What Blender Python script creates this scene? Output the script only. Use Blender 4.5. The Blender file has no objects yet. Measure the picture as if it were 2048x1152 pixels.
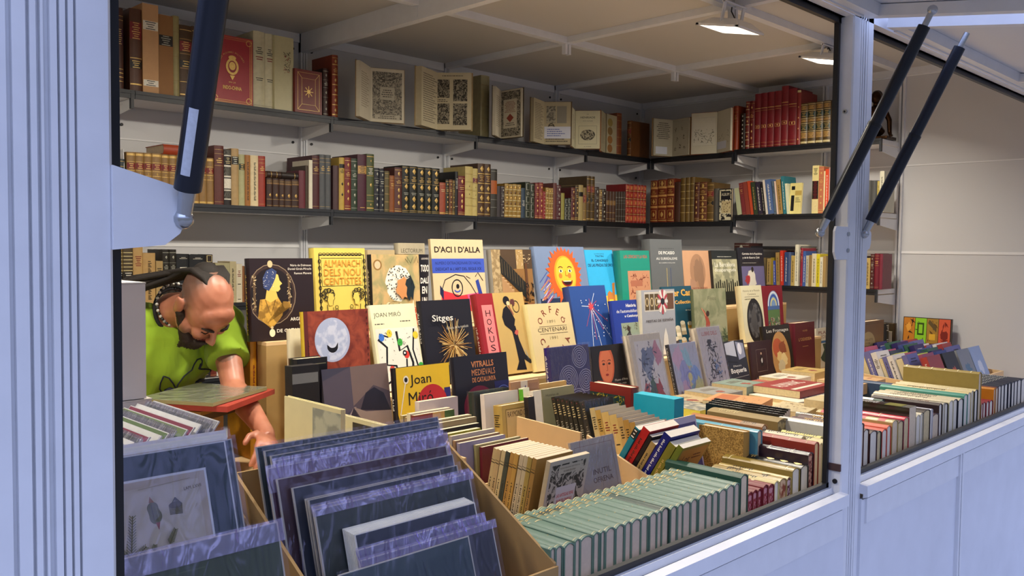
import bpy, math, random
from mathutils import Vector, Matrix
C = bpy.context.scene.collection
R = math.radians

# ---------------------------------------------------------------- camera
CAM = Vector((0, 0, 1.6)); FPX = 1748.0
_y, _p, _r = R(45.036), R(2.689), R(0.605)
FW = Vector((math.cos(_y)*math.cos(_p), math.sin(_y)*math.cos(_p), -math.sin(_p)))
_rt = Vector((math.sin(_y), -math.cos(_y), 0)); _up = _rt.cross(FW)
RT = math.cos(_r)*_rt + math.sin(_r)*_up
UP = -math.sin(_r)*_rt + math.cos(_r)*_up
cd = bpy.data.cameras.new('camera'); cam = bpy.data.objects.new('camera', cd); C.objects.link(cam)
cd.sensor_width = 36; cd.lens = FPX/2048*36; cd.clip_start = .02
m3 = Matrix((RT, UP, -FW)).transposed()
cam.matrix_world = Matrix.Translation(CAM) @ m3.to_4x4()
bpy.context.scene.camera = cam

# ---------------------------------------------------------------- light and exposure
vs = bpy.context.scene.view_settings
vs.view_transform = 'Standard'; vs.look = 'None'; vs.gamma = 1; vs.use_curve_mapping = False
vs.exposure = 0.0
W = bpy.data.worlds.new('sky'); bpy.context.scene.world = W; W.use_nodes = True
nt = W.node_tree; bg = nt.nodes['Background']
# bright bluish sky above, darker street and buildings around the horizon
wc = nt.nodes.new('ShaderNodeTexCoord'); ws = nt.nodes.new('ShaderNodeSeparateXYZ'); wr_ = nt.nodes.new('ShaderNodeValToRGB')
nt.links.new(wc.outputs['Generated'], ws.inputs[0]); nt.links.new(ws.outputs['Z'], wr_.inputs[0]); nt.links.new(wr_.outputs[0], bg.inputs[0])
e = wr_.color_ramp.elements; e[0].position = .0; e[0].color = (.07, .075, .09, 1); e[1].position = .55; e[1].color = (.52, .62, 1.0, 1)
q = e.new(.2); q.color = (.08, .09, .14, 1); q = e.new(.38); q.color = (.45, .54, .90, 1)
bg.inputs[1].default_value = 3.0
LAMPS = [(0.45, 2.02, 2.53), (1.45, 2.02, 2.53), (2.4, 2.02, 2.53), (3.33, 2.03, 2.545), (4.35, 2.08, 2.575)]
LAMP_W = 16.5
for (x, y, z) in LAMPS:
    ld = bpy.data.lights.new('lamp_light', 'AREA'); ld.shape = 'SQUARE'; ld.size = .15; ld.energy = LAMP_W
    ld.color = (1.0, .915, .775); ld.spread = R(156)
    lo = bpy.data.objects.new('lamp_light', ld); C.objects.link(lo)
    lo.location = (x, y, z-.02); lo.rotation_euler = (R(12), 0, 0)

def ray(u, v): return RT*((u-1024)/FPX) - UP*((v-576)/FPX) + FW
def onX(u, v, X): d = ray(u, v); return CAM + d*((X-CAM.x)/d.x)
def onY(u, v, Y): d = ray(u, v); return CAM + d*((Y-CAM.y)/d.y)
def onZ(u, v, Z): d = ray(u, v); return CAM + d*((Z-CAM.z)/d.z)

# ---------------------------------------------------------------- materials
def lin(h):
    h = h.lstrip('#'); o = []
    for i in (0, 2, 4):
        c = int(h[i:i+2], 16)/255
        o.append(c/12.92 if c <= .04045 else ((c+.055)/1.055)**2.4)
    return (*o, 1)
_m = {}
def mat(h, rough=.55, kind='plain', amt=.18, scale=30):
    key = (h, rough, kind, amt, scale)
    if key in _m: return _m[key]
    m = bpy.data.materials.new(kind+'_'+h.strip('#')); m.use_nodes = True
    nt = m.node_tree; b = nt.nodes['Principled BSDF']; c = lin(h)
    b.inputs['Roughness'].default_value = rough
    tc = nt.nodes.new('ShaderNodeTexCoord'); n = nt.nodes.new('ShaderNodeTexNoise')
    n.inputs['Scale'].default_value = scale; n.inputs['Detail'].default_value = 4
    nt.links.new(tc.outputs['Object'], n.inputs['Vector'])
    mx = nt.nodes.new('ShaderNodeMix'); mx.data_type = 'RGBA'
    mx.inputs[6].default_value = tuple(x*(1-amt) for x in c[:3])+(1,)
    mx.inputs[7].default_value = tuple(min(1, x*(1+amt*.8)) for x in c[:3])+(1,)
    nt.links.new(n.outputs['Fac'], mx.inputs[0]); nt.links.new(mx.outputs[2], b.inputs['Base Color'])
    if kind == 'leather' or kind == 'cloth':
        bp = nt.nodes.new('ShaderNodeBump'); bp.inputs['Strength'].default_value = .25
        n2 = nt.nodes.new('ShaderNodeTexNoise'); n2.inputs['Scale'].default_value = 260 if kind == 'leather' else 700
        nt.links.new(tc.outputs['Object'], n2.inputs['Vector']); nt.links.new(n2.outputs['Fac'], bp.inputs['Height'])
        bp.inputs['Distance'].default_value = .001; nt.links.new(bp.outputs['Normal'], b.inputs['Normal'])
    if kind == 'metal': b.inputs['Metallic'].default_value = .9
    if kind == 'gilt': b.inputs['Metallic'].default_value = .35
    if kind == 'pages':
        w = nt.nodes.new('ShaderNodeTexWave'); w.inputs['Scale'].default_value = 220; w.bands_direction = 'X'
        w.inputs['Distortion'].default_value = 1.5; nt.links.new(tc.outputs['Object'], w.inputs['Vector'])
        bp = nt.nodes.new('ShaderNodeBump'); bp.inputs['Strength'].default_value = .5; bp.inputs['Distance'].default_value = .0006
        nt.links.new(w.outputs['Fac'], bp.inputs['Height']); nt.links.new(bp.outputs['Normal'], b.inputs['Normal'])
    if kind == 'glow':
        b.inputs['Emission Color'].default_value = c; b.inputs['Emission Strength'].default_value = 9
    _m[key] = m
    return m
def film(name='clear_film', tint='#e6e6f0', op=.02, wr=40, spec=.05, fr=.8):
    if name in _m: return _m[name]
    m = bpy.data.materials.new(name); m.use_nodes = True; nt = m.node_tree
    out = nt.nodes['Material Output']; nt.nodes.remove(nt.nodes['Principled BSDF'])
    tr = nt.nodes.new('ShaderNodeBsdfTransparent'); gl = nt.nodes.new('ShaderNodeBsdfGlossy'); df = nt.nodes.new('ShaderNodeBsdfDiffuse')
    gl.inputs['Roughness'].default_value = .12; gl.inputs['Color'].default_value = (.82, .74, 1, 1) if 'sleeve' in name or 'flap' in name else (.9, .9, 1, 1); df.inputs['Color'].default_value = lin(tint)
    tc = nt.nodes.new('ShaderNodeTexCoord'); n = nt.nodes.new('ShaderNodeTexNoise'); n.inputs['Scale'].default_value = wr; n.inputs['Distortion'].default_value = 1.8
    mp = nt.nodes.new('ShaderNodeMapping'); mp.inputs['Scale'].default_value = (1, 1, .35)
    nt.links.new(tc.outputs['Object'], mp.inputs[0]); nt.links.new(mp.outputs[0], n.inputs['Vector'])
    bp = nt.nodes.new('ShaderNodeBump'); bp.inputs['Strength'].default_value = .7; bp.inputs['Distance'].default_value = .010
    nt.links.new(n.outputs['Fac'], bp.inputs['Height']); nt.links.new(bp.outputs['Normal'], gl.inputs['Normal'])
    lw = nt.nodes.new('ShaderNodeFresnel'); lw.inputs['IOR'].default_value = 1.5; nt.links.new(bp.outputs['Normal'], lw.inputs['Normal'])
    m1 = nt.nodes.new('ShaderNodeMixShader'); m1.inputs[0].default_value = op
    nt.links.new(tr.outputs[0], m1.inputs[1]); nt.links.new(df.outputs[0], m1.inputs[2])
    m2 = nt.nodes.new('ShaderNodeMixShader'); ml = nt.nodes.new('ShaderNodeMath'); ml.operation = 'MULTIPLY_ADD'
    ml.inputs[1].default_value = fr; ml.inputs[2].default_value = spec*.12
    nt.links.new(lw.outputs[0], ml.inputs[0]); nt.links.new(ml.outputs[0], m2.inputs[0])
    nt.links.new(m1.outputs[0], m2.inputs[1]); nt.links.new(gl.outputs[0], m2.inputs[2]); nt.links.new(m2.outputs[0], out.inputs['Surface'])
    _m[name] = m
    return m
WHITE = mat('#e9e9ea', .35, amt=.05, scale=4); WALL = mat('#cdcdcf', .32, amt=.03, scale=2); BLACK = mat('#14151a', .45)
GREYP = mat('#23262d', .4, amt=.25, scale=60); STEEL = mat('#b9bdc2', .22, 'metal'); DGREY = mat('#6d6e70', .5)
PAGE = mat('#dcc6a6', .75, 'pages', .15, 90); PAGEY = mat('#d8c291', .8, 'pages', .25, 90); PAGEW = mat('#e6dcc8', .7, 'pages', .08, 90)
PAGER = mat('#8a2c2a', .7, 'pages', .45, 160)
CARD = mat('#b08a58', .8, 'cloth', .12, 12); PLY = mat('#d9b888', .6, amt=.15, scale=14); GILT = mat('#e0b868', .35, 'gilt', .3, 120)

# ---------------------------------------------------------------- mesh helpers
class MB:
    """collects shapes for one mesh"""
    def __init__(s): s.v = []; s.f = []; s.m = []; s.sm = []
    def add(s, vs_, fs, mi=0, smooth=False):
        b = len(s.v); s.v += [tuple(p) for p in vs_]
        for f in fs: s.f.append(tuple(b+i for i in f)); s.m.append(mi); s.sm.append(smooth)
        return s
    def box(s, x0, x1, y0, y1, z0, z1, mi=0, M=None):
        P = [Vector((x, y, z)) for z in (z0, z1) for y in (y0, y1) for x in (x0, x1)]
        if M is not None: P = [M @ p for p in P]
        return s.add(P, [(0, 2, 3, 1), (4, 5, 7, 6), (0, 1, 5, 4), (2, 6, 7, 3), (0, 4, 6, 2), (1, 3, 7, 5)], mi)
    def prism(s, prof, a, b, ax='z', mi=0, M=None):
        """closed profile [(p,q)] extruded along an axis"""
        def P(p, q, t): return Vector({'z': (p, q, t), 'x': (t, p, q), 'y': (p, t, q)}[ax])
        n = len(prof); vs_ = [P(p, q, a) for p, q in prof]+[P(p, q, b) for p, q in prof]
        if M is not None: vs_ = [M @ v for v in vs_]
        fs = [(i, (i+1) % n, n+(i+1) % n, n+i) for i in range(n)]+[tuple(range(n-1, -1, -1)), tuple(range(n, 2*n))]
        return s.add(vs_, fs, mi)
    def tube(s, pts, rad, n=12, mi=0, caps=True):
        pts = [Vector(p) for p in pts]; rad = rad if isinstance(rad, (list, tuple)) else [rad]*len(pts)
        rings = []; ref = None
        for i, p in enumerate(pts):
            d = (pts[min(i+1, len(pts)-1)]-pts[max(i-1, 0)]).normalized()
            if ref is None: ref = d.orthogonal().normalized()
            a = (ref-d*ref.dot(d)).normalized(); ref = a; b = d.cross(a)
            rings += [p+(a*math.cos(2*math.pi*k/n)+b*math.sin(2*math.pi*k/n))*rad[i] for k in range(n)]
        fs = [(i*n+k, i*n+(k+1) % n, (i+1)*n+(k+1) % n, (i+1)*n+k) for i in range(len(pts)-1) for k in range(n)]
        s.add(rings, fs, mi, True)
        if caps: s.add(rings[:n], [tuple(range(n-1, -1, -1))], mi); s.add(rings[-n:], [tuple(range(n))], mi)
        return s
    def ball(s, c, r, n=14, mi=0, sc=(1, 1, 1), M=None):
        vs_ = []; c = Vector(c); k = n//2
        for i in range(k+1):
            t = math.pi*i/k
            for j in range(n):
                a = 2*math.pi*j/n; p = Vector((r*sc[0]*math.sin(t)*math.cos(a), r*sc[1]*math.sin(t)*math.sin(a), r*sc[2]*math.cos(t)))
                if M is not None: p = M @ p
                vs_.append(c+p)
        return s.add(vs_, [(i*n+j, i*n+(j+1) % n, (i+1)*n+(j+1) % n, (i+1)*n+j) for i in range(k) for j in range(n)], mi, True)
    def mesh(s, name, mats):
        me = bpy.data.meshes.new(name); me.from_pydata(s.v, [], s.f)
        for m in (mats if isinstance(mats, (list, tuple)) else [mats]): me.materials.append(m)
        me.polygons.foreach_set('material_index', s.m); me.polygons.foreach_set('use_smooth', s.sm); me.update()
        return me
    def obj(s, name, mats, parent=None):
        o = bpy.data.objects.new(name, s.mesh(name, mats)); C.objects.link(o)
        if parent is not None: o.parent = parent
        return o
def tag(o, label=None, cat=None, group=None, kind=None):
    if label: o['label'] = label
    if cat: o['category'] = cat
    if group: o['group'] = group
    if kind: o['kind'] = kind
    return o
def thing(name, label, cat, M=None, group=None):
    o = bpy.data.objects.new(name, None); o.empty_display_size = .02; C.objects.link(o)
    if M is not None: o.matrix_world = M
    return tag(o, label, cat, group)
def struct(name, mb, m, parent=None):
    o = mb.obj(name, m, parent)
    if parent is None: o['kind'] = 'structure'
    return o
def smooth(o):
    for p in o.data.polygons: p.use_smooth = True
# ---------------------------------------------------------------- the booth
YB, XR, ZC = 4.0, 5.36, 2.68
SEAM = mat('#8b8f98', .5); FRAMEM = mat('#dfe1e6', .3, amt=.08, scale=20); SCUFF = mat('#d9dce4', .35, amt=.1, scale=9)
struct('floor', MB().box(-3, 9, -3, 6, -.05, 0), mat('#7c7770', .8, amt=.2, scale=3))
PX = [-.464, .506, 1.476, 2.446, 3.416, 4.386]
# back wall: panels, rails, post profiles
w = MB().box(-.6, XR+.06, YB, YB+.05, 0, ZC+.05)
wb = struct('wall_back', w, WALL)
r = MB()
for z0, z1 in ((1.585, 1.60), (2.06, 2.066), (2.635, 2.68)): r.box(-.6, XR, YB-.012 if z1-z0 > .02 else YB-.004, YB, z0, z1)
struct('panel_rails', r, WHITE, wb)
r = MB()
for x in PX+[5.345]:
    r.prism([(x-.02, YB), (x-.02, YB-.022), (x-.009, YB-.022), (x-.009, YB-.012), (x-.004, YB-.012), (x-.004, YB-.022), (x+.004, YB-.022), (x+.004, YB-.012), (x+.009, YB-.012), (x+.009, YB-.022), (x+.02, YB-.022), (x+.02, YB)], 0, ZC)
struct('post_profiles', r, FRAMEM, wb)
r = MB()
for x in PX[2:]+[5.345]:
    for dx in (-.055, .055):
        if x+dx < 5.33:
            for z in (2.125, 2.60): r.tube([(x+dx, YB-.001, z), (x+dx, YB-.006, z)], .007, 10)
struct('panel_screws', r, BLACK, wb)
# wall on the side, carrying shelves, running out to the counter
w = MB().box(XR, XR+.05, 1.05, YB+.05, 0, ZC+.05)
wr = struct('wall_right', w, WALL)
r = MB()
for z0, z1, a in ((2.105, 2.112, .004), (2.635, 2.68, .012), (1.585, 1.60, .004)): r.box(XR-a, XR, 1.05, YB-.02, z0, z1)
struct('panel_rails', r, WHITE, wr)
r = MB()
for y in (3.04, 2.56, 2.08):
    for d in (-.016, .004): r.box(XR-.022, XR, y+d, y+d+.012, 0, ZC)
struct('post_profiles', r, FRAMEM, wr)
w = MB().box(-.6, -.55, 1.05, YB+.05, 0, ZC+.05)
struct('wall_left', w, WALL)
# ceiling with its grid of aluminium beams
ce = struct('ceiling', MB().box(-.6, XR+.05, 1.0, YB+.05, ZC, ZC+.04), mat('#c6c2bb', .45, amt=.04, scale=2))
r = MB()
for x in PX[1:]:
    h = .095 if abs(x-2.446) < .01 else .03
    r.box(x-.02, x+.02, 1.09, YB, ZC-h, ZC)
for y in (3.04, 2.07): r.box(-.55, XR, y-.02, y+.02, ZC-.034, ZC)
r.box(XR-.03, XR, 1.09, YB, ZC-.04, ZC)
struct('ceiling_beams', r, FRAMEM, ce)
r = MB()
for x in PX[1:]:
    for y in (3.04, 2.07):
        for d in (-.022, .006): r.box(x+d, x+d+.016, y-.012, y+.012, ZC-.085, ZC-.03)
struct('ceiling_clips', r, FRAMEM, ce)
# front: panels below the counter, sills, posts
LIP0, LIP1 = 1.03, 1.055
fr = MB()
for x0, x1 in ((-.6, .33), (.33, 2.36), (2.47, 3.28), (3.30, 5.4)):
    fr.box(x0, x1, 1.042, 1.06, 0, .885)
fw = struct('wall_front', fr, SCUFF)
r = MB()
for x0, x1 in ((.385, 2.355), (2.475, 5.36)):
    r.prism([(1.098, .90), (1.098, .934), (1.076, .934), (1.074, .914), (1.056, .914), (1.054, .928), (1.028, .925), (1.026, .893), (1.04, .888), (1.04, .90)], x0, x1, 'x')
    r.box(x0+.02, x1-.02, 1.036, 1.042, .812, .884)
struct('counter_sill', r, FRAMEM, fw)
r = MB()
for x0, x1 in ((.385, 2.355), (2.475, 5.36)):
    r.box(x0, x1, 1.056, 1.074, .9142, .9165); r.box(x0, x1, 1.0395, 1.0425, .884, .889)
struct('sill_channel', r, DGREY, fw)
r = MB().box(3.262, 3.275, 1.03, 1.045, 0, .89).box(3.285, 3.298, 1.03, 1.045, 0, .89)
struct('panel_joint', r, FRAMEM, fw)
r = MB()
for x0, x1 in ((.404, 2.36), (2.475, 5.36)):
    r.box(x0, x1, 1.086, 1.10, .934, .948)
    r.box(x0, x1, 1.086, 1.10, 2.222, 2.238)
for x in (.404, 2.338): r.box(x, x+.010, 1.086, 1.10, .934, 2.238)
r.box(2.478, 2.486, 1.09, 1.10, .934, 2.238)
struct('rubber_gasket', r, BLACK, fw)
# header above the openings
r = MB().box(-.6, XR+.05, 1.075, 1.098, 2.238, ZC+.04)
r.box(.36, XR, 1.05, 1.09, 2.238, 2.275)
struct('header_beam', r, FRAMEM, fw)
def post(name, x0, x1, grooves):
    y0 = 1.05; prof = [(x0, 1.098)]; prof.append((x0, y0+.004)); prof.append((x0+.004, y0))
    for g, wd in grooves: prof += [(g-wd/2, y0), (g-wd/2, y0+.009), (g+wd/2, y0+.009), (g+wd/2, y0)]
    prof += [(x1-.004, y0), (x1, y0+.004), (x1, 1.098)]
    return MB().prism(prof, 0, 2.27)
struct('post_left', post('p', .0, .392, [(.285, .006), (.3035, .004), (.314, .0045), (.3225, .007), (.3345, .003), (.3435, .003), (.352, .003)]), FRAMEM)
pr = struct('post_right', post('p', 2.352, 2.482, [(2.40, .004), (2.413, .006), (2.4275, .009), (2.443, .003)]), FRAMEM)
# bolt and worn latch on the post's inner face
for z in (1.98, 1.76):
    tagless = MB().tube([(2.353, 1.068, z), (2.346, 1.068, z)], .006, 10).tube([(2.3465, 1.068, z), (2.3455, 1.068, z)], .0028, 8, 1)
    tagless.obj('bolt', [STEEL, BLACK], pr)
MB().box(2.347, 2.353, 1.052, 1.09, .985, 1.005).obj('hinge_plate', mat('#4a3434', .5, amt=.4), pr)
MB().tube([(2.353, 1.068, .955), (2.349, 1.068, .955)], .007, 12).obj('bolt', BLACK, pr)
# hinged canopy flaps above each opening, swung up
def flap(x0, x1, cross, label):
    t = thing('canopy_flap', label, 'canopy', Matrix.Translation((0, 1.035, 2.235)) @ Matrix.Rotation(R(8), 4, 'X'))
    L = 1.25
    f = MB().box(x0, x1, -.045, 0, 0, .032).box(x0, x1, -L, -L+.045, 0, .032)
    for x in [x0, x1-.035]+cross: f.box(x, x+.035, -L+.045, -.045, 0, .03)
    f.obj('flap_frame', FRAMEM, t)
    MB().box(x0, x1, -L, 0, .0325, .042).obj('flap_panel', mat('#d9dbe0', .4, amt=.04, scale=3), t)
    MB().box(x0+.05, x1-.05, -.012, 0, -.004, 0).obj('hinge_strip', FRAMEM, t)
    return t
flap(.39, 2.40, [1.4], 'white metal canopy flap raised over the main bay beyond the first post')
flap(2.53, 5.3, [3.62], 'white metal canopy flap raised over the bay nearer the white side wall')
# gas struts
def bracket(label, x0, x1, y, z0, z1, side):
    t = thing('strut_bracket', label, 'bracket', Matrix.Translation((x0, y, z0)))
    w_, h_ = x1-x0, z1-z0
    if side < 0: pr_ = [(0, 0), (w_*.72, .006), (w_*.94, .02), (w_, .03), (w_, h_*.72), (w_*.93, h_*.78), (0, h_)]
    else: pr_ = [(w_, 0), (w_*.15, .0), (0, .02), (0, h_*.85), (w_*.1, h_), (w_, h_)]
    m = MB(); m.prism(pr_, -.006, 0, 'y'); m.obj('plate', FRAMEM, t)
    return t
bracket('white sloping bracket plate jutting from the broad post beside the shelves', .39, .4745, 1.052, 1.592, 1.69, -1)
b2 = bracket('white bolted bracket plate on the middle post, main bay side', 2.27, 2.352, 1.056, 1.575, 1.665, 1)
for z in (1.60, 1.645): MB().tube([(2.3485-2.27, .0, z-1.575), (2.3485-2.27, -.010, z-1.575)], .006, 10).obj('bolt', STEEL, b2)
MB().box(.08, .0855, -.005, .04, .0, .1).obj('side_flange', FRAMEM, b2)
b3 = bracket('small rounded white bracket on the middle post, side wall bay', 2.482, 2.512, 1.060, 1.60, 1.668, -1)
def strut(label, A, B, ball_top=True, sticker=None):
    A, B = Vector(A), Vector(B); d = (B-A); L = d.length; q = d.to_track_quat('Z', 'Y').to_matrix().to_4x4()
    t = thing('gas_strut', label, 'gas strut', Matrix.Translation(A) @ q)
    MB().tube([(0, 0, L*.065), (0, 0, L*.50)], .0165, 20).obj('lower_tube', mat('#0e1626', .28), t)
    MB().tube([(0, 0, L*.495), (0, 0, L*.93)], .0150, 20).obj('upper_tube', mat('#0e1626', .28), t)
    MB().tube([(0, 0, L*.49), (0, 0, L*.505)], .0172, 20).obj('collar', mat('#0a0f1a', .4), t)
    m = MB().tube([(0, 0, .0), (0, 0, L*.067)], [.0085, .0105], 16); m.ball((0, 0, 0), .0125); m.obj('ball_end', STEEL, t)
    m = MB().tube([(0, 0, L*.925), (0, 0, L)], .0075, 14)
    if ball_top: m.ball((0, 0, L), .0125)
    m.obj('piston_rod', STEEL, t)
    if sticker is not None:
        a0 = math.atan2(sticker[1], sticker[0]); m = MB(); P = []
        for z in (L*.10, L*.235):
            for k in range(7):
                a = a0-.34+.68*k/6; P.append((.0169*math.cos(a), .0169*math.sin(a), z))
        m.add(P, [(i, i+1, 8+i, 7+i) for i in range(6)], 0, True)
        m.obj('sticker', mat('#c9cfda', .4, amt=.2, scale=200), t)
    return t
strut('black gas strut with metal ball end rising from the sloping bracket plate', (.4735, 1.045, 1.63), (.445, .80, 2.185), sticker=(-.6, -.8))
strut('black gas strut from the bolted bracket up to the main bay canopy frame', onY(1640, 465, 1.045), onX(1865, 20, 2.262), sticker=(.9, -.35))
strut('black gas strut on the side wall bay, fixed to the second canopy frame', onY(1729, 468, 1.045), onX(1934, 66, 2.545), False)
# shelves: black lipped steel boards on white brackets
def shelf(label, side, a0, a1, z, d=.29, group='wall shelves'):
    """side 'b': along the back wall from X a0 to a1; 'r': along the side wall from Y a0 to a1"""
    t = thing('wall_shelf', label, 'shelf', Matrix.Translation((a0, YB, z) if side == 'b' else (XR, a0, z)), group)
    L = a1-a0
    def B(m, p0, p1, q0, q1, z0, z1):      # p along the wall, q out from it
        return m.box(p0, p1, -q1, -q0, z0, z1) if side == 'b' else m.box(-q1, -q0, p0, p1, z0, z1)
    B(MB(), .003, L-.003, .024, d-.006, -.028, -.001).obj('shelf_board', WHITE, t)
    m = MB(); B(m, .001, L-.001, d-.006, d+.004, -.033, .001); B(m, .001, L-.001, d+.004, d+.0075, -.014, -.008)
    m.obj('front_lip', GREYP if side == 'b' and a0 < 4 else BLACK, t)
    ends = (L-.014,) if side == 'b' else (.002, L-.014)
    for p in ends:
        m = MB(); prof = [(.02, -.10), (d-.02, -.075), (d-.0, -.07), (d-.0, -.034), (.02, -.034)]
        if side == 'b': m.prism([(-q, zz) for q, zz in prof], p, p+.003, 'x')
        else: m.prism([(-q, zz) for q, zz in prof], p, p+.003, 'y')
        m.obj('shelf_bracket', WHITE, t)
        m = MB(); B(m, p-.004, p+.008, d-.012, d+.006, -.075, -.002); m.obj('bracket_cap', GREYP, t)
    return t
TOPZ, MIDZ = 2.232, 1.775
names = ['second', 'third', 'fourth', 'last']
for i in range(4):
    x0, x1 = PX[i+1], (PX[i+2] if i+2 < len(PX) else 5.07)
    shelf('top back wall shelf, %s section counting toward the corner' % (['first', 'second', 'third', 'fourth'][i]), 'b', x0, x1, TOPZ)
    shelf('middle back wall shelf, %s section counting toward the corner' % (['first', 'second', 'third', 'fourth'][i]), 'b', x0, x1, MIDZ)
shelf('top back wall shelf, short section running into the corner', 'b', 4.386, 5.07, TOPZ)
shelf('middle back wall shelf, short section running into the corner', 'b', 4.386, 5.07, MIDZ)
shelf('top side wall shelf nearest the corner, under the open old books', 'r', 3.045, 3.70, 2.232)
shelf('top side wall shelf carrying red sets and the bronze figure', 'r', 2.085, 3.04, 2.247)
shelf('middle side wall shelf nearest the corner, under gilt bindings', 'r', 3.045, 3.70, 1.783)
shelf('middle side wall shelf under the leaning paperbacks', 'r', 2.085, 3.04, 1.822)
shelf('lower side wall shelf with paperbacks, behind the display', 'r', 2.085, 3.04, 1.375)
shelf('lower back wall shelf behind the bookseller', 'b', .506, 2.446, 1.33)
# hanging flood lamps
for i, (x, y, z) in enumerate(LAMPS):
    if i in (0,): continue
    t = thing('flood_lamp', ['', 'square white floodlight hung over the bookseller end of the stall', 'square white floodlight hung over the middle crates', 'lit square floodlight on the ceiling beam crossing', 'lit square floodlight behind the middle post'][i], 'lamp', Matrix.Translation((x, y, z)) @ Matrix.Rotation(R(12), 4, 'X'), 'ceiling floodlights')
    m = MB(); a, b = .105, .06
    m.add([(-a, -a, 0), (a, -a, 0), (a, a, 0), (-a, a, 0), (-b, -b, .032), (b, -b, .032), (b, b, .032), (-b, b, .032)], [(4, 5, 6, 7), (0, 1, 5, 4), (1, 2, 6, 5), (2, 3, 7, 6), (3, 0, 4, 7)])
    m.box(-a, a, -a, -a+.014, -.008, 0).box(-a, a, a-.014, a, -.008, 0).box(-a, -a+.014, -a, a, -.008, 0).box(a-.014, a, -a, a, -.008, 0)
    m.obj('housing', WHITE, t)
    MB().box(-a+.014, a-.014, -a+.014, a-.014, .004, .006).obj('diffuser', mat('#fff6e2', .3, 'glow', 0), t)
    m = MB()
    for s in (-1, 1): m.box(s*.075-.009, s*.075+.009, -.003, .003, .01, ZC-.035-z)
    m.box(-.084, .084, -.01, .01, ZC-.040-z, ZC-.034-z); m.obj('hanger', FRAMEM, t)
    MB().tube([(0, 0, .03), (.02, .0, .045), (.0, .01, .07), (-.01, .005, ZC-.05-z)], .003, 8).obj('power_cord', BLACK, t)
    ld = None
# ---------------------------------------------------------------- books
RZ = Matrix.Rotation(R(-90), 4, 'Z')            # spine toward -X (side wall shelves, face-out books, crates)
def frame(xa, ya, za, o=(0, 0, 0)):
    """matrix whose local x, y, z axes point along the given world vectors"""
    xa, ya, za = Vector(xa), Vector(ya), Vector(za)
    m = Matrix((xa, ya, za)).transposed().to_4x4(); return Matrix.Translation(o) @ m
def arc(T, bulge, n=8):
    """spine curve from x=-T/2 to T/2, bulging toward -y"""
    return [(-T/2+T*i/n, -bulge*(1-(2*i/n-1)**2)) for i in range(n+1)]
def sec(T, bulge, t0, t1, e, n=6):
    o = []
    for i in range(n+1):
        t = t0+(t1-t0)*i/n; o.append((t*T/2, -bulge*(1-t*t)-e))
    return o
def case(W, H, T, b, bulge):
    """a cover: two boards joined by a rounded spine"""
    m = MB(); A = arc(T, bulge)
    outer = [(-T/2, W)]+A+[(T/2, W)]
    k = max(.05, (T-2*b)/T)
    inner = [(-T/2+b, W)]+[(x*k, y+b) for x, y in A]+[(T/2-b, W)]
    n = len(outer); V = []
    for z in (0, H): V += [(x, y, z) for x, y in outer]+[(x, y, z) for x, y in inner]
    F = []
    for i in range(n-1):
        F += [(i, i+1, 2*n+i+1, 2*n+i), (n+i+1, n+i, 3*n+i, 3*n+i+1), (i+1, i, n+i, n+i+1), (2*n+i, 2*n+i+1, 3*n+i+1, 3*n+i)]
    F += [(n, 0, 2*n, 3*n), (n-1, 2*n-1, 4*n-1, 3*n-1)]
    m.add(V, F); return m
def pages(W, H, T, b, bulge, sq):
    A = arc(T-2*b-.0004, bulge); p = [(x, y+b*1.2) for x, y in A]+[(T/2-b-.0002, W-sq), (-T/2+b+.0002, W-sq)]
    return MB().prism(p, sq, H-sq, 'z')
GC = {'g': '#d9b468', 'p': '#c9a35c', 's': '#b9b8a8', 'w': '#e8e2d2', 'k': '#1b1714', 'r': '#7d1f24', 'o': '#c06a35', 'n': '#20342a', 'c': '#d8c690', 'b': '#26304e', 'd': '#5a3a22', 'y': '#c9a73c', 'm': '#8f6c3e', 'e': '#3c1d1a', 'u': '#6e1f38'}
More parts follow.
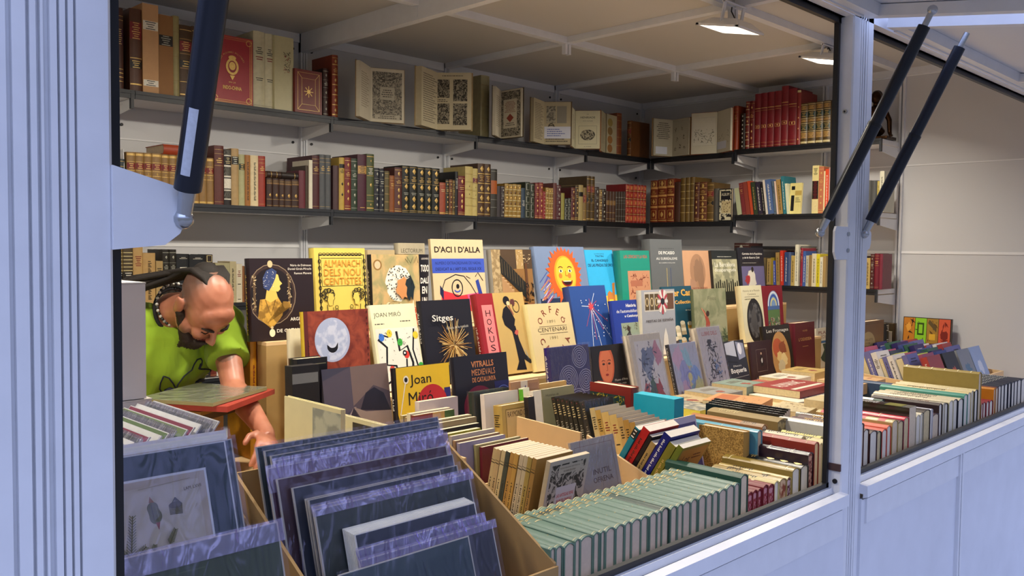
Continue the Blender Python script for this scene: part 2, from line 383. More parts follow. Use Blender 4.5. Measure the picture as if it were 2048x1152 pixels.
def tool(spec, W, H, T, bulge):
    """gilt bands, labels and small ornaments on a spine, from a short spec"""
    m = MB(); mats = []; ix = {}
    def mi(c):
        if c not in ix: ix[c] = len(mats); mats.append(mat(GC.get(c, c), .38, 'gilt' if c in 'gps' else 'plain', .3, 160))
        return ix[c]
    def band(z0, z1, c, t0=-.94, t1=.94, e=.0005):
        s_ = sec(T, bulge, t0, t1, e); n = len(s_)
        V = [(x, y, z0) for x, y in s_]+[(x, y, z1) for x, y in s_]+[(x, y+e*.9, z0) for x, y in s_]+[(x, y+e*.9, z1) for x, y in s_]
        F = [(i, i+1, n+i+1, n+i) for i in range(n-1)]+[(2*n+i+1, 2*n+i, i, i+1) for i in range(n-1)]+[(n+i, n+i+1, 3*n+i+1, 3*n+i) for i in range(n-1)]
        m.add(V, F, mi(c))
    for it in spec.split(';'):
        it = it.strip()
        if not it: continue
        k, a = it[0], it[1:].split(',')
        if k == 'B': band(float(a[0])*H, float(a[0])*H+float(a[1])*.001, a[2], e=.0005)       # band: position, height mm, colour
        elif k == 'R': band(float(a[0])*H, float(a[0])*H+.0045, a[1], e=.0016)                 # raised band
        elif k == 'L':                                                                          # label: from, to, colour, lettering colour
            z0, z1 = float(a[0])*H, float(a[1])*H; band(z0, z1, a[2], e=.0006)
            if len(a) > 3:
                n = max(2, int((z1-z0)/.008)); h = (z1-z0)/n
                for j in range(n):
                    q = .35+.4*((j*7+3) % 5)/5
                    band(z0+h*(j+.32), z0+h*(j+.66), a[3], -q, q, .0009)
        elif k == 'T':                                                                          # lines of small lettering: from, to, colour
            z0, z1 = float(a[0])*H, float(a[1])*H; n = max(1, int((z1-z0)/.007)); h = (z1-z0)/n
            for j in range(n):
                q = .3+.45*((j*5+2) % 4)/4; band(z0+h*(j+.3), z0+h*(j+.68), a[2], -q, q, .0008)
        elif k == 'O':                                                                          # lozenge ornament: centre, colour, size
            z = float(a[0])*H; r = T*.21*(float(a[2]) if len(a) > 2 else 1)
            V = [(0, -bulge-.0012, z-r*1.3), (r, -bulge*.6-.0012, z), (0, -bulge-.0012, z+r*1.3), (-r, -bulge*.6-.0012, z), (0, -bulge-.0022, z)]
            m.add(V, [(0, 1, 4), (1, 2, 4), (2, 3, 4), (3, 0, 4)], mi(a[1]))
        elif k == 'F':                                                                          # rectangular frame: from, to, colour
            z0, z1 = float(a[0])*H, float(a[1])*H
            band(z0, z0+.0018, a[2], -.7, .7); band(z1-.0018, z1, a[2], -.7, .7); band(z0, z1, a[2], -.7, -.56); band(z0, z1, a[2], .56, .7)
        elif k == 'V':                                                                          # lettering running up the spine: from, to, colour
            z0, z1 = float(a[0])*H, float(a[1])*H; z = z0; j = 0
            while z < z1: band(z, z+.003, a[2], -.28, .28-.12*(j % 3)); z += .005+.003*(j % 4 == 3); j += 1
    return m, mats
STY = {
 '': '', 'plain': '',
 'bands': 'B.06,1.5,g;B.25,1.5,g;B.44,1.5,g;B.63,1.5,g;B.82,1.5,g;B.94,1.5,g',
 'lines': 'B.93,1,g;B.86,1,g;T.70,.80,g;B.66,1,g;B.05,1,g',
 'tan': 'B.93,9,g;B.80,2,g;L.66,.78,r,g;B.62,2.5,g;B.52,2.5,g;O.57,g,.6;B.02,8,g',
 'brown': 'B.93,3,g;R.80,m;L.64,.78,r,g;R.60,m;L.42,.52,k,g;R.40,m;B.22,2,g;B.04,5,g',
 'rib': 'B.95,2,g;R.84,g;O.90,g;R.68,g;T.72,.80,g;R.52,g;O.60,g;R.36,g;O.44,g;R.20,g;O.28,g;B.04,6,g;O.12,g',
 'black': 'B.96,1.5,g;O.88,g,1.1;R.80,k;T.66,.78,g;B.63,1.5,g;O.56,g,1.1;R.48,k;T.38,.44,s;O.30,g,1.1;R.22,k;O.14,g,1.1;B.05,2,g;B.02,1.5,g',
 'gold': 'B.95,3,c;R.82,c;O.89,g;R.66,c;O.74,d;R.50,c;O.58,g;R.34,c;O.42,d;R.18,c;O.26,g;B.05,6,c',
 'redgold': 'L.86,.97,#c85c3a;R.82,g;L.66,.79,#b8452e;R.62,g;L.46,.59,#c85c3a;R.42,g;L.26,.39,#b8452e;R.22,g;L.05,.19,#c85c3a;O.91,g;O.72,g,.8;O.52,g;O.32,g,.8;O.12,g',
 'med': 'F.84,.97,g;O.905,g;L.79,.835,#d8a45e;T.66,.76,g;L.60,.645,#d8a45e;F.42,.56,g;O.49,g;L.34,.385,#d8a45e;F.08,.28,g;O.18,g;B.03,6,g',
 'cream6': 'R.84,#b9a05e;R.68,#b9a05e;R.52,#b9a05e;R.36,#b9a05e;R.20,#b9a05e;O.6,d,.35;O.44,d,.35',
 'set5': 'B.92,1,p;L.80,.85,m;O.42,p,1;B.27,1.5,p;B.06,1.5,p;B.88,1,p',
 'dia': 'R.80,g;R.62,g;L.66,.78,#4a2418,g;R.44,g;R.26,g;O.9,g,1.2;O.53,g,1.2;O.35,g,1.2;O.14,g,1.2;B.04,4,g',
 'circ': 'B.72,4,g;B.68,1.5,g;F.36,.42,g;O.39,g,.5;B.09,1,g;B.03,2,p',
 'greenlab': 'B.96,3,c;L.84,.94,m,g;B.80,3,c;L.66,.78,n,g;B.62,3,c;L.54,.60,m,g;B.50,3,c;L.34,.48,n,g;B.30,3,c;L.14,.28,m,g;B.02,12,c',
 'ovals': 'O.92,s,.7;O.80,s,.7;O.68,s,.7;O.56,s,.7;O.44,s,.7;O.32,s,.7;O.20,s,.7;O.08,s,.7',
 'orn': 'B.94,2,g;O.86,g,.9;B.76,1,g;T.64,.73,g;B.60,1,g;O.50,g,.9;O.36,g,.9;O.22,g,.9;B.08,2,g;B.03,4,g',
 'orns': 'B.94,2,s;O.86,s,.9;B.76,1,s;T.64,.73,s;B.60,1,s;O.50,s,.9;B.40,1,s;O.30,s,.9;O.16,s,.9;B.05,2,s',
 'whitet': 'T.60,.85,w;B.2,1.5,w', 'up': 'V.12,.85,k', 'upw': 'V.12,.85,w', 'upg': 'V.15,.85,g', 'upr': 'V.3,.8,r',
 'top': 'L.72,.86,k,s', 'topr': 'L.66,.80,r,g', 'topg': 'L.70,.82,n,g', 'txt': 'T.62,.85,k;T.06,.10,k', 'txtr': 'T.66,.84,r;T.45,.5,k;T.06,.10,k',
 'frames': 'F.78,.96,s;F.44,.60,s;F.24,.40,s;F.04,.2,s;T.64,.74,s',
 'green': 'B.95,3,g;O.88,g,.5;B.78,2,g;T.64,.76,w;B.62,2,g;O.46,g,.8;B.28,2,g;B.18,2,g;O.12,g,.5;B.05,6,g',
 'mid': 'L.30,.72,r,w', 'two': 'L.48,.76,#b45f2a;B.36,1.5,s;B.20,1.5,s;B.95,1.5,s',
 'chain': 'L.88,.99,w;L.90,.99,k;L.50,.72,w;L.53,.69,#1a1210;L.30,.48,w;L.10,.28,w;L.12,.26,#1a1210;T.74,.86,c',
 'lope': 'B.9,3,c;B.84,3,c;B.78,3,c;B.72,3,c;B.66,3,c;B.60,3,c;L.44,.58,k,w;B.40,2,c',
}
ALLB = []
def book(name, M, W, H, T, col, sty='', kind='h', pg=None, cat='book', ckind='leather', rough=.45, side=None):
    """kind h: hardback with boards and rounded spine; p: paperback; s: slipcase or box. M places local (x thickness, y depth, z height)"""
    t = thing(name, None, cat, M)
    hard = kind == 'h'
    b = .0028 if hard else .0007
    b = min(b, T*.22); bulge = min(T*.22, .007) if hard else .0003
    cm = mat(col, rough, ckind if hard else 'plain', .22 if ckind == 'leather' else .1, 45)
    if kind == 's':
        MB().box(-T/2, T/2, 0, W, 0, H).obj('slipcase', mat(col, .6, 'cloth', .12, 30), t)
        bulge = 0
    else:
        case(W, H, T, b, bulge).obj('cover', cm, t)
        sq = .003 if hard else .0003
        pages(W, H, T, b, bulge, sq).obj('page_block', pg or PAGE, t)
    spec = STY.get(sty, sty)
    if spec:
        m, mats = tool(spec, W, H, T, bulge)
        if m.v: m.obj('spine_pattern' if hard else 'spine_lettering', mats, t)
    ALLB.append(t)
    return t
ORD = ['first', 'second', 'third', 'fourth', 'fifth', 'sixth', 'seventh', 'eighth', 'ninth', 'tenth', 'eleventh', 'twelfth', 'thirteenth', 'fourteenth', 'fifteenth', 'sixteenth', 'seventeenth', 'eighteenth', 'nineteenth', 'twentieth']
NUM = ['', '', 'two', 'three', 'four', 'five', 'six', 'seven', 'eight', 'nine', 'ten', 'eleven', 'twelve', 'thirteen', 'fourteen', 'fifteen', 'sixteen', 'seventeen', 'eighteen', 'nineteen', 'twenty']
def od(i):
    if i < 20: return ORD[i]
    return {2: 'twenty', 3: 'thirty', 4: 'forty'}[(i+1)//10]+'-'+ORD[(i+1) % 10-1] if (i+1) % 10 else {3: 'thirtieth', 4: 'fortieth'}[(i+1)//10]
def nm(n):
    if n <= 20: return NUM[n]
    return {2: 'twenty', 3: 'thirty', 4: 'forty'}[n//10]+('-'+['', 'one', 'two', 'three', 'four', 'five', 'six', 'seven', 'eight', 'nine'][n % 10] if n % 10 else '')
def label_row(row, place, frm='from the left', group=None):
    """row: [(object, description)] in order. Runs of one description are counted; singles are set beside their neighbour."""
    i = 0; seen = {}
    prev = None
    runs = []
    while i < len(row):
        j = i
        while j < len(row) and row[j][1] == row[i][1]: j += 1
        runs.append((i, j, row[i][1])); i = j
    for k, (i, j, d) in enumerate(runs):
        n = j-i
        if n > 1:
            pl = None
            for w_ in ('volume', 'paperback', 'booklet', 'classic', 'book'):
                if w_ in d.split(): pl = d.replace(w_, w_+'s', 1); break
            pl = pl or d+'s'
            way = ', counting away from the corner' if 'side shelf' in place else ', counting toward the corner' if 'back shelf' in place else ', counting from the back' if 'file box' in place else ', counting toward the side wall'
            for q in range(i, j):
                l_ = '%s of %s %s, %s' % (od(q-i), nm(n), pl, place)
                if len((l_+way).split()) > 16: way = way.replace(', counting', ',')
                row[q][0]['label'] = l_+way if len((l_+way).split()) <= 16 else l_
                row[q][0]['group'] = '%s, %s' % (pl, place)
        else:
            nb = runs[k-1][2] if k > 0 else (runs[k+1][2] if len(runs) > 1 else '')
            nb = ' '.join(nb.split()[:4]) if len(nb.split()) > 4 else nb
            row[i][0]['label'] = '%s, %s' % (d, place)
            row[i][0]['nb'] = '%s, %s the %s' % (d, 'next after' if k > 0 else 'just before', nb)
            if group: row[i][0]['group'] = group
def back_row(items, u0, z, place, front=3.722, wall=3.975, group=None, name='leather_bound_book'):
    """spine-out books on the back wall: (right edge px, top px, colour, style, description[, opts])"""
    row = []; u = u0
    for it in items:
        if it[0] == 'gap': u = it[1]; continue
        ur, vt, col, sty, d = it[:5]; o = it[5] if len(it) > 5 else {}
        fr = front+o.get('back', random.uniform(0, .006))
        vb = 300 if z > 2 else 430
        xa, xb = onY(u, vb, fr).x, onY(ur, vb, fr).x
        H = onY((u+ur)/2, vt, fr).z-z; T = xb-xa-.0008
        Wd = min(o.get('W', H*.68), wall-fr)
        b = book(o.get('name', name), Matrix.Translation(((xa+xb)/2, fr+(.006 if o.get('kind', 'h') == 'h' else 0), z)), Wd-.008, H, T, col, sty, o.get('kind', 'h'), o.get('pg'), ckind=o.get('ck', 'leather'))
        row.append((b, d)); u = ur
    label_row(row, place, group=group); return row
def side_row(items, u0, z, place, front=5.078, wall=5.335, vb=440, group=None, name='leather_bound_book'):
    """spine-out books on the side wall: spines face -X, counted from the corner outward"""
    row = []; u = u0
    for it in items:
        if it[0] == 'gap': u = it[1]; continue
        ur, vt, col, sty, d = it[:5]; o = it[5] if len(it) > 5 else {}
        fr = front+o.get('back', random.uniform(0, .006))
        ya, yb = onX(u, vb, fr).y, onX(ur, vb, fr).y
        H = onX((u+ur)/2, vt, fr).z-z; T = ya-yb-.0008
        Wd = min(o.get('W', H*.68), wall-fr)
        L = o.get('lean', 0)                      # degrees, top toward the corner
        if L:
            T = T*math.cos(R(L))-.0025; H = H/math.cos(R(L))*.97
            M = Matrix.Translation((fr+.006, ya, z)) @ Matrix.Rotation(R(-L), 4, 'X') @ Matrix.Translation((0, -T/2, 0)) @ RZ
            M = Matrix.Translation((0, 0, T*math.sin(R(L))*0)) @ M
        else: M = Matrix.Translation((fr+.006, (ya+yb)/2, z)) @ RZ
        b = book(o.get('name', name), M, Wd-.008, H, T, col, sty, o.get('kind', 'h'), o.get('pg'), ckind=o.get('ck', 'leather'))
        row.append((b, d)); u = ur
    label_row(row, place, group=group); return row
# ---------------------------------------------------------------- printed pictures and lettering
def mott(a, b, scale=30, rough=.5, lo=.45, hi=.55, dist=0, det=3):
    """a printed or marbled two-colour pattern"""
    key = ('mott', a, b, scale, rough, lo, hi, dist, det)
    if key in _m: return _m[key]
    m = bpy.data.materials.new('printed_'+a.strip('#')); m.use_nodes = True; nt = m.node_tree; p = nt.nodes['Principled BSDF']
    p.inputs['Roughness'].default_value = rough
    tc = nt.nodes.new('ShaderNodeTexCoord'); n = nt.nodes.new('ShaderNodeTexNoise'); n.inputs['Scale'].default_value = scale; n.inputs['Detail'].default_value = det; n.inputs['Distortion'].default_value = dist
    r = nt.nodes.new('ShaderNodeValToRGB'); r.color_ramp.elements[0].position = lo; r.color_ramp.elements[1].position = hi
    r.color_ramp.elements[0].color = lin(a); r.color_ramp.elements[1].color = lin(b)
    nt.links.new(tc.outputs['Object'], n.inputs['Vector']); nt.links.new(n.outputs['Fac'], r.inputs[0]); nt.links.new(r.outputs[0], p.inputs['Base Color'])
    _m[key] = m; return m
_txt = {}
def text_geo(s, bold=0):
    if 'M' in s or 'm' in s or 'W' in s: bold = 0
    k = (s, bold)
    if k in _txt: return _txt[k]
    cu = bpy.data.curves.new('lettering', 'FONT'); cu.body = s; cu.resolution_u = 2; cu.offset = bold
    o = bpy.data.objects.new('lettering', cu); C.objects.link(o)
    dg = bpy.context.evaluated_depsgraph_get(); me = bpy.data.meshes.new_from_object(o.evaluated_get(dg))
    V = [(v.co.x, v.co.y) for v in me.vertices]; F = [tuple(p.vertices) for p in me.polygons]
    bpy.data.objects.remove(o); bpy.data.curves.remove(cu); bpy.data.meshes.remove(me)
    if not V: V = [(0, 0)]; F = []
    x0, x1 = min(v[0] for v in V), max(v[0] for v in V); y0, y1 = min(v[1] for v in V), max(v[1] for v in V)
    _txt[k] = ([(v[0]-x0, v[1]-y0) for v in V], F, x1-x0 or 1, y1-y0 or 1)
    return _txt[k]
class Art:
    def __init__(s, W, H, e=.0003, rough=.35): s.W, s.H, s.e, s.rough = W, H, e, rough; s.pic = MB(); s.let = MB(); s.pm = []; s.lm = []; s.k = 0
    def _mi(s, L, c):
        m = c if not isinstance(c, str) else mat(c, s.rough, amt=.06)
        if m not in L: L.append(m)
        return L.index(m)
    def _add(s, V, F, c, let=False):
        s.k += 1; z = s.e+s.k*.00007; V = [(min(1, max(0, x)), min(1, max(0, y))) for x, y in V]
        (s.let if let else s.pic).add([(x*s.W, y*s.H, z) for x, y in V], F, s._mi(s.lm if let else s.pm, c))
        return s
    def rect(s, x0, y0, x1, y1, c): return s._add([(x0, y0), (x1, y0), (x1, y1), (x0, y1)], [(0, 1, 2, 3)], c)
    def poly(s, pts, c): return s._add(pts, [tuple(range(len(pts)))], c)
    def ell(s, cx, cy, rx, ry, c, n=28, a0=0, a1=360):
        k = s.W/s.H; return s._add([(cx+rx*math.cos(R(a0+(a1-a0)*i/n)), cy+ry*k*math.sin(R(a0+(a1-a0)*i/n))) for i in range(n if a1-a0 == 360 else n+1)], [tuple(range(n if a1-a0 == 360 else n+1))], c)
    def line(s, pts, w, c, closed=False):
        k = s.W/s.H; P = [Vector((x, y/k)) for x, y in pts]
        if closed: P.append(P[0])
        V = []; F = []
        for i, p in enumerate(P):
            d = P[min(i+1, len(P)-1)]-P[max(i-1, 0)]
            if d.length == 0: d = Vector((1, 0))
            n = Vector((-d.y, d.x)).normalized()*w/2; V += [((p+n).x, (p+n).y*k), ((p-n).x, (p-n).y*k)]
        F = [(2*i, 2*i+1, 2*i+3, 2*i+2) for i in range(len(P)-1)]
        return s._add(V, F, c)
    def arcl(s, cx, cy, rx, ry, a0, a1, w, c, n=20):
        k = s.W/s.H; return s.line([(cx+rx*math.cos(R(a0+(a1-a0)*i/n)), cy+ry*k*math.sin(R(a0+(a1-a0)*i/n))) for i in range(n+1)], w, c)
    def blob(s, cx, cy, r, c, seed=1, jag=.25, n=18, sy=1):
        rn = random.Random(seed); k = s.W/s.H
        return s._add([(cx+r*(1+jag*(rn.random()-.5)*2)*math.cos(2*math.pi*i/n), cy+sy*r*k*(1+jag*(rn.random()-.5)*2)*math.sin(2*math.pi*i/n)) for i in range(n)]+[(cx, cy)], [(i, (i+1) % n, n) for i in range(n)], c)
    def text(s, t, x, y, w, h, c, bold=0, rot=0, al='l'):
        """fit text into w x h; al l/c/r about x; rot in degrees about the anchor"""
        V, F, tw, th = text_geo(t, bold); k = s.W/s.H
        if rot in (90, -90): w, h = w/k, h*k      # along the cover height
        o = []
        ox = {'l': 0, 'c': -w/2, 'r': -w}[al]
        for a, b in V:
            px, py = ox+a/tw*w, b/th*h/k          # in units of W
            ca, sa = math.cos(R(rot)), math.sin(R(rot))
            o.append((x+px*ca-py*sa, y+(px*sa+py*ca)*k))
        return s._add(o, F, c, True)
    def arctext(s, t, cx, cy, r, a0, a1, h, c, bold=0, flip=1):
        n = len(t)
        for i, ch in enumerate(t):
            if ch == ' ': continue
            a = a0+(a1-a0)*(i/(max(1, n-1))); V, F, tw, th = text_geo(ch, bold); k = s.W/s.H
            wd = h*min(1.0, tw/.7*.9)
            rot = a-90*flip; ca, sa = math.cos(R(rot)), math.sin(R(rot)); o = []
            for p, q in V:
                px, py = (p/tw-.5)*wd, q/th*h-h/2
                o.append((cx+r*math.cos(R(a))+px*ca-py*sa, cy+(r*math.sin(R(a))+px*sa+py*ca)*k))
            s._add(o, F, c, True)
        return s
    def marks(s, x0, y0, x1, y1, n, c, seed=1, sz=.02, let=False):
        rn = random.Random(seed); V = []; F = []; k = s.W/s.H
        for i in range(n):
            x, y, a, L = x0+(x1-x0)*rn.random(), y0+(y1-y0)*rn.random(), rn.random()*3.1, sz*(.4+rn.random())
            dx, dy = L*math.cos(a), L*math.sin(a)*k; b = len(V); V += [(x-dx, y-dy), (x+dy*.25/k, y-dx*.25*k), (x+dx, y+dy), (x-dy*.25/k, y+dx*.25*k)]; F.append((b, b+1, b+2, b+3))
        return s._add(V, F, c, let)
    def para(s, x0, y0, x1, y1, n, c, cen=False):
        """rows too small to read: printed as broken rules"""
        V = []; F = []
        for j in range(n):
            y = y1-(y1-y0)*(j+.5)/n; h = (y1-y0)/n*.42; L = (x1-x0)*(.7+.3*((j*7) % 5)/4); xs = (x0+x1)/2-L/2 if cen else x0
            x = xs; i = 0
            while x < xs+L-.005:
                wd = min(.03+.035*((i*3+j) % 4)/3, xs+L-x); b = len(V); V += [(x, y-h/2), (x+wd, y-h/2), (x+wd, y+h/2), (x, y+h/2)]; F.append((b, b+1, b+2, b+3)); x += wd+.014; i += 1
        return s._add(V, F, c, True)
    def build(s, parent, M, name='cover_picture'):
        out = []
        for mb, ms, nme in ((s.pic, s.pm, name), (s.let, s.lm, name.split('_')[0]+'_lettering')):
            if not mb.f: continue
            mb.v = [tuple(M @ Vector(v)) for v in mb.v]
            out.append(mb.obj(nme, ms, parent))
        return out
def front(b, W, T):
    """maps art (x across, y up, z out) onto a standing book's front cover: local +x face, read from the spine outward"""
    return frame((0, 1, 0), (0, 0, 1), (1, 0, 0), (T/2, 0, 0))
INK = '#4a453c'
def open_book(label, uh, ur, ul, vt, z, Y, col, artL, artR, aR=6, TL=.02, TR=.02, side='b', pagec='#cfc6ae', H=None, Wd=None, wall=None):
    """a book standing open toward the shop; hinge at uh, page edges at ul and ur"""
    P0 = onY(uh, 300, Y) if side == 'b' else onX(uh, 300, Y)
    h3 = Vector((P0.x, P0.y, z))
    H = H or ((onY(uh, vt, Y) if side == 'b' else onX(uh, vt, Y)).z-z)
    def du(p):
        d = p-CAM; return 1024+FPX*d.dot(RT)/d.dot(FW)
    ex = Vector((1, 0, 0)) if side == 'b' else Vector((0, -1, 0)); ey = Vector((0, 1, 0)) if side == 'b' else Vector((1, 0, 0))
    def tip(s_, a, L): return h3+ex*(s_*L*math.cos(a))-ey*(L*math.sin(a))
    Wd = Wd or H*.68
    def solve(s_, target):
        best = None
        for i in range(-10, 150):
            a = R(i); e = abs(du(tip(s_, a, Wd))-target)
            if best is None or e < best[0]: best = (e, a)
        return best[1]
    aL, aRr = solve(-1, ul), solve(1, ur)
    t = thing('open_book', label, 'book', Matrix.Translation(h3) @ (Matrix() if side == 'b' else RZ))
    pm = mat(pagec, .8, amt=.12, scale=12); cm = mat(col, .5, 'leather')
    for s_, a, T, art in ((-1, aL, TL, artL), (1, aRr, TR, artR)):
        M = Matrix.Rotation(-a if s_ > 0 else a, 4, 'Z')
        x0, x1 = (0, Wd) if s_ > 0 else (-Wd, 0)
        pb = MB(); n = 8; pts = []
        for i in range(n+1):
            q = i/n; pts.append((q*(Wd-.004)*s_, -T*(.15+.85*min(1, q*5))+.0))
        prof = pts+[(Wd*s_-.004*s_, 0), (0, 0)]
        if s_ < 0: prof = prof[::-1]
        pb.prism(prof, .004, H-.004, 'z', 0, M)
        pb.obj('page_block', [mat(pagec, .8, 'pages', .12, 60)], t)
        MB().box(x0-(.003 if s_ < 0 else 0), x1+(.003 if s_ > 0 else 0), 0, .003, 0, H, 0, M).obj('cover', cm, t)
        A = Art(Wd-.012, H-.008, .0003, .85)
        A.rect(.0, 0, 1, 1, mat(pagec, .8, amt=.18, scale=8))
        art(A)
        fr = Matrix.Translation((.0, 0, 0)) @ M @ frame((1, 0, 0), (0, 0, 1), (0, -1, 0), ((.008 if s_ > 0 else -Wd+.004), -T-.0002, .004))
        A.build(t, fr, 'page_picture')
    return t
def a_blank(A): A.para(.15, .2, .85, .85, 16, '#9a8f78')
def a_text(A): A.para(.1, .08, .9, .92, 22, '#6b6252')
random.seed(4)
# ---- middle shelf, back wall
P = {'kind': 'p', 'ck': 'plain', 'name': 'paperback_book'}
m1 = [(273, 304, '#93703f', 'tan', 'tan mottled volume')] + [(u, v, '#93703f', 'tan', 'tan mottled volume') for u, v in ((290, 305), (306, 306), (325, 307), (340, 309), (355, 310), (370, 310), (386, 312), (400, 313), (415, 315), (429, 316))]
m2 = [(449, 291, '#5f2a24', 'lines', 'tall maroon cloth volume', {'W': .2}), (464, 299, '#1b1114', 'chain', 'black volume with bold white chain pattern'), (479, 297, '#b79867', 'top', 'beige volume with black label'),
      (491, 309, '#b4b183', 'topg', 'pale green volume with dark label'), (502, 310, '#a56c2e', 'up', 'ochre volume with upright lettering'), (518, 311, '#e6d3a8', 'up', 'thick cream volume'), (532, 312, '#a03a2c', 'lines', 'brick red volume'),
      ('gap', 534)] + [(u, v, '#3b2119', 'set5', 'short dark brown volume with diamond') for u, v in ((547, 356), (560, 357), (571, 358), (585, 359), (599, 359))] + [
      (612, 341, '#6a2a36', '', 'slim maroon volume'), (618, 331, '#41301f', '', 'slim brown volume'), (625, 320, '#e8e2cc', '', 'slim white slipcase', {'kind': 's'}), (640, 311, '#4c1b21', 'lines', 'dark maroon volume with gilt title', {'W': .24}),
      (652, 309, '#53565a', 'lines', 'grey cloth volume'), (663, 310, '#53565a', 'lines', 'grey cloth volume')]
back_row(m1, 255, MIDZ, 'middle back shelf')
back_row(m2, 430, MIDZ, 'middle back shelf, first bay')
m3 = [(679, 331, '#4b3034', '', 'dusty plum volume'), (690, 315, '#c6a64c', 'B.80,20,k;O.5,k;O.3,k;T.70,.78,k;O.85,k', 'yellow mottled volume with black bands'), (703, 315, '#7c2623', 'orn', 'dark red volume with gilt ornaments'), (716, 317, '#2c3f2c', 'orns', 'dark green blind tooled volume'),
      (734, 309, '#4d1c31', 'L.66,.80,#c79a57,k;T.05,.08,g', 'tall plum volume with gilt label', {'W': .24}), (749, 308, '#4c552f', 'green', 'olive green volume with gilt bands', {'W': .24}),
      (760, 336, '#161827', 'orns', 'navy volume with silver tooling'), (770, 338, '#161827', 'orns', 'navy volume with silver tooling'), (780, 342, '#5f5432', 'bands', 'olive brown volume'), (790, 351, '#8f4f22', 'lines', 'short orange brown volume'), (805, 335, '#5a302c', 'orn', 'plum brown volume with fan ornaments')] + [
      (u, v, '#10150f', 'black', 'black volume with gold quatrefoils') for u, v in ((820, 331), (836, 332), (851, 334), (865, 335), (880, 337))] + [
      (892, 365, '#a24d36', 'T.70,.80,c;B.94,1,c;B.03,8,g', 'short salmon volume'), (899, 359, '#2d2a1c', 'orn', 'slim black gilt volume'), (906, 359, '#6d3f24', 'orn', 'slim brown gilt volume'), (911, 360, '#5b4a24', 'orn', 'slim olive gilt volume'), (917, 343, '#1b1b1f', 'whitet', 'slim black volume', {'W': .15}),
      (931, 352, '#6d1220', 'orn', 'crimson volume with gilt sprays'), (946, 333, '#cdb972', 'cream6', 'thick cream vellum volume', {'W': .2}), (956, 337, '#cdb972', 'cream6;L.70,.8,u,g'.replace('cream6', STY['cream6']), 'cream vellum volume with red label'),
      (970, 327, '#513722', 'dia', 'brown volume with gold diamonds', {'W': .25}), (982, 328, '#513722', 'dia', 'brown volume with gold diamonds', {'W': .25}), (995, 338, '#3a3732', 'two', 'charcoal volume with orange panel'),
      (1003, 372, '#3b3336', '', 'small grey brown volume'), (1010, 372, '#3a2c2e', 'orns', 'small plum spine volume')] + [(u, v, '#a07c34', 'gold', 'small golden ribbed volume') for u, v in ((1018, 367), (1026, 368), (1035, 368), (1043, 369))] + [
      (1051, 376, '#34465a', 'T.4,.6,w', 'small slate blue volume'), (1061, 364, '#28301f', 'frames', 'dark green volume with framed panels', {'W': .2}), (1070, 367, '#28301f', 'frames', 'dark green volume with framed panels', {'W': .2})]
back_row(m3, 667, MIDZ, 'middle back shelf, second bay')
m4 = [(1079, 366, '#7e2b2d', 'orn', 'dull red volume'), (1087, 365, '#8c3331', 'orn', 'brighter red volume'), (1092, 383, '#96262a', 'ovals', 'slim scarlet volume'), ('gap', 1092), (1098, 375, '#a3803a', 'gold', 'slim golden volume'), (1103, 376, '#a3803a', 'gold', 'slim golden volume'), (1107, 376, '#a3803a', 'gold', 'slim golden volume'),
      (1114, 366, '#6c3a36', '', 'dull rose brown volume', {'W': .2}), (1123, 370, '#55242c', 'orns', 'wine volume with raised bands', {'W': .22}), (1130, 386, '#9c9448', '', 'slim mustard volume'), (1137, 397, '#2c2e28', 'frames', 'low black volume with pale marks'), (1143, 396, '#2c2e28', 'frames', 'low black volume with pale marks'),
      (1151, 375, '#5e2629', 'orn', 'slim wine gilt volume'), (1158, 371, '#4f3c2a', 'orn', 'slim brown gilt volume', {'W': .2}), (1167, 370, '#b29d66', 'L.68,.8,k', 'cream volume with black title label', {'ck': 'plain'}), (1174, 375, '#8a6d3c', 'L.55,.78,r,g;B.3,2,g;B.03,5,g', 'tan volume with red labels'),
      (1182, 352, '#54401f', 'brown', 'tall brown volume with red label', {'W': .25}), (1190, 353, '#54401f', 'brown', 'tall brown volume with red label', {'W': .25}), (1199, 374, '#43342f', 'orns', 'dark volume with silver tooling'), (1205, 379, '#8b6a3a', 'gold', 'slim gilt tan volume'), (1212, 378, '#37281f', 'orns', 'slim dark brown volume'),
      ('gap', 1213), (1220, 382, '#4d3020', 'L.55,.7,m;B.3,2,g;B.1,2,g', 'small brown volume with tan label'), (1226, 383, '#4d3020', 'L.55,.7,m;B.3,2,g;B.1,2,g', 'small brown volume with tan label'), (1232, 383, '#4d3020', 'L.55,.7,m;B.3,2,g;B.1,2,g', 'small brown volume with tan label')] + [
      (u, 383, '#3a2a1e', 'B.8,2,s;B.7,1,s;B.62,1,s;B.42,1.5,s;B.2,1.5,s;B.03,3,s', 'small dark volume with silver bands') for u in (1238, 1243, 1248, 1252)] + [
      (u, v, '#8c1e20', 'redgold', 'red and gilt volume') for u, v in ((1258, 368), (1267, 369), (1275, 369), (1281, 370), (1287, 370), (1293, 371))]
back_row(m4, 1071, MIDZ, 'middle back shelf, third bay')
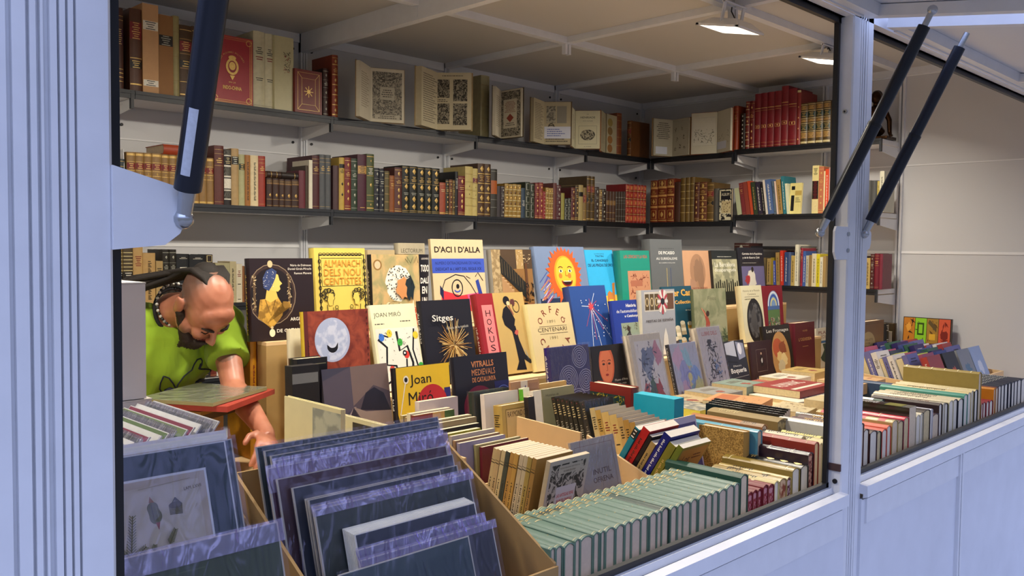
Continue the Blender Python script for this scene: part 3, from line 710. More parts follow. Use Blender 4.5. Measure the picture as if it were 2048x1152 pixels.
# book stack behind and on top
def flat(name, label, x0, x1, y0, y1, z0, z1, col, pg=None, spine='-y', sty='', ck='leather', grp=None, rot=0, kind='h'):
    """a book lying flat, spine toward -y (default) or -x"""
    T = z1-z0
    if spine == '-y': M = frame((0, 0, 1), (0, 1, 0), (-1, 0, 0), (x1, y0+.004, (z0+z1)/2)); Wd, H = y1-y0-.004, x1-x0
    else: M = frame((0, 0, 1), (1, 0, 0), (0, 1, 0), (x0+.004, y0, (z0+z1)/2)); Wd, H = x1-x0-.004, y1-y0
    if rot:
        cx, cy = (x0+x1)/2, (y0+y1)/2
        M = Matrix.Translation((cx, cy, 0)) @ Matrix.Rotation(R(rot), 4, 'Z') @ Matrix.Translation((-cx, -cy, 0)) @ M
    b = book(name, M, Wd, H, T, col, sty, kind, pg, ckind=ck); b['label'] = label
    if grp: b['group'] = grp
    return b
a, b_ = onY(534, 430, 3.735).x, onY(597, 430, 3.735).x
zt = MIDZ+onY(566, 358, 3.722).z-MIDZ
flat('leather_bound_book', 'dark brown book lying on the five short diamond volumes, middle shelf', a+.002, a+.075, 3.735, 3.86, zt+.004, zt+.034, '#3a241a', sty='B.3,2,g;B.7,2,g')
flat('leather_bound_book', 'blackish book lying on the short diamond volumes beside a brown one', a+.078, b_-.002, 3.735, 3.86, zt+.004, zt+.034, '#2c2220', sty='B.2,2,g')
zt = onY(350, 310, 3.722).z
flat('slipcased_book', 'orange red book with square frame lying on the tan mottled volumes', onY(327, 300, 3.74).x, onY(400, 300, 3.74).x, 3.74, 3.93, zt+.003, zt+.045, '#a4401f', sty='F.05,.3,k;B.35,3,k;T.45,.6,g')
# white steel bookend and a dark volume beyond it
t = thing('bookend', 'thin white steel bookend before the tan mottled volumes', 'bookend', Matrix.Translation((onY(253, 300, 3.71).x-.004, 3.715, MIDZ)))
MB().prism([(0, 0), (.20, 0), (.20, .215), (.02, .215)], 0, .002, 'x').obj('plate', WHITE, t)
MB().box(-.05, 0, 0, .2, .0005, .002).obj('base', WHITE, t)
back_row([(252, 318, '#22323a', 'bands', 'dark teal volume leaning behind the bookend'), ], 238, MIDZ, 'middle back shelf')
# ---- top shelf, back wall
t1 = [(250, 16, '#4a2a20', 'B.9,2,g;B.85,2,g;L.55,.75,#3a1830,g;B.25,2,g;B.2,3,g;B.15,3,g;B.1,2,g', 'dark gilt volume with purple label'), ('gap', 262), (287, 18, '#54301c', 'L.63,.84,r,g;B.4,3,g;L.28,.38,k,g;B.08,6,g', 'brown calf volume with red label', {'W': .2}),
      (319, 9, '#c79a6c', 'L.71,.81,w,k;L.08,.15,w,k', 'pinkish tan slipcase with white labels', {'kind': 's', 'name': 'slipcased_book', 'W': .2}), (348, 31, '#96693a', 'L.62,.75,k,s', 'light brown slipcase with black label', {'kind': 's', 'name': 'slipcased_book', 'W': .14}), (361, 32, '#9c9160', 'B.8,1,m;B.5,1,m;B.2,1,m', 'slim parchment volume'),
      (386, 51, '#4a3218', 'brown', 'brown calf volume with orange label', {'W': .2}), (412, 54, '#4a3218', 'brown', 'brown calf volume with orange label', {'W': .2})]
back_row(t1, 232, TOPZ, 'top back shelf')
t1b = [(531, 63, '#c8c1a0', 'T.7,.8,k;T.62,.68,r;T.35,.4,k;B.03,1,k', 'ivory volume with old lettering'), (549, 68, '#c8c1a0', 'T.7,.8,k;T.62,.68,r;T.35,.4,k;B.03,1,k', 'ivory volume with old lettering')]
back_row(t1b, 508, TOPZ, 'top back shelf')
def face_book(label, u0, u1, vt, z, Y, T, col, art=None, side='b', lean=0, vb=None, name='hardcover_book', sty='', spine_left=True, W=None, H=None, kind='h', ckind='plain', rough=.35, film_=None, cat='book', pg=None, v0=None):
    """a book standing with its front cover toward the shop (facing -Y, or -X on the side wall); u0, u1 are the cover's edges"""
    vv = v0 or vt
    if side == 'b':
        a, b = onY(u0, vv, Y), onY(u1, vv, Y); W = W or b.x-a.x; H = H or onY(u0, vt, Y).z-z
        base = Matrix.Translation((a.x, Y, z)) @ Matrix.Rotation(R(-lean), 4, 'X')
        M = base @ RZ @ Matrix.Translation((-T/2 if False else -T/2, 0, 0))
        # after RZ local y runs along +X and local +x faces -Y; push the block back so that its front face lies at Y
    else:
        a, b = onX(u0, vv, Y), onX(u1, vv, Y); W = W or a.y-b.y; H = H or onX(u0, vt, Y).z-z
        base = Matrix.Translation((Y, a.y, z)) @ Matrix.Rotation(R(lean), 4, 'Y')
        M = base @ Matrix.Rotation(R(180), 4, 'Z') @ Matrix.Translation((-T/2, 0, 0))
    if lean:
        M = Matrix.Translation((0, 0, .0)) @ M
    bk = book(name, M, W-.003, H, T, col, sty, kind, pg, ckind=ckind, rough=rough, cat=cat)
    bk['label'] = label
    if art:
        A = Art(W-.003, H); art(A); A.build(bk, frame((0, 1, 0), (0, 0, 1), (1, 0, 0), (T/2, 0, 0)))
    if film_:
        g = .006; m = MB()
        m.add([(T/2+.002, -.004, -.0), (T/2+.002, W+g, 0), (T/2+.003, W+g, H+g), (T/2+.003, -.004, H+g)], [(0, 1, 2, 3)])
        m.add([(T/2+.003, -.004, H+g), (T/2+.003, W+g, H+g), (-T/2-.001, W+g, H+g*.6), (-T/2-.001, -.004, H+g*.6)], [(0, 1, 2, 3)])
        m.obj('plastic_sleeve', film(), bk)
    return bk
def a_indo(A):
    for d, w_ in ((.03, .008), (.05, .004), (.075, .008)): A.line([(d, d*.7), (1-d, d*.7), (1-d, 1-d*.7), (d, 1-d*.7)], w_, GILT, True)
    for x in (.1, .9):
        for y in (.07, .93): A.arcl(x, y, .06, .06, 0, 340, .012, GILT)
    A.arctext('LOS MISIONES MILITARES', .5, .56, .30, 155, 25, .035, GILT)
    A.text('EN LA', .5, .31, .16, .02, GILT, al='c'); A.text('INDO-CHINA', .5, .21, .44, .055, GILT, .01, al='c')
    A.ell(.5, .55, .15, .18, GILT); A.ell(.5, .55, .10, .13, '#8c1f2a'); A.ell(.5, .56, .075, .09, GILT); A.ell(.5, .68, .09, .05, GILT); A.poly([(.44, .42), (.56, .42), (.5, .35)], GILT)
face_book('red folio with gilt crest and INDO-CHINA lettering, top back shelf', 421, 507, 64, TOPZ, 3.722, .03, '#a02530', a_indo, v0=130, ckind='cloth')
def a_tirant(A): A.marks(.5, .55, .85, .8, 60, '#3a2d22', 3, .05, True); A.marks(.5, .5, .8, .75, 30, '#8a3a30', 5, .05, True)
face_book('ivory volume shown cover outward with black gothic title, top back shelf', 549, 588, 70, TOPZ, 3.715, .022, '#bdb68e', a_tirant, v0=130)
def a_redtool(A):
    A.line([(.1, .07), (.9, .07), (.9, .93), (.1, .93)], .012, GILT, True); A.line([(.25, .2), (.75, .2), (.75, .8), (.25, .8)], .01, GILT, True)
    for p, q in (((.1, .07), (.25, .2)), ((.9, .07), (.75, .2)), ((.9, .93), (.75, .8)), ((.1, .93), (.25, .8))): A.line([p, q], .01, GILT)
    for k in range(8):
        a = k*math.pi/4; A.line([(.5, .5), (.5+.17*math.cos(a), .5+.13*math.sin(a))], .02, GILT)
    A.ell(.5, .5, .06, .06, GILT)
face_book('small red leather book with gilt panel and rosette cover, top back shelf', 590, 645, 136, TOPZ, 3.70, .02, '#6e241c', a_redtool, v0=170, ckind='leather')
back_row([(658, 137, '#3d1f1b', 'orns', 'dark ribbed volume behind the small red panel book')], 647, TOPZ, 'top back shelf')
back_row([(677, 110, '#8e3c22', 'rib', 'russet morocco volume with gilt compartments', {'W': .19})], 665, TOPZ, 'top back shelf')
def a_engr(A):
    A.rect(.08, .06, .94, .94, mott('#5b574e', '#a39b88', 60, .85, .42, .6, 2)); A.rect(.3, .42, .72, .66, '#aba390'); A.para(.34, .46, .68, .62, 4, INK, True); A.rect(.15, .05, .88, .14, '#b5ad99'); A.para(.2, .06, .84, .13, 2, INK, True)
    A.arcl(.5, .88, .28, .14, 200, 340, .02, '#3f3a33')
open_book('old folio open at a crowded grey engraving, top back shelf', 735, 808, 711, 134, TOPZ, 3.735, '#8d7450', a_blank, a_engr, TL=.018, TR=.012)
def a_type(A):
    A.para(.1, .93, .9, .96, 1, INK, True)
    for x0, y0, x1, y1 in ((.08, .56, .42, .88), (.52, .5, .9, .88), (.08, .1, .42, .46), (.52, .08, .9, .46)): A.rect(x0, y0, x1, y1, mott('#37322b', '#9a917c', 75, .85, .46, .56, 1.5))
    A.para(.08, .48, .42, .54, 2, INK)
open_book('thick old book open at four blocks of ornament, top back shelf', 866, 944, 830, 146, TOPZ, 3.74, '#a08a62', a_text, a_type, TL=.035, TR=.03, pagec='#c9bd9c')
back_row([(979, 151, '#a59b72', 'B.84,2,m;B.5,1,m;B.3,1,m', 'vellum volume beside the thick open book', {'W': .2})], 962, TOPZ, 'top back shelf')
def a_title1(A):
    A.rect(.05, .03, .95, .97, mott('#3f3b36', '#b3aa95', 80, .85, .44, .58, 2)); A.rect(.2, .2, .8, .8, '#cfc6b0'); A.para(.26, .52, .74, .76, 8, '#8a4a3a', True); A.para(.26, .24, .74, .32, 2, INK, True)
    A.poly([(.5, .32), (.66, .41), (.5, .50), (.34, .41)], '#8e3f30')
open_book('open book with dark ornamented title page and red lozenge, top shelf', 998, 1046, 984, 182, TOPZ, 3.74, '#4f4026', a_blank, a_title1, TL=.016, TR=.010)
def a_pl(A):
    A.rect(.12, .5, .45, .9, mott('#6f6a5e', '#aaa28c', 80, .85)); A.rect(.5, .5, .85, .9, '#8f8a7c'); A.arcl(.3, .4, .13, .07, 0, 360, .03, '#2f2b26'); A.arcl(.3, .42, .1, .1, 20, 160, .03, '#2f2b26'); A.para(.1, .05, .9, .2, 3, INK); A.rect(.0, .14, 1.0, .42, '#d9dbe6'); A.para(.15, .18, .8, .38, 4, '#5a6ab0')
open_book('open old book with pliers plate and white note card, top shelf', 1083, 1144, 1060, 203, TOPZ, 3.74, '#5b4424', a_text, a_pl, TL=.02, TR=.012, pagec='#b9ac8b')
def a_henr(A):
    A.text('LA', .5, .9, .08, .025, INK, al='c'); A.text('HENRIADE', .5, .8, .6, .05, INK, .01, al='c'); A.text('DE M VOLTAIRE', .5, .72, .4, .02, INK, al='c'); A.line([(.13, .12), (.87, .12), (.87, .6), (.13, .6)], .01, INK, True); A.ell(.5, .36, .3, .22, mott('#4a453c', '#b5ab90', 90, .85))
    A.text('A PARIS', .5, .04, .3, .02, INK, al='c')
def a_shells(A):
    for i in range(4): A.ell(.35, .14+.22*i, .24, .2, ['#9a6b3a', '#a5733c', '#8d7040', '#a08a4a'][i])
open_book('open book with framed vignette title, another plate of shells beside it', 1148, 1206, 1141, 221, TOPZ, 3.735, '#8a5a30', a_blank, a_henr, TL=.006, TR=.012, pagec='#d9d2b0')
open_book('open book showing a column of brown shells, top back shelf', 1208, 1230, 1200, 226, TOPZ, 3.75, '#a9552c', a_blank, a_shells, TL=.006, TR=.012, pagec='#b8ad8c', Wd=.15)
back_row([(1244, 226, '#8c4a26', 'bands', 'slim chestnut volume behind the shell plates', {'back': .06})], 1234, TOPZ, 'top back shelf', wall=3.9)
face_book('brown mottled leather book standing in the top shelf corner', 1262, 1299, 241, TOPZ, 3.73, .035, '#6e4320', None, v0=290, ckind='leather', sty='brown')
# ---- top shelf, side wall
def a_t2(A): A.para(.15, .45, .85, .92, 9, INK, True); A.rect(.1, .05, .7, .25, '#c8ccd6')
def a_insects(A):
    A.line([(.05, .05), (.95, .05), (.95, .95), (.05, .95)], .006, '#8a8370', True)
    for i, (x, y) in enumerate(((.2, .7), (.6, .75), (.3, .45), (.7, .5), (.2, .2), (.5, .25), (.75, .2))): A.marks(x-.05, y-.05, x+.05, y+.05, 10, '#4b4334', i, .04)
open_book('open book with dusty title page and plate of small insects, side wall', 1345, 1380, 1304, 240, 2.232, 5.09, '#8a6a40', a_t2, a_insects, side='r', TL=.012, TR=.012, pagec='#aca590')
def a_map(A):
    A.rect(.02, .2, .95, .9, '#c9c4b2'); A.line([(.05, .2), (.95, .2), (.95, .88), (.05, .88)], .006, '#8a8370', True); A.marks(.1, .25, .9, .6, 60, '#55503f', 8, .04)
    pts = [(.1+.08*i, .55-.035*i+.02*(i % 3)) for i in range(10)]; A.line(pts, .012, INK)
def a_map2(A): A.marks(.1, .2, .9, .5, 20, '#8a826c', 4, .05); A.rect(.0, .08, .7, .26, '#d5d7e0')
open_book('pale atlas open at a coastal map with white slip, side wall', 1437, 1465, 1382, 223, 2.232, 5.09, '#9a4a26', a_map, a_map2, side='r', TL=.012, TR=.014, pagec='#c9c3ad')
side_row([(1474, 212, '#9a3f22', 'lines', 'upright russet volume closing the corner section')], 1465, 2.236, 'top side shelf', vb=300)
side_row([(1489, 227, '#2a2016', 'ovals', 'small black volume with pale ovals'), (1497, 203, '#7a2a22', 'gold', 'slim red gilt volume'), (1507, 202, '#6e1c1c', 'orn', 'slim dark red volume')] +
    [(u, v, '#7a1722', 'circ', 'tall crimson volume with gilt band and ring', {'W': .21}) for u, v in ((1519, 188), (1532, 186), (1546, 184), (1560, 182), (1574, 172), (1591, 177))] +
    [(1599, 182, '#8a2a26', 'B.97,14,c;O.7,g,.8;O.5,g,.8;O.3,g,.8;O.1,g,.8', 'red volume with gilt corner pieces', {'W': .22})] +
    [(u, v, '#54401f', 'greenlab', 'brown volume with green labels') for u, v in ((1613, 207), (1629, 205), (1644, 203), (1659, 201))] +
    [('gap', 1664)], 1479, 2.249, 'top side shelf', vb=296)
# ---- middle shelf, side wall
side_row([(u, v, '#7a3016', 'med', 'russet volume with gilt medallions') for u, v in ((1314, 361), (1332, 359), (1347, 357))] +
    [(1359, 364, '#4a2a1c', '', 'plain dark brown volume')] +
    [(u, v, '#6f5524', 'cream6', 'ribbed brown and gold volume', {'W': .22}) for u, v in ((1369, 356), (1378, 355), (1387, 354))] +
    [(1397, 365, '#5a2c1e', 'orn', 'brown gilt volume'), (1412, 364, '#6a3a20', 'rib', 'wide ribbed brown volume'), (1426, 365, '#6b5024', 'brown', 'mottled brown volume with red case', {'W': .21}), (1437, 377, '#5f5d58', '', 'grey cloth volume')], 1299, 1.785, 'middle side shelf', vb=442)
def a_nou(A):
    A.rect(0, 0, 1, 1, '#16161c'); A.rect(.04, .03, .96, .97, mott('#d9d0ae', '#1d1b1e', 40, .5, .5, .56, 1)); A.rect(.2, .25, .95, .62, '#cbb98a'); A.marks(.25, .28, .9, .58, 30, '#5a3526', 3, .07); A.rect(.15, .66, .9, .93, '#1a1a20'); A.text('ALBUM', .5, .78, .6, .09, '#e6dcc0', al='c')
face_book('black and cream illustrated album cover, middle side shelf', 1438, 1464, 378, 1.785, 5.07, .02, '#1a1a22', a_nou, 'r', v0=410)
lp = lambda d: dict(P, lean=d)
side_row([(1484, 375, '#b9bd98', '', 'low pale green paperback', lp(9)), (1492, 364, '#7e2f33', 'lines', 'leaning wine paperback', lp(9)), (1501, 362, '#8f3f33', '', 'leaning brick paperback', lp(9)), (1507, 360, '#c24a2a', '', 'leaning orange paperback', lp(9)),
    (1516, 362, '#33402c', 'upg', 'leaning dark green volume', lp(8)), (1526, 362, '#2e2638', 'upw', 'leaning purple grey volume', lp(8)), (1531, 365, '#1c1a1c', 'upw', 'slim leaning black volume', lp(8)), (1536, 358, '#ddd2c4', '', 'slim leaning white paperback', lp(8)),
    (1548, 357, '#4f6796', 'upw', 'leaning blue volume', lp(8)), (1553, 360, '#5b6a78', 'txt', 'leaning grey blue paperback', lp(7)), (1557, 360, '#e2c6b4', '', 'slim leaning pink paperback', lp(7)), (1566, 357, '#a8854c', 'up', 'leaning tan paperback', lp(7)),
    (1573, 350, '#2b7480', 'upw', 'leaning teal paperback', lp(6)), (1578, 365, '#d8d9b8', '', 'leaning pale mint paperback', lp(6))], 1474, 1.824, 'middle side shelf', vb=424, name='paperback_book')
def a_cream(A): A.rect(.12, .1, .4, .6, '#16161a'); A.rect(.12, .78, .42, .9, '#16161a'); A.rect(.45, .6, 1, .75, '#b39a50'); A.para(.5, .36, .95, .54, 3, '#4a4538')
face_book('pale yellow paperback with black blocks on its cover, middle side shelf', 1578, 1602, 366, 1.824, 5.10, .016, '#d8cb84', a_cream, 'r', lean=5, v0=400, name='paperback_book')
side_row([(1635, 331, '#d9c98a', 'L.3,.68,#1b1214,r;L.05,.28,c;T.8,.95,n', 'illustrated paperback with black and red band', lp(0)), (1645, 333, '#b36a4a', 'orn', 'patterned rust paperback', lp(0)), (1648, 342, '#dccf9c', '', 'thin cream paperback', lp(0)), (1655, 338, '#cf4420', 'upw', 'bright orange paperback', lp(0)), (1660, 335, '#b98f8a', '', 'pinkish paperback', lp(0))], 1622, 1.824, 'middle side shelf', vb=422)
side_row([(1740, 361, '#4b4b49', '', 'charcoal volume behind the middle post'), (1752, 361, '#4b4b49', '', 'charcoal volume behind the middle post'), (1757, 362, '#b8a557', 'up', 'slim mustard volume', lp(0)), (1766, 342, '#cfcbb4', 'up', 'tall pale paperback leaning on the bookend', lp(0))], 1722, 1.824, 'middle side shelf', vb=420)
# ---- lower shelf, side wall
side_row([(1540, 517, '#a78b54', 'up', 'tan paperback', lp(0)), (1546, 515, '#8d7a1f', '', 'olive yellow paperback', lp(0)), (1552, 520, '#3a4aa0', 'upw', 'blue paperback', lp(3)), (1560, 503, '#9c7d45', 'up', 'tan upright paperback', lp(3)), (1567, 499, '#c3311f', 'upw', 'bright red paperback', lp(2)),
    (1575, 504, '#2a4372', 'upw', 'blue volume', lp(0)), (1580, 504, '#4a5a80', '', 'slate blue paperback', lp(0)), (1588, 511, '#b49a55', 'up', 'tan paperback with dark lettering', lp(0)), (1595, 489, '#d9d6c0', 'up', 'tall white paperback', lp(0)),
    ('gap', 1599), (1604, 496, '#8a1d34', 'lines', 'tall crimson volume', {'W': .18}), (1610, 502, '#3a5a9c', 'upw', 'blue and white paperback', lp(0)), (1616, 511, '#b8b39a', 'up', 'grey cream paperback', lp(0)), (1622, 510, '#8e7444', '', 'brown paperback', lp(0)), (1631, 507, '#cfc6a8', 'up', 'cream paperback with dark title', lp(0)),
    (1638, 508, '#cfc023', 'up', 'yellow and black paperback', lp(0)), (1644, 514, '#d8d4bd', 'up', 'pale cream paperback', lp(0)), (1650, 512, '#a08552', '', 'tan end paperback', lp(0))], 1532, 1.377, 'lower side shelf', vb=560, name='paperback_book')
side_row([(1722, 515, '#5f6a4a', 'orns', 'olive patterned volume'), (1729, 512, '#3a2a22', 'orn', 'dark gilt volume'), (1739, 516, '#b49a5a', 'up', 'golden paperback', lp(0)), (1747, 508, '#4a1f1c', 'orns', 'dark red gilt volume'), (1757, 507, '#6e1a2a', 'lines', 'wine volume', {'lean': 0}), (1764, 508, '#7a2a3a', '', 'rose volume')], 1711, 1.377, 'lower side shelf beyond the post', vb=560)
zt = onX(1500, 500, 5.08).z
flat('hardcover_book', 'long black book lying slanted across the lower side shelf row', 5.11, 5.33, onX(1600, 490, 5.1).y, onX(1495, 490, 5.1).y, 1.60, 1.622, '#15151a', spine='-x', ck='plain')
side_row([(1496, 486, '#3f1d18', 'orns', 'dark red book standing at the corner end'), (1530, 515, '#6d5c3c', '', 'brown volume under the slanted black book')], 1466, 1.377, 'lower side shelf', vb=560)
# ---- lower shelf, back wall (behind the bookseller)
back_row([(246, 494, '#7a6434', 'lope', 'brown volume with wavy gilt lines'), (266, 494, '#4a3d28', 'lope', 'brown volume with wavy gilt lines'), (286, 492, '#b7935c', 'txtr', 'tan volume with red lettering', {'W': .2}), (311, 506, '#b7935c', 'up', 'thick buff volume with upright title'), (325, 522, '#a88c5a', 'txt', 'short buff paperback', P),
    (339, 499, '#221d16', 'orns', 'blackish tooled volume'), (353, 499, '#221d16', 'orns', 'blackish tooled volume'), (379, 508, '#13161c', 'L.9,.94,k,w;T.7,.76,w', 'black volume with white title'), (411, 509, '#13161c', 'L.9,.94,k,w;T.7,.76,w', 'black volume with white title'), (426, 509, '#2b1d16', 'F.85,.98,c', 'dark volume with cream square'),
    ('gap', 430), (459, 526, '#a49d78', 'up', 'pale olive paperback', P), (472, 523, '#b3a783', 'up', 'beige paperback with upright title', P), (484, 528, '#cfc5ac', 'txtr', 'cream paperback behind the bookseller', P), (490, 532, '#8a5a34', '', 'brown volume behind the bookseller'), (500, 533, '#3f1a1a', 'orns', 'dark wine gilt volume')], 232, 1.332, 'lower back shelf', front=3.73)
# tall volumes behind the face-out display, with books lying on them
random.seed(9)
# ---------------------------------------------------------------- tables and stepped display
TZ = .88
t = thing('sales_table', 'long plywood sales table behind the counter sill, under all the crates', 'table', Matrix.Translation((0, 0, 0)))
MB().box(-.5, 5.30, 1.12, 2.72, TZ-.03, TZ).box(1.45, 5.30, 2.72, 3.02, TZ-.03, TZ).obj('table_top', PLY, t)
for x in (-.4, 1.5, 3.4, 5.2):
    for y in (1.2, 2.66): MB().box(x-.02, x+.02, y-.02, y+.02, 0, TZ-.03).obj('leg', STEEL, t)
for x in (1.60, 5.1): MB().box(x-.02, x+.02, 2.92, 2.96, 0, TZ-.03).obj('leg', STEEL, t)
def riser(label, x0, x1, y0, y1, z1):
    t = thing('display_riser', label, 'display riser', Matrix.Translation((x0, y0, TZ)))
    h = z1-TZ; L = x1-x0; D = y1-y0; th = .012
    MB().box(0, L, 0, D, h-th, h).obj('top_board', PLY, t)
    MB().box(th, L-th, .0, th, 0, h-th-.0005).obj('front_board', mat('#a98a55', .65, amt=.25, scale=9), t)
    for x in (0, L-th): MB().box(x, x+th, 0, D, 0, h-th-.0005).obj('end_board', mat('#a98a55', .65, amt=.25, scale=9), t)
    return t
R1Z, R2Z = 1.277, 1.087
riser('narrow plywood stand under the golden bust book', 1.455, 1.715, 2.60, 2.70, R1Z)
riser('tall plywood riser under the top row of face-out books', 1.72, 4.98, 2.60, 2.98, R1Z)
riser('lower plywood riser under the middle row of face-out books', 1.64, 4.98, 2.37, 2.595, R2Z)
def lean_pt(u, v, Y0, z0, a):
    """where the view ray meets the plane of a cover leaning back a degrees from the line (Y0, z0)"""
    n = Vector((0, -math.cos(R(a)), math.sin(R(a)))); d = ray(u, v); P0 = Vector((0, Y0, z0))
    k = (P0-CAM).dot(n)/d.dot(n); return CAM+d*k
def disp(label, u0, u1, vt, Y0, z0, T, col, art, lean=10, sty='', kind='h', film_=False, name='hardcover_book', H=None, W=None, rough=.28, ck='plain', cat='book', pg=None, roll=0, dx=0):
    a = lean_pt(u0, vt, Y0, z0, lean); b = lean_pt(u1, vt-(u1-u0)*.03, Y0, z0, lean)
    W = W or b.x-a.x; H = H or (a.z-z0-T*math.sin(R(max(0, lean))))/math.cos(R(lean))
    # local: y runs along +X (spine at low X), +x faces the shop; rotate about the bottom front edge
    M = Matrix.Translation((a.x+dx, Y0, z0+T*math.sin(R(max(0, lean))))) @ Matrix.Rotation(R(-lean), 4, 'X') @ Matrix.Rotation(R(roll), 4, 'Y') @ RZ @ Matrix.Translation((-T/2, 0, .0005))
    Wd = W-.003
    bk = book(name, M, Wd, H, T, col, sty, kind, pg, ckind=ck, rough=rough, cat=cat); bk['label'] = label
    if art:
        A = Art(Wd, H); art(A); A.build(bk, front(None, Wd, T))
    if film_:
        g = .008; m = MB()
        m.add([(T/2+.003, -.006, .002), (T/2+.003, Wd+g, .002), (T/2+.004, Wd+g, H+g), (T/2+.004, -.006, H+g)], [(0, 1, 2, 3)])
        m.add([(T/2+.003, -.006, .002), (T/2+.004, -.006, H+g), (-T/2-.002, -.006, H+g), (-T/2-.002, -.006, .002)], [(0, 1, 2, 3)])
        m.obj('plastic_sleeve', film(), bk)
    return bk
def panel(c): return lambda A: A.rect(0, 0, 1, 1, c)
# ---- top row
def a_arg(A):
    A.rect(0, 0, 1, 1, '#251a1e'); A.ell(.33, .56, .37, .40, '#3a2a26', 40); A.ell(.33, .56, .33, .37, '#1f1719', 40); A.arcl(.33, .56, .37, .42, 0, 360, .012, '#8a7660')
    for x in (.06, .60): A.line([(x, .36), (x, .80)], .035, '#5f4a34'); A.marks(x-.03, .36, x+.03, .8, 22, '#c9b48a', int(x*90), .02)
    A.poly([(.14, .50), (.10, .28), (.22, .20), (.30, .14), (.40, .22), (.48, .30), (.50, .47), (.60, .46), (.62, .40), (.52, .38), (.42, .52)], mott('#8a6524', '#c99a3e', 30))
    A.line([(.22, .5), (.3, .3), (.38, .5)], .012, '#5a3d16'); A.poly([(.22, .50), (.25, .62), (.27, .68), (.40, .68), (.39, .60), (.42, .51), (.3, .46)], '#d9b85a')
    A.poly([(.27, .62), (.28, .78), (.36, .82), (.43, .80), (.45, .73), (.49, .69), (.45, .66), (.46, .62), (.42, .59), (.36, .60)], '#e3c468')
    A.poly([(.20, .64), (.19, .76), (.25, .85), (.34, .88), (.41, .84), (.39, .76), (.33, .66), (.28, .60)], '#38456f'); A.marks(.2, .64, .37, .84, 26, '#e8e6dc', 4, .012)
    A.ell(.31, .93, .04, .05, '#c9b48a'); A.ell(.31, .09, .045, .055, '#e6dcb8'); A.ell(.31, .155, .02, .02, '#c9b48a')
    A.text('Núria de Dalmases', .97, .90, .34, .026, '#efe6d8', al='r'); A.text('Daniel Giralt-Miracle', .97, .855, .38, .026, '#efe6d8', al='r'); A.text('Ramon Manent', .97, .80, .28, .026, '#efe6d8', al='r')
    A.text('ARGENTERS', .96, .225, .36, .042, '#efe6d8', .01, al='r'); A.text('I JOIERS', .96, .165, .22, .042, '#efe6d8', .01, al='r'); A.text('DE CATALUNYA', .96, .09, .58, .042, '#efe6d8', .01, al='r')
disp('dark art book with golden bust in a blue cap and pearl pendant', 498, 626, 517, 2.625, R1Z, .03, '#241a1e', a_arg, 4, sty='V.08,.8,y')
def a_alm(A):
    A.rect(0, 0, 1, 1, '#d6bf5c')
    k = '#1d1812'
    A.line([(.09, .16), (.09, .92), (.97, .92), (.97, .16)], .022, k); A.line([(.13, .55), (.13, .88), (.93, .88), (.93, .55), (.13, .55)], .010, k)
    for i in range(12): A.arcl(.12+.07*i, .925, .035, .02, 0, 360, .010, k)
    for i in range(9):
        for x in (.09, .97): A.arcl(x, .22+.078*i, .022, .03, 0, 360, .012, k)
    A.text('ALMANACH', .53, .775, .72, .085, '#c9862e', al='c'); A.text('DELS NOU', .53, .67, .72, .085, '#c9862e', al='c'); A.text('CENTISTES', .53, .565, .74, .085, '#c9862e', al='c')
    for cx, s in ((.25, 1), (.80, -1)):
        for i in range(9): A.arcl(cx-.02*s+.085*math.cos(i*.7), .45+.05*math.sin(i*.7), .04, .035, 0, 360, .014, k)
        A.poly([(cx-.01*s, .47), (cx+.07*s, .46), (cx+.10*s, .40), (cx+.07*s, .385), (cx+.06*s, .33), (cx-.01*s, .32), (cx-.04*s, .38)], '#d6bf5c')
        A.line([(cx+.07*s, .46), (cx+.10*s, .40), (cx+.07*s, .385), (cx+.06*s, .33)], .008, k)
        A.line([(cx-.05*s, .33), (cx-.03*s, .17)], .014, k); A.line([(cx+.06*s, .30), (cx+.09*s, .17)], .010, k)
        for i in range(4): A.arcl(cx+.13*s, .30-.04*i, .03, .03, 0, 360, .010, k)
    A.line([(.1, .16), (.97, .16)], .016, k); A.text('MCMXI', .53, .175, .25, .03, k, .02, al='c'); A.para(.06, .02, 1, .12, 3, '#c7a64a')
disp('yellow almanac with black garland frame and two curly haired heads', 627, 730, 496, 2.70, R1Z, .035, '#d6bf5c', a_alm, 5)
disp('cream book lying behind the yellow almanac, only its edge showing', 735, 790, 500, 2.86, R1Z, .03, '#b9a47c', None, 4)
disp('cream old style book titled in capitals, behind the spotted cover', 796, 850, 486, 2.86, R1Z, .03, '#a99f88', lambda A: (A.text('LECTORIUM', .5, .88, .8, .05, '#5a5548', .01, al='c'), A.para(.1, .6, .9, .84, 5, '#5a5548', True)), 4)
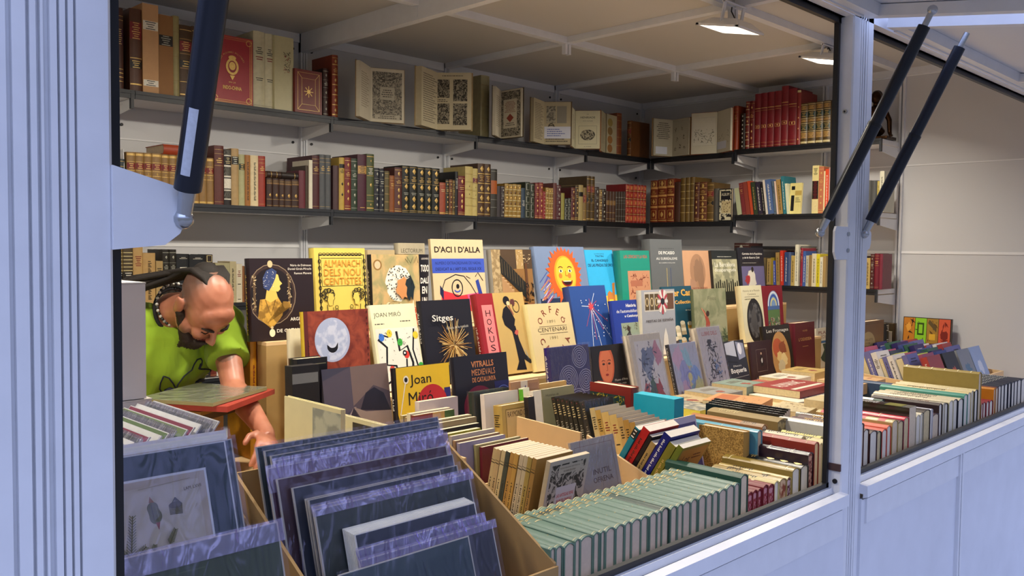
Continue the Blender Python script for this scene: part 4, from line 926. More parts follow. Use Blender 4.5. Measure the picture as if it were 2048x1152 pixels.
def a_spot(A):
    A.rect(0, 0, 1, 1, mott('#9a9468', '#c4a572', 14, .3, .4, .6, 1)); A.ell(.12, .86, .09, .09, '#8a6a3a'); A.ell(.12, .86, .06, .065, '#d8b694')
    A.blob(.55, .62, .27, '#e7e3d4', 3, .12, 22, 1.1); rn = random.Random(7)
    for i in range(75):
        a, r_ = rn.random()*6.28, .27*math.sqrt(rn.random()); A.ell(.55+r_*math.cos(a), .62+r_*math.sin(a)*.95, .012, .012, '#1a1815', 8)
    A.blob(.62, .55, .15, '#c98a55', 5, .2, 18, 1.2); A.blob(.78, .55, .10, '#1e2a30', 9, .5, 16, 2.0); A.blob(.85, .14, .12, '#b2462a', 6, .25, 16, 1.3); A.blob(.55, .12, .10, '#5a4632', 8, .3, 16, 1.5); A.marks(.05, .03, .45, .3, 60, '#b9362a', 11, .03); A.marks(.05, .03, .95, .35, 60, '#e6dec0', 15, .03); A.marks(.1, .1, .9, .4, 40, '#2d4a55', 17, .03)
    A.line([(.68, .94), (.74, .88), (.72, .97), (.80, .88), (.86, .97), (.87, .88), (.93, .97), (.96, .88)], .012, '#17130f')
disp('art book with black spotted round head on a mottled tan cover', 742, 838, 509, 2.70, R1Z, .028, '#1c1a1c', a_spot, 4, sty='V.1,.8,c')
b = book('hardcover_book', Matrix.Translation(((onY(838.5, 508, 2.72).x+onY(859, 508, 2.72).x)/2, 2.725, R1Z)), .16, onY(850, 509, 2.72).z-R1Z, onY(859, 508, 2.72).x-onY(839, 508, 2.72).x, '#14121c', '', ckind='plain')
b['label'] = 'thick black spine with stacked white block lettering, between spotted and blue banded covers'
T_ = onY(859, 508, 2.72).x-onY(839, 508, 2.72).x; H_ = onY(850, 509, 2.72).z-R1Z
A = Art(T_, H_, .0075, .4)
A.text('LUIS ROMERO', .5, .93, .7, .025, '#e8e4da', al='c')
for s_, y in (('TODO', .76), ('DALÍ', .60), ('EN', .46), ('UN', .31), ('ROSTRO', .17)): A.text(s_, .5, y, .8 if len(s_) > 3 else .5, .10, '#e8e4da', .03, al='c')
A.build(b, frame((1, 0, 0), (0, 0, 1), (0, -1, 0), (-T_/2, 0, 0)), 'spine_picture')
def a_daci(A):
    A.rect(0, 0, 1, 1, '#cdb893'); A.rect(0, .60, 1, .77, '#3a52b4'); A.text("D'ACI I D'ALLA", .5, .84, .88, .075, '#241a16', .03, al='c')
    A.text('NUMERO EXTRAORDINARI DE NADAL', .5, .70, .88, .035, '#1c2350', .01, al='c'); A.text('DEDICAT A L’ART DEL SEGLE XX', .5, .63, .88, .035, '#1c2350', .01, al='c')
    A.poly([(.13, .30), (.15, .40), (.5, .33), (.86, .36), (.96, .24), (.80, .10), (.55, .18), (.2, .12)], '#c8333d'); A.poly([(.62, .34), (.86, .36), (.95, .25), (.8, .14), (.66, .22)], '#c84f86')
    A.line([(.16, .42), (.22, .52), (.42, .58), (.58, .56), (.70, .46), (.80, .34)], .014, '#17161c'); A.poly([(.12, .46), (.18, .40), (.17, .28), (.11, .36)], '#1c2247')
    A.arcl(.44, .42, .10, .12, 0, 360, .018, '#17161c'); A.ell(.45, .44, .03, .035, '#17161c'); A.arcl(.44, .40, .05, .03, 180, 360, .02, '#3a52b4'); A.poly([(.80, .50), (.86, .52), (.95, .26), (.88, .24)], '#2c3f93')
    A.line([(.80, .55), (.86, .60), (.95, .50)], .012, '#17161c'); A.line([(.62, .56), (.70, .53)], .008, '#17161c'); A.line([(.2, .12), (.6, .25), (.62, .08)], .012, '#3a2540')
disp('spiral bound magazine with blue band and abstract eye drawing', 860, 965, 478, 2.72, R1Z, .014, '#c9b48e', a_daci, 7, name='magazine', kind='p', cat='magazine')
def a_stair(A):
    A.rect(0, 0, 1, 1, '#8a6438'); A.rect(0, .35, .22, 1, mott('#b09a72', '#8a7450', 50)); A.rect(.22, .72, 1, 1, '#4c3b2a'); A.rect(.60, .72, .78, 1, '#a98a58'); A.rect(.0, .0, 1, .22, '#7a4a2a')
    for i in range(9): A.rect(.22+.055*i, .22, .28+.055*i, .60-.045*i, '#a8825a'); A.line([(.22+.055*i, .60-.045*i), (.28+.055*i, .60-.045*i)], .012, '#d4b48a')
    A.poly([(.2, .66), (.2, .92), (.80, .52), (.80, .28)], '#20201c'); [A.line([(.24+.06*i, .66-.03*i), (.24+.06*i, .86-.03*i)], .008, '#6d5a3e') for i in range(9)]
    A.rect(.80, .25, .86, .80, '#5a3a22'); A.marks(.76, .1, 1, .5, 40, '#1f1712', 4, .05); A.marks(.6, .75, .95, .98, 30, '#cdb28a', 8, .03)
disp('art book showing a carved staircase and balustrade', 981, 1062, 499, 2.72, R1Z, .03, '#8e8a80', a_stair, 7)
def a_sun(A):
    A.rect(0, 0, 1, 1, '#6f81a2'); A.rect(0, 0, 1, .25, '#22304f'); rn = random.Random(3)
    for i in range(26):
        y = .28+rn.random()*.4; A.line([(.02+rn.random()*.1, y-.15), (.18+rn.random()*.12, y)], .012, rn.choice(['#c9c4d8', '#3f4f97', '#b0485a', '#c98a3a', '#7a5a9a']))
    P = []
    for i in range(56):
        a = 2*math.pi*i/56; r_ = .29 if i % 2 else .335+.02*(i % 3); P.append((.53+r_*math.cos(a), .58+r_*1.12*math.sin(a)*A.W/A.H))
    A._add(P+[(.53, .58)], [(i, (i+1) % 56, 56) for i in range(56)], '#df5a24'); A.ell(.54, .58, .215, .265, '#e29a24'); A.ell(.55, .59, .19, .235, '#ecb83a')
    for x in (.46, .64): A.ell(x, .64, .035, .022, '#f3e6c8'); A.ell(x, .64, .016, .018, '#2a1c12'); A.arcl(x, .665, .05, .035, 30, 150, .012, '#5a2a10'); A.ell(x-.02, .57, .035, .035, '#dd7a30')
    A.line([(.55, .64), (.545, .57), (.58, .57)], .012, '#b05a1c'); A.arcl(.56, .50, .10, .07, 180, 360, .02, '#8a1f14'); A.ell(.56, .487, .085, .05, '#2a0f0c', 20, 180, 360); A.rect(.49, .483, .63, .495, '#f3ead2')
    A.text('Fiesta', .35, .06, .35, .1, '#4a7ac8', rot=15)
disp('large art book with laughing orange sun face on grey blue', 1066, 1166, 493, 2.72, R1Z, .028, '#6f81a2', a_sun, 12)
def a_tin(A):
    A.rect(0, 0, 1, 1, '#33a7dc'); A.rect(0, 0, 1, .26, '#e3c83a'); A.text('LAS AVENTURAS DE', .5, .93, .35, .014, '#14141a', al='c'); A.text('TINTIN', .5, .885, .3, .028, '#14141a', .01, al='c'); A.text('EL CANGREJO', .5, .80, .6, .05, '#14284a', .02, al='c'); A.text('DE LAS PINZAS DE ORO', .5, .73, .88, .048, '#14284a', .02, al='c')
    A.poly([(0, .26), (.3, .29), (.6, .25), (1, .28), (1, .2), (0, .2)], '#e9b84a'); A.poly([(.55, .06), (.60, .30), (.68, .34), (.78, .30), (.82, .46), (.92, .47), (.90, .42), (.86, .28), (.84, .06), (.78, .20), (.64, .2)], '#b8763a')
    A.poly([(.2, .22), (.26, .30), (.34, .30), (.38, .22)], '#a86a34')
disp('sky blue comic album with yellow dunes and a camel', 1168, 1224, 500, 2.74, R1Z, .012, '#33a7dc', a_tin, 12, name='comic_album')
def a_teal(A):
    A.rect(0, 0, 1, 1, '#1f8a78'); A.text('LAS CIENCIAS Y LA VIDA', .52, .87, .8, .055, '#b9443a', .01, al='c'); A.rect(.22, .12, .98, .66, '#c08a6a'); A.marks(.3, .2, .9, .6, 40, '#8a4a3a', 5, .05); A.rect(.3, .4, .7, .5, '#a96a52')
disp('teal green book with faded pink plate on its cover', 1239, 1298, 501, 2.715, R1Z, .045, '#1f7d6e', a_teal, 6)
def a_pic(A):
    A.rect(0, 0, 1, 1, '#63676a'); A.para(.15, .855, .85, .875, 1, '#3f4244', True); A.text('DE PICASSO', .5, .78, .5, .045, '#e8e8e4', .02, al='c'); A.text('AU SURRÉALISME', .5, .70, .66, .045, '#e8e8e4', .02, al='c'); A.text('DU CUBISME A NOS JOURS', .5, .645, .5, .018, '#e8e8e4', al='c')
    A.line([(.48, .0), (.48, .58)], .012, '#c9b46a'); A.line([(.60, .0), (.60, .58)], .012, '#35477a')
disp('tall grey book with white block title and thin vertical lines', 1299, 1363, 478, 2.72, R1Z, .055, '#5c6063', a_pic, 5)
def a_peach(A):
    A.rect(0, 0, 1, 1, '#c79a78'); A.ell(.5, .62, .27, .35, '#a57e62', 26); A.blob(.55, .6, .18, '#8f6f58', 3, .4, 18, 1.6); A.blob(.3, .3, .2, '#a8826a', 8, .4, 18, 1); A.text('EL TAROT DE LOS GENIOS', .5, .30, .6, .035, '#7a2f28', .01, al='c'); A.line([(.03, .25), (.97, .26)], .01, '#5a4438')
disp('peach coloured book with pale veiled figure', 1363, 1420, 501, 2.72, R1Z, .02, '#c79a78', a_peach, 7, kind='p')
def a_bcn(A):
    A.rect(0, 0, 1, 1, '#22282a'); A.rect(0, .24, 1, .84, mott('#8a8a70', '#b4b08e', 18)); A.para(.1, .87, .9, .9, 1, '#b8b8ae', True); A.text('La Barcelona', .5, .70, .82, .08, '#e6e4d4', .01, al='c'); A.text('desapareguda', .5, .59, .86, .085, '#e6e4d4', .01, al='c')
    for i in range(11): A.poly([(.05+.085*i, .12), (.07+.085*i, .40+.03*(i % 3)), (.11+.085*i, .40+.03*(i % 3)), (.12+.085*i, .12)], '#23251f')
    A.rect(0, 0, 1, .1, '#1a1a1a'); A.ell(.92, .07, .1, .1, '#b8343a')
disp('book with sepia street crowd photograph and white script title', 1422, 1472, 501, 2.70, R1Z, .02, '#22282a', a_bcn, 7, kind='p')
def a_cart(A):
    A.rect(0, 0, 1, 1, '#20202a'); A.text('Carteles de la República', .52, .86, .84, .045, '#eeeae0', .02, al='c'); A.text('y de la Guerra Civil', .46, .79, .7, .045, '#eeeae0', .02, al='c'); A.para(.1, .71, .9, .73, 1, '#b8b4ac'); A.rect(.04, .0, .98, .66, '#6a6590'); A.blob(.45, .42, .16, '#ded9cc', 3, .3, 14, 1.5); A.blob(.25, .42, .1, '#a8323c', 5, .4); A.ell(.48, .60, .05, .06, '#2a2420'); A.poly([(.3, .0), (.4, .3), (.6, .28), (.7, 0)], '#b99a8a'); A.rect(.05, .0, .28, .12, '#c98a2a')
disp('black topped book with poster of a figure on violet', 1478, 1526, 495, 2.70, R1Z, .03, '#1b1b22', a_cart, 6)
# small leather book standing at the riser edge
bk = disp('miniature thick brown leather book with embossed panel', 617, 647, 584, 2.61, R1Z+.0, .05, '#34241c', lambda A: (A.line([(.2, .1), (.85, .1), (.85, .9), (.2, .9)], .04, '#241812', True), A.ell(.55, .5, .2, .3, '#4a3426')), 0, ck='leather', sty='R.3,d;R.6,d', name='leather_bound_book') if False else None
# ---- middle row
disp('ivory covered book half hidden behind the red moon cover', 579, 680, 659, 2.52, R2Z, .02, '#d9d0b0', lambda A: A.text('TEMPS', .3, .8, .5, .08, '#3a3228', .01), 3)
def a_moon(A):
    A.rect(0, 0, 1, 1, mott('#6e2a20', '#9a4630', 22, .4, .35, .65, 1)); A.rect(0, 0, .06, 1, '#5c2420'); A.ell(.42, .67, .27, .29, '#a9b0cc', 40); A.ell(.41, .67, .245, .265, mott('#a5aeca', '#c4c8da', 30)); A.poly([(.33, .62)]+[(.415+.085*math.cos(R(a)), .60-.075*math.sin(R(a))) for a in range(160, 19, -20)][::1]+[(.50, .64)]+[(.415+.06*math.cos(R(a)), .615-.035*math.sin(R(a))) for a in range(20, 161, 20)], '#121016')
    A.text('de dalina en l ull esperpol', .07, .08, .6, .03, '#1c1210', rot=90)
    for i in range(14): A.rect(.965, .04+.07*i, .975, .07+.07*i, '#2a1512')
disp('square rust red book with pale blue moon and black smile', 606, 737, 624, 2.44, R2Z, .022, '#c9ac2e', a_moon, 5, sty='O.9,o,.4;O.7,o,.4;O.5,o,.4;O.3,o,.4')
def a_m2(A):
    A.rect(0, 0, 1, 1, '#ded9b4'); A.text('JOAN MIRÓ', .06, .84, .60, .08, '#1a1a1c', .01); A.para(.06, .76, .35, .79, 1, '#5a564a'); A.para(.62, .78, .95, .81, 1, '#5a564a')
    A.rect(.05, .0, .97, .72, '#d9d6c8'); k = '#141216'
    A.line([(.08, .6), (.25, .5), (.2, .3), (.4, .28), (.45, .1)], .045, k); A.line([(.5, .68), (.52, .45), (.7, .5), (.78, .3), (.72, .05)], .05, k); A.line([(.9, .7), (.82, .45), (.9, .2), (.85, .0)], .035, k); A.line([(.15, .08), (.4, .16), (.6, .1), (.65, .35)], .035, k); A.line([(.12, .66), (.3, .62), (.36, .7)], .03, k)
    for x, y, c in ((.16, .62, '#3a6cc0'), (.34, .66, '#e0bd32'), (.55, .55, '#3a9a3c'), (.30, .24, '#cc3a2c'), (.66, .40, '#cc3a2c'), (.92, .62, '#e0bd32'), (.95, .25, '#3a9a3c'), (.80, .08, '#cc4a34'), (.1, .2, '#3a6cc0')): A.ell(x, y, .06, .07, c, 14)
    A.ell(.30, .24, .025, .03, '#f0ece0'); A.ell(.62, .42, .045, .05, k); A.ell(.62, .42, .02, .02, '#f0ece0'); A.marks(.1, .02, .95, .7, 50, k, 5, .018)
disp('cream book with thick black lines and bright colour spots', 738, 829, 611, 2.44, R2Z, .02, '#ded9b4', a_m2, 14)
def a_sit(A):
    A.rect(0, 0, 1, 1, '#1d1c24'); rn = random.Random(5)
    for i in range(150):
        a = rn.random()*6.28; r0 = rn.random()*.12; r1 = .12+rn.random()*.26; cx, cy = .56, .45; k_ = A.W/A.H
        A.line([(cx+r0*math.cos(a), cy+r0*math.sin(a)*k_), (cx+r1*math.cos(a), cy+r1*1.15*math.sin(a)*k_)], .007, rn.choice(['#c99a4e', '#a8763a', '#e6c888', '#8a6238']))
    A.text('Sitges', .15, .72, .42, .10, '#d8d4cc', .01); A.text('la festa de la tradició', .42, .64, .45, .03, '#b8b4ac', rot=2)
disp('dark book with golden firework burst and white title', 841, 940, 602, 2.44, R2Z, .03, '#1b1a22', a_sit, 10, sty='V.5,.85,w')
def a_hok(A):
    A.rect(0, 0, 1, 1, '#b99a5c'); A.rect(0, 0, .34, 1, '#8f1f28'); A.rect(.08, .0, .30, .86, '#cf7a7a')
    for i, ch in enumerate('HOKUSAI'): A.text(ch, .19, .72-.105*i, .10, .075, '#3a1216', al='c')
    k = '#15131a'; A.poly([(.52, .80), (.60, .84), (.66, .78), (.74, .66), (.70, .58), (.66, .5), (.60, .54), (.50, .60), (.47, .70)], k); A.poly([(.62, .60), (.72, .58), (.76, .40), (.84, .22), (.98, .12), (.92, .10), (.80, .16), (.82, .03), (.60, .04), (.68, .14), (.66, .38)], k)
    A.ell(.61, .90, .07, .07, k); A.ell(.64, .865, .035, .035, '#d8bd92'); A.arcl(.80, .82, .07, .09, 0, 360, .012, k); A.blob(.74, .88, .05, '#5a3230', 3, .4); A.line([(.64, .84), (.72, .72)], .02, '#8a4a44'); A.poly([(.84, .3), (.90, .14), (.88, .22)], '#7a9ab0'); A.blob(.72, .5, .04, '#b8564a', 5, .4)
disp('tan book with crimson strip and black robed figure', 950, 1045, 588, 2.44, R2Z, .035, '#8f1f28', a_hok, 14, sty='V.1,.6,w')
def a_orf(A):
    A.rect(0, 0, 1, 1, '#cdb98a'); A.arctext('ORFEÓ', .52, .62, .30, 155, 25, .11, '#7a2f1e', .01); A.text('1891', .5, .70, .18, .045, '#8a7a54', al='c'); A.line([(.2, .65), (.85, .65)], .006, '#5a4a34'); A.text('CENTENARI', .5, .57, .68, .06, '#5a4a34', al='c'); A.line([(.2, .54), (.85, .54)], .006, '#5a4a34')
    A.text('1991', .5, .45, .18, .045, '#8a7a54', al='c'); A.arctext('CATALÀ', .52, .56, .32, 205, 335, .11, '#7a2f1e', .01, -1)
disp('beige book with arched brown title and two dates', 1052, 1138, 609, 2.42, R2Z, .03, '#d8c88c', a_orf, 14)
def a_fw(A):
    A.rect(0, 0, 1, 1, '#2a4a8c'); c = (.52, .72)
    for a, L, col in ((60, .28, '#dfe4ee'), (175, .25, '#dfe4ee'), (262, .75, '#dfe4ee'), (272, .6, '#b84a5a'), (280, .78, '#dfe4ee'), (300, .5, '#b84a5a'), (312, .9, '#dfe4ee'), (240, .4, '#b84a5a'), (325, .5, '#b84a5a'), (100, .15, '#b84a5a'), (30, .2, '#b84a5a')): A.line([c, (c[0]+L*math.cos(R(a)), c[1]+L*math.sin(R(a))*A.W/A.H)], .010, col)
    P = []
    for i in range(20): r_ = .10 if i % 2 else .045; P.append((c[0]+r_*math.cos(i*.314), c[1]+r_*math.sin(i*.314)*A.W/A.H))
    A._add(P+[c], [(i, (i+1) % 20, 20) for i in range(20)], '#c8474e'); rn = random.Random(2)
    for i in range(24): A.ell(c[0]+(rn.random()-.4)*.7, c[1]+.1-rn.random()*.5, .012, .012, '#e6e8f0', 6)
    A.text('JOAN AMADES', .5, .12, .4, .03, '#dfe4ee', al='c'); A.text('DECORATIVA', .5, .02, .6, .04, '#dfe4ee', .01, al='c')
disp('blue cloth book with red star and white firework lines', 1136, 1209, 573, 2.46, R2Z, .04, '#2a3f78', a_fw, 13, ck='cloth')
def a_aut(A):
    A.rect(0, 0, 1, 1, '#233a92'); A.text('Història', .68, .88, .36, .055, '#eceae4', .02, al='c'); A.text("de l'automobilisme", .55, .79, .82, .055, '#eceae4', .02, al='c'); A.text('a Catalunya', .66, .70, .5, .055, '#eceae4', .02, al='c'); A.rect(.25, .05, .90, .62, '#8f9c86'); A.blob(.5, .3, .14, '#2a2622', 4, .3, 14, 1.8); A.ell(.5, .52, .06, .06, '#3a2a20'); A.marks(.3, .5, .85, .6, 20, '#54452a', 4, .04); A.rect(.62, .1, .86, .24, '#6a7a6c')
disp('royal blue book with white title and small green poster', 1222, 1278, 602, 2.42, R2Z, .02, '#22368a', a_aut, 10)
def a_fie(A):
    A.rect(0, 0, 1, 1, '#a3a5ad'); A.rect(.08, .68, .98, .97, '#c8c2b8')
    for i in range(3): A.rect(.10+.14*i, .70, .22+.14*i, .94, '#5a4a32'); A.arcl(.16+.14*i, .82, .04, .07, 0, 360, .02, '#c9b48a')
    A.rect(.76, .70, .96, .94, '#6a4a38')
    for i in range(12): A.line([(.62, .82), (.62+.16*math.cos(i*.52), .82+.19*math.sin(i*.52))], .05, '#b04450' if i % 2 else '#e2ddd8')
    A.ell(.62, .82, .06, .06, '#2a2a2e'); A.text('FIESTAS DE ESPAÑA', .52, .52, .82, .045, '#4a3e3a', .01, al='c'); A.poly([(.58, .02), (.62, .3), (.68, .42), (.74, .3), (.78, .02)], '#ddd9d2'); A.blob(.3, .08, .15, '#8a8d96', 3); A.blob(.9, .08, .1, '#5a3a30', 3)
disp('silver grey book with red rosette and white dancer', 1282, 1349, 581, 2.42, R2Z, .03, '#cfc8b4', a_fie, 4)
def a_beer(A):
    A.rect(0, 0, 1, 1, '#1f4a5c'); A.text('Beer Can', .55, .84, .85, .11, '#e2a84a', .03, al='c'); A.text('Collecting', .66, .70, .6, .075, '#e2a84a', .02, al='c'); A.text('Bill Mugrage', .8, .6, .25, .02, '#e8e0c8', al='c')
    for x, y, c in ((.12, .3, '#a8342a'), (.32, .25, '#c9bd9a'), (.50, .32, '#b8a888'), (.74, .3, '#c9952e'), (.92, .24, '#8a6a4a'), (.2, .08, '#3a2a22'), (.45, .06, '#d0b070'), (.68, .05, '#8a3a2a')): A.rect(x-.08, y-.09, x+.08, y+.10, c); A.ell(x, y+.10, .08, .04, '#d8cfb4'); A.rect(x-.08, y-.03, x+.08, y+.02, '#e6dcc0')
disp('teal book about can collecting with beer cans on its cover', 1322, 1382, 574, 2.50, R2Z, .012, '#1f4a5c', a_beer, 13, kind='p')
def a_fin(A):
    A.rect(0, 0, 1, 1, mott('#7c8262', '#9a9a7a', 12, .4, .4, .6, 1)); A.text('Finos', .55, .80, .25, .07, '#5a5c46', al='c'); A.rect(0, 0, 1, .18, '#3a4638'); A.marks(.0, .1, 1, .28, 70, '#5f6e52', 4, .06); A.poly([(.30, .2), (.34, .45), (.28, .6), (.2, .68), (.3, .64), (.36, .56), (.42, .5), (.46, .42), (.42, .2)], '#a04a38'); A.ell(.40, .58, .05, .05, '#3a2820'); A.line([(.34, .54), (.22, .68)], .02, '#c98a6a')
disp('mossy green painting cover with red dressed figure', 1386, 1451, 579, 2.46, R2Z, .02, '#5c6448', a_fin, 5)
def a_coin(A):
    A.rect(0, 0, 1, 1, '#d8d0ae'); A.text('Història de la Moneda', .5, .89, .8, .035, '#6a6248', al='c'); A.text('Catalana', .5, .83, .4, .035, '#6a6248', al='c'); A.line([(.15, .80), (.85, .80)], .008, '#4a4434'); A.para(.15, .74, .85, .78, 1, '#6a6248'); A.ell(.55, .37, .38, .56, '#1e1d20', 36); A.ell(.54, .38, .30, .44, mott('#2a292c', '#5a5858', 26), 36); A.blob(.5, .4, .16, '#4a4848', 4, .3, 14, 1.8)
disp('cream book with big black oval coin relief', 1480, 1522, 572, 2.44, R2Z, .035, '#d6c99c', a_coin, 8)
def a_rain(A):
    A.rect(0, 0, 1, 1, '#7e1a2a'); A.rect(.22, .08, .82, .62, '#5a7a4a'); A.ell(.52, .62, .30, .38, '#7a9ac4', 26, 0, 180); A.arcl(.52, .62, .26, .34, 0, 180, .05, '#d9dfe8'); A.arcl(.52, .62, .20, .26, 0, 180, .05, '#3a5aa8'); A.arcl(.52, .62, .14, .18, 0, 180, .05, '#d8d08a'); A.rect(.22, .55, .82, .62, '#4a6aa0'); A.marks(.25, .1, .8, .4, 70, '#d8c8b0', 4, .04); A.marks(.25, .1, .8, .4, 50, '#2c3a6a', 6, .04); A.marks(.25, .1, .8, .4, 30, '#b03a30', 8, .04)
disp('wine red book with rainbow arch over a crowd', 1524, 1564, 572, 2.46, R2Z, .02, '#7e1a2a', a_rain, 5)
# ---- front row
def a_blk(A): A.rect(0, 0, 1, 1, '#17161a'); A.line([(.05, .95), (.95, .95)], .02, '#8a8468')
disp('plain black boxed book beside the purple dune cover', 594, 656, 719, 2.28, TZ, .05, '#141418', a_blk, 2)
def a_blk2(A): A.rect(0, 0, 1, 1, '#18171b'); A.rect(0, .86, .95, .94, '#6a6d70')
disp('black box with grey stripe leaning before the plain black one', 584, 640, 734, 2.20, TZ, .04, '#141418', a_blk2, 2, kind='s', name='slipcased_book')
def a_dune(A):
    A.rect(0, 0, 1, 1, '#4a4048'); A.rect(0, .55, .42, 1, '#3c3a4a'); A.poly([(.42, 1), (.42, .66), (.55, .72), (.75, .82), (1, .75), (1, 1)], '#6e5c58'); A.poly([(.0, .9), (.42, 1), (.42, .64), (.0, .5)], '#4c4450'); A.poly([(.52, .62), (.62, .76), (.76, .80), (.90, .74), (.99, .58)], '#1e1c28'); A.poly([(0, .30), (.42, .65), (.46, .65), (.25, .35), (.1, .2)], '#8a7878'); A.poly([(.42, .65), (.60, .60), (1, .58), (1, .36), (.7, .42), (.5, .56)], '#8a786e'); A.poly([(.42, .65), (.55, .45), (.75, .32), (1, .28), (1, .0), (.2, .0), (.1, .22)], '#2c2630'); A.poly([(.55, 0), (.60, .2), (1, .3), (1, 0)], '#54362e')
    A.rect(.22, .02, .50, .30, '#4a2438'); A.line([(.22, .02), (.5, .02), (.5, .30), (.22, .30)], .008, '#b8a8a4', True); A.line([(.22, .12), (.5, .12)], .008, '#b8a8a4'); A.text('BIENNAL', .36, .05, .2, .03, '#b8a8a4', al='c')
disp('large book with purple brown desert dune shapes', 642, 776, 740, 2.16, TZ, .02, '#221e26', a_dune, 10)
def a_jm(A):
    A.rect(0, 0, 1, 1, '#e0b92a'); A.poly([(0, .42), (.06, .22), (.16, .08), (.3, 0), (0, 0)], '#1a181c'); A.rect(.88, .0, 1, .76, '#2a2a6a'); A.poly([(0, .56), (.04, .45), (.12, .34), (.24, .28), (0, .28)], '#1a181c'); A.ell(.64, .62, .29, .29, '#b8282e', 30); A.text('Joan', .24, .80, .40, .12, '#1c1812', .005); A.text('Miró', .20, .635, .46, .12, '#1c1812', .005); A.line([(.04, .55), (.16, .86)], .016, '#e8e2d2'); A.ell(.17, .88, .05, .06, '#e8e2d2'); A.ell(.17, .88, .03, .035, '#16161e')
bk = disp('yellow book with large red circle and thin black title', 791, 899, 737, 2.15, TZ, .028, '#17151a', a_jm, 6, sty='V.1,.5,w;V.6,.7,w')
def a_vit(A):
    A.rect(0, 0, 1, 1, '#1c1c26'); A.text('VITRALLS', .52, .87, .42, .065, '#b9764a', .02, al='c'); A.text('MEDIEVALS', .53, .785, .44, .065, '#b9764a', .02, al='c'); A.text('DE CATALUNYA', .53, .715, .44, .05, '#b9764a', .02, al='c'); A.ell(.42, .45, .30, .30, '#5e1f34', 30); A.ell(.44, .42, .2, .2, '#7a2c3c', 24); A.poly([(.36, .61), (.44, .58), (.5, .61), (.48, .53), (.38, .52)], '#1a1620'); A.rect(.72, .36, 1, .70, '#1d2250')
    for r_ in (.06, .10, .14): A.arcl(.88, .54, r_, r_, 0, 360, .012, '#4a5aa0')
disp('near black book with copper title and red stained glass disc', 906, 1014, 715, 2.22, TZ, .022, '#1c1c26', a_vit, 8)
def a_four(A): A.rect(0, 0, 1, 1, '#a07a5c'); A.rect(.34, 0, .58, 1, '#c9bfb0'); A.text('4', .46, .25, .16, .6, '#3a2a6a', .02, al='c'); A.text('LECTURA', .03, .6, .28, .18, '#5a4636'); A.text('DE', .2, .3, .1, .15, '#5a4636'); A.rect(.62, .7, .95, .9, '#8f6c58')
disp('brown kraft booklet with violet numeral four', 1021, 1079, 757, 2.12, TZ+.14, .01, '#a07a5c', a_four, 4, kind='p', name='booklet', H=.11)
MB().box(onY(1021, 757, 2.13).x, onY(1079, 757, 2.13).x, 2.10, 2.21, TZ, TZ+.139).obj('cardboard_block', CARD).update_tag()
bpy.data.objects['cardboard_block']['label'] = 'kraft cardboard block propping the numeral booklet'; bpy.data.objects['cardboard_block']['category'] = 'box'
def a_swirl(A):
    A.rect(0, 0, 1, 1, '#3a3c78')
    for cx, cy, n in ((.74, .86, 5), (.42, .62, 6), (.86, .58, 5), (.62, .34, 6)):
        for i in range(n): A.arcl(cx, cy, .035+.038*i, .035+.038*i, 0, 360, .013, '#b4b8dc', 24)
disp('violet blue book of fine spirals in a shiny sleeve', 1098, 1177, 696, 2.20, TZ, .03, '#2c1f7a', a_swirl, 8, film_=True, sty='V.1,.9,w')
def a_head(A):
    A.rect(0, 0, 1, 1, '#1e1d20'); A.rect(.30, .38, .44, .6, '#9a4a34'); A.ell(.37, .75, .20, .33, '#b0563a', 30); A.ell(.36, .74, .17, .28, '#c06a48', 26); A.ell(.38, .93, .2, .1, '#1e1d20', 20, 0, 180)
    for x in (.29, .44): A.ell(x, .76, .035, .018, '#3a2520'); A.arcl(x, .785, .045, .03, 20, 160, .010, '#5a2c20')
    A.line([(.375, .78), (.39, .68), (.35, .67)], .010, '#8a3f2a'); A.ell(.36, .62, .04, .018, '#8a2a24'); A.text('Museo d’Arte', .55, .52, .35, .03, '#b8b4ac'); A.text('1884-1920', .6, .47, .25, .022, '#b8b4ac')
disp('black book with long orange face portrait', 1181, 1257, 694, 2.22, TZ, .025, '#1e1d20', a_head, 8)
def a_leda(A):
    A.rect(0, 0, 1, 1, '#cfc8bc'); A.rect(.12, .05, .95, .92, '#d6d4d6')
    for i, (x, y, c) in enumerate(((.4, .7, '#6a7a9a'), (.45, .55, '#8a96ae'), (.3, .3, '#b0606a'), (.7, .3, '#a8424a'), (.5, .35, '#4a6a5a'), (.55, .7, '#7a86a4'), (.8, .75, '#c08aa0'), (.35, .15, '#a85a60'))): A.blob(x, y, .12, c, i, .5, 14, 1.8)
    A.marks(.2, .3, .8, .9, 40, '#3f4a66', 7, .06); A.text('LEDA', .52, .02, .5, .1, '#7a3040', .02, al='c')
disp('pale book of watercolour strokes in crinkled clear wrap', 1256, 1319, 671, 2.14, TZ, .035, '#cdc5b4', a_leda, 14, film_=True)
def a_paste(A):
    A.rect(0, 0, 1, 1, '#b9bccd')
    for i, (x, y, c) in enumerate(((.5, .75, '#9ac4d4'), (.25, .8, '#d0b0c8'), (.5, .5, '#c9bd8c'), (.4, .55, '#a0a4d0'), (.75, .5, '#8aa8d8'), (.35, .3, '#c4a8c4'), (.7, .25, '#7aa8b8'), (.2, .12, '#7a6c70'), (.85, .3, '#c8c890'), (.55, .12, '#6a86b8'))): A.blob(x, y, .2, c, i+3, .35, 16, 1.3)
    A.arcl(.55, .45, .16, .2, 0, 360, .02, '#8088c0'); A.ell(.55, .5, .08, .09, '#d8cf96')
disp('pastel painted catalogue with black lettered spine', 1337, 1391, 689, 2.12, TZ, .022, '#17161a', a_paste, 15, film_=True, sty='V.1,.95,w')
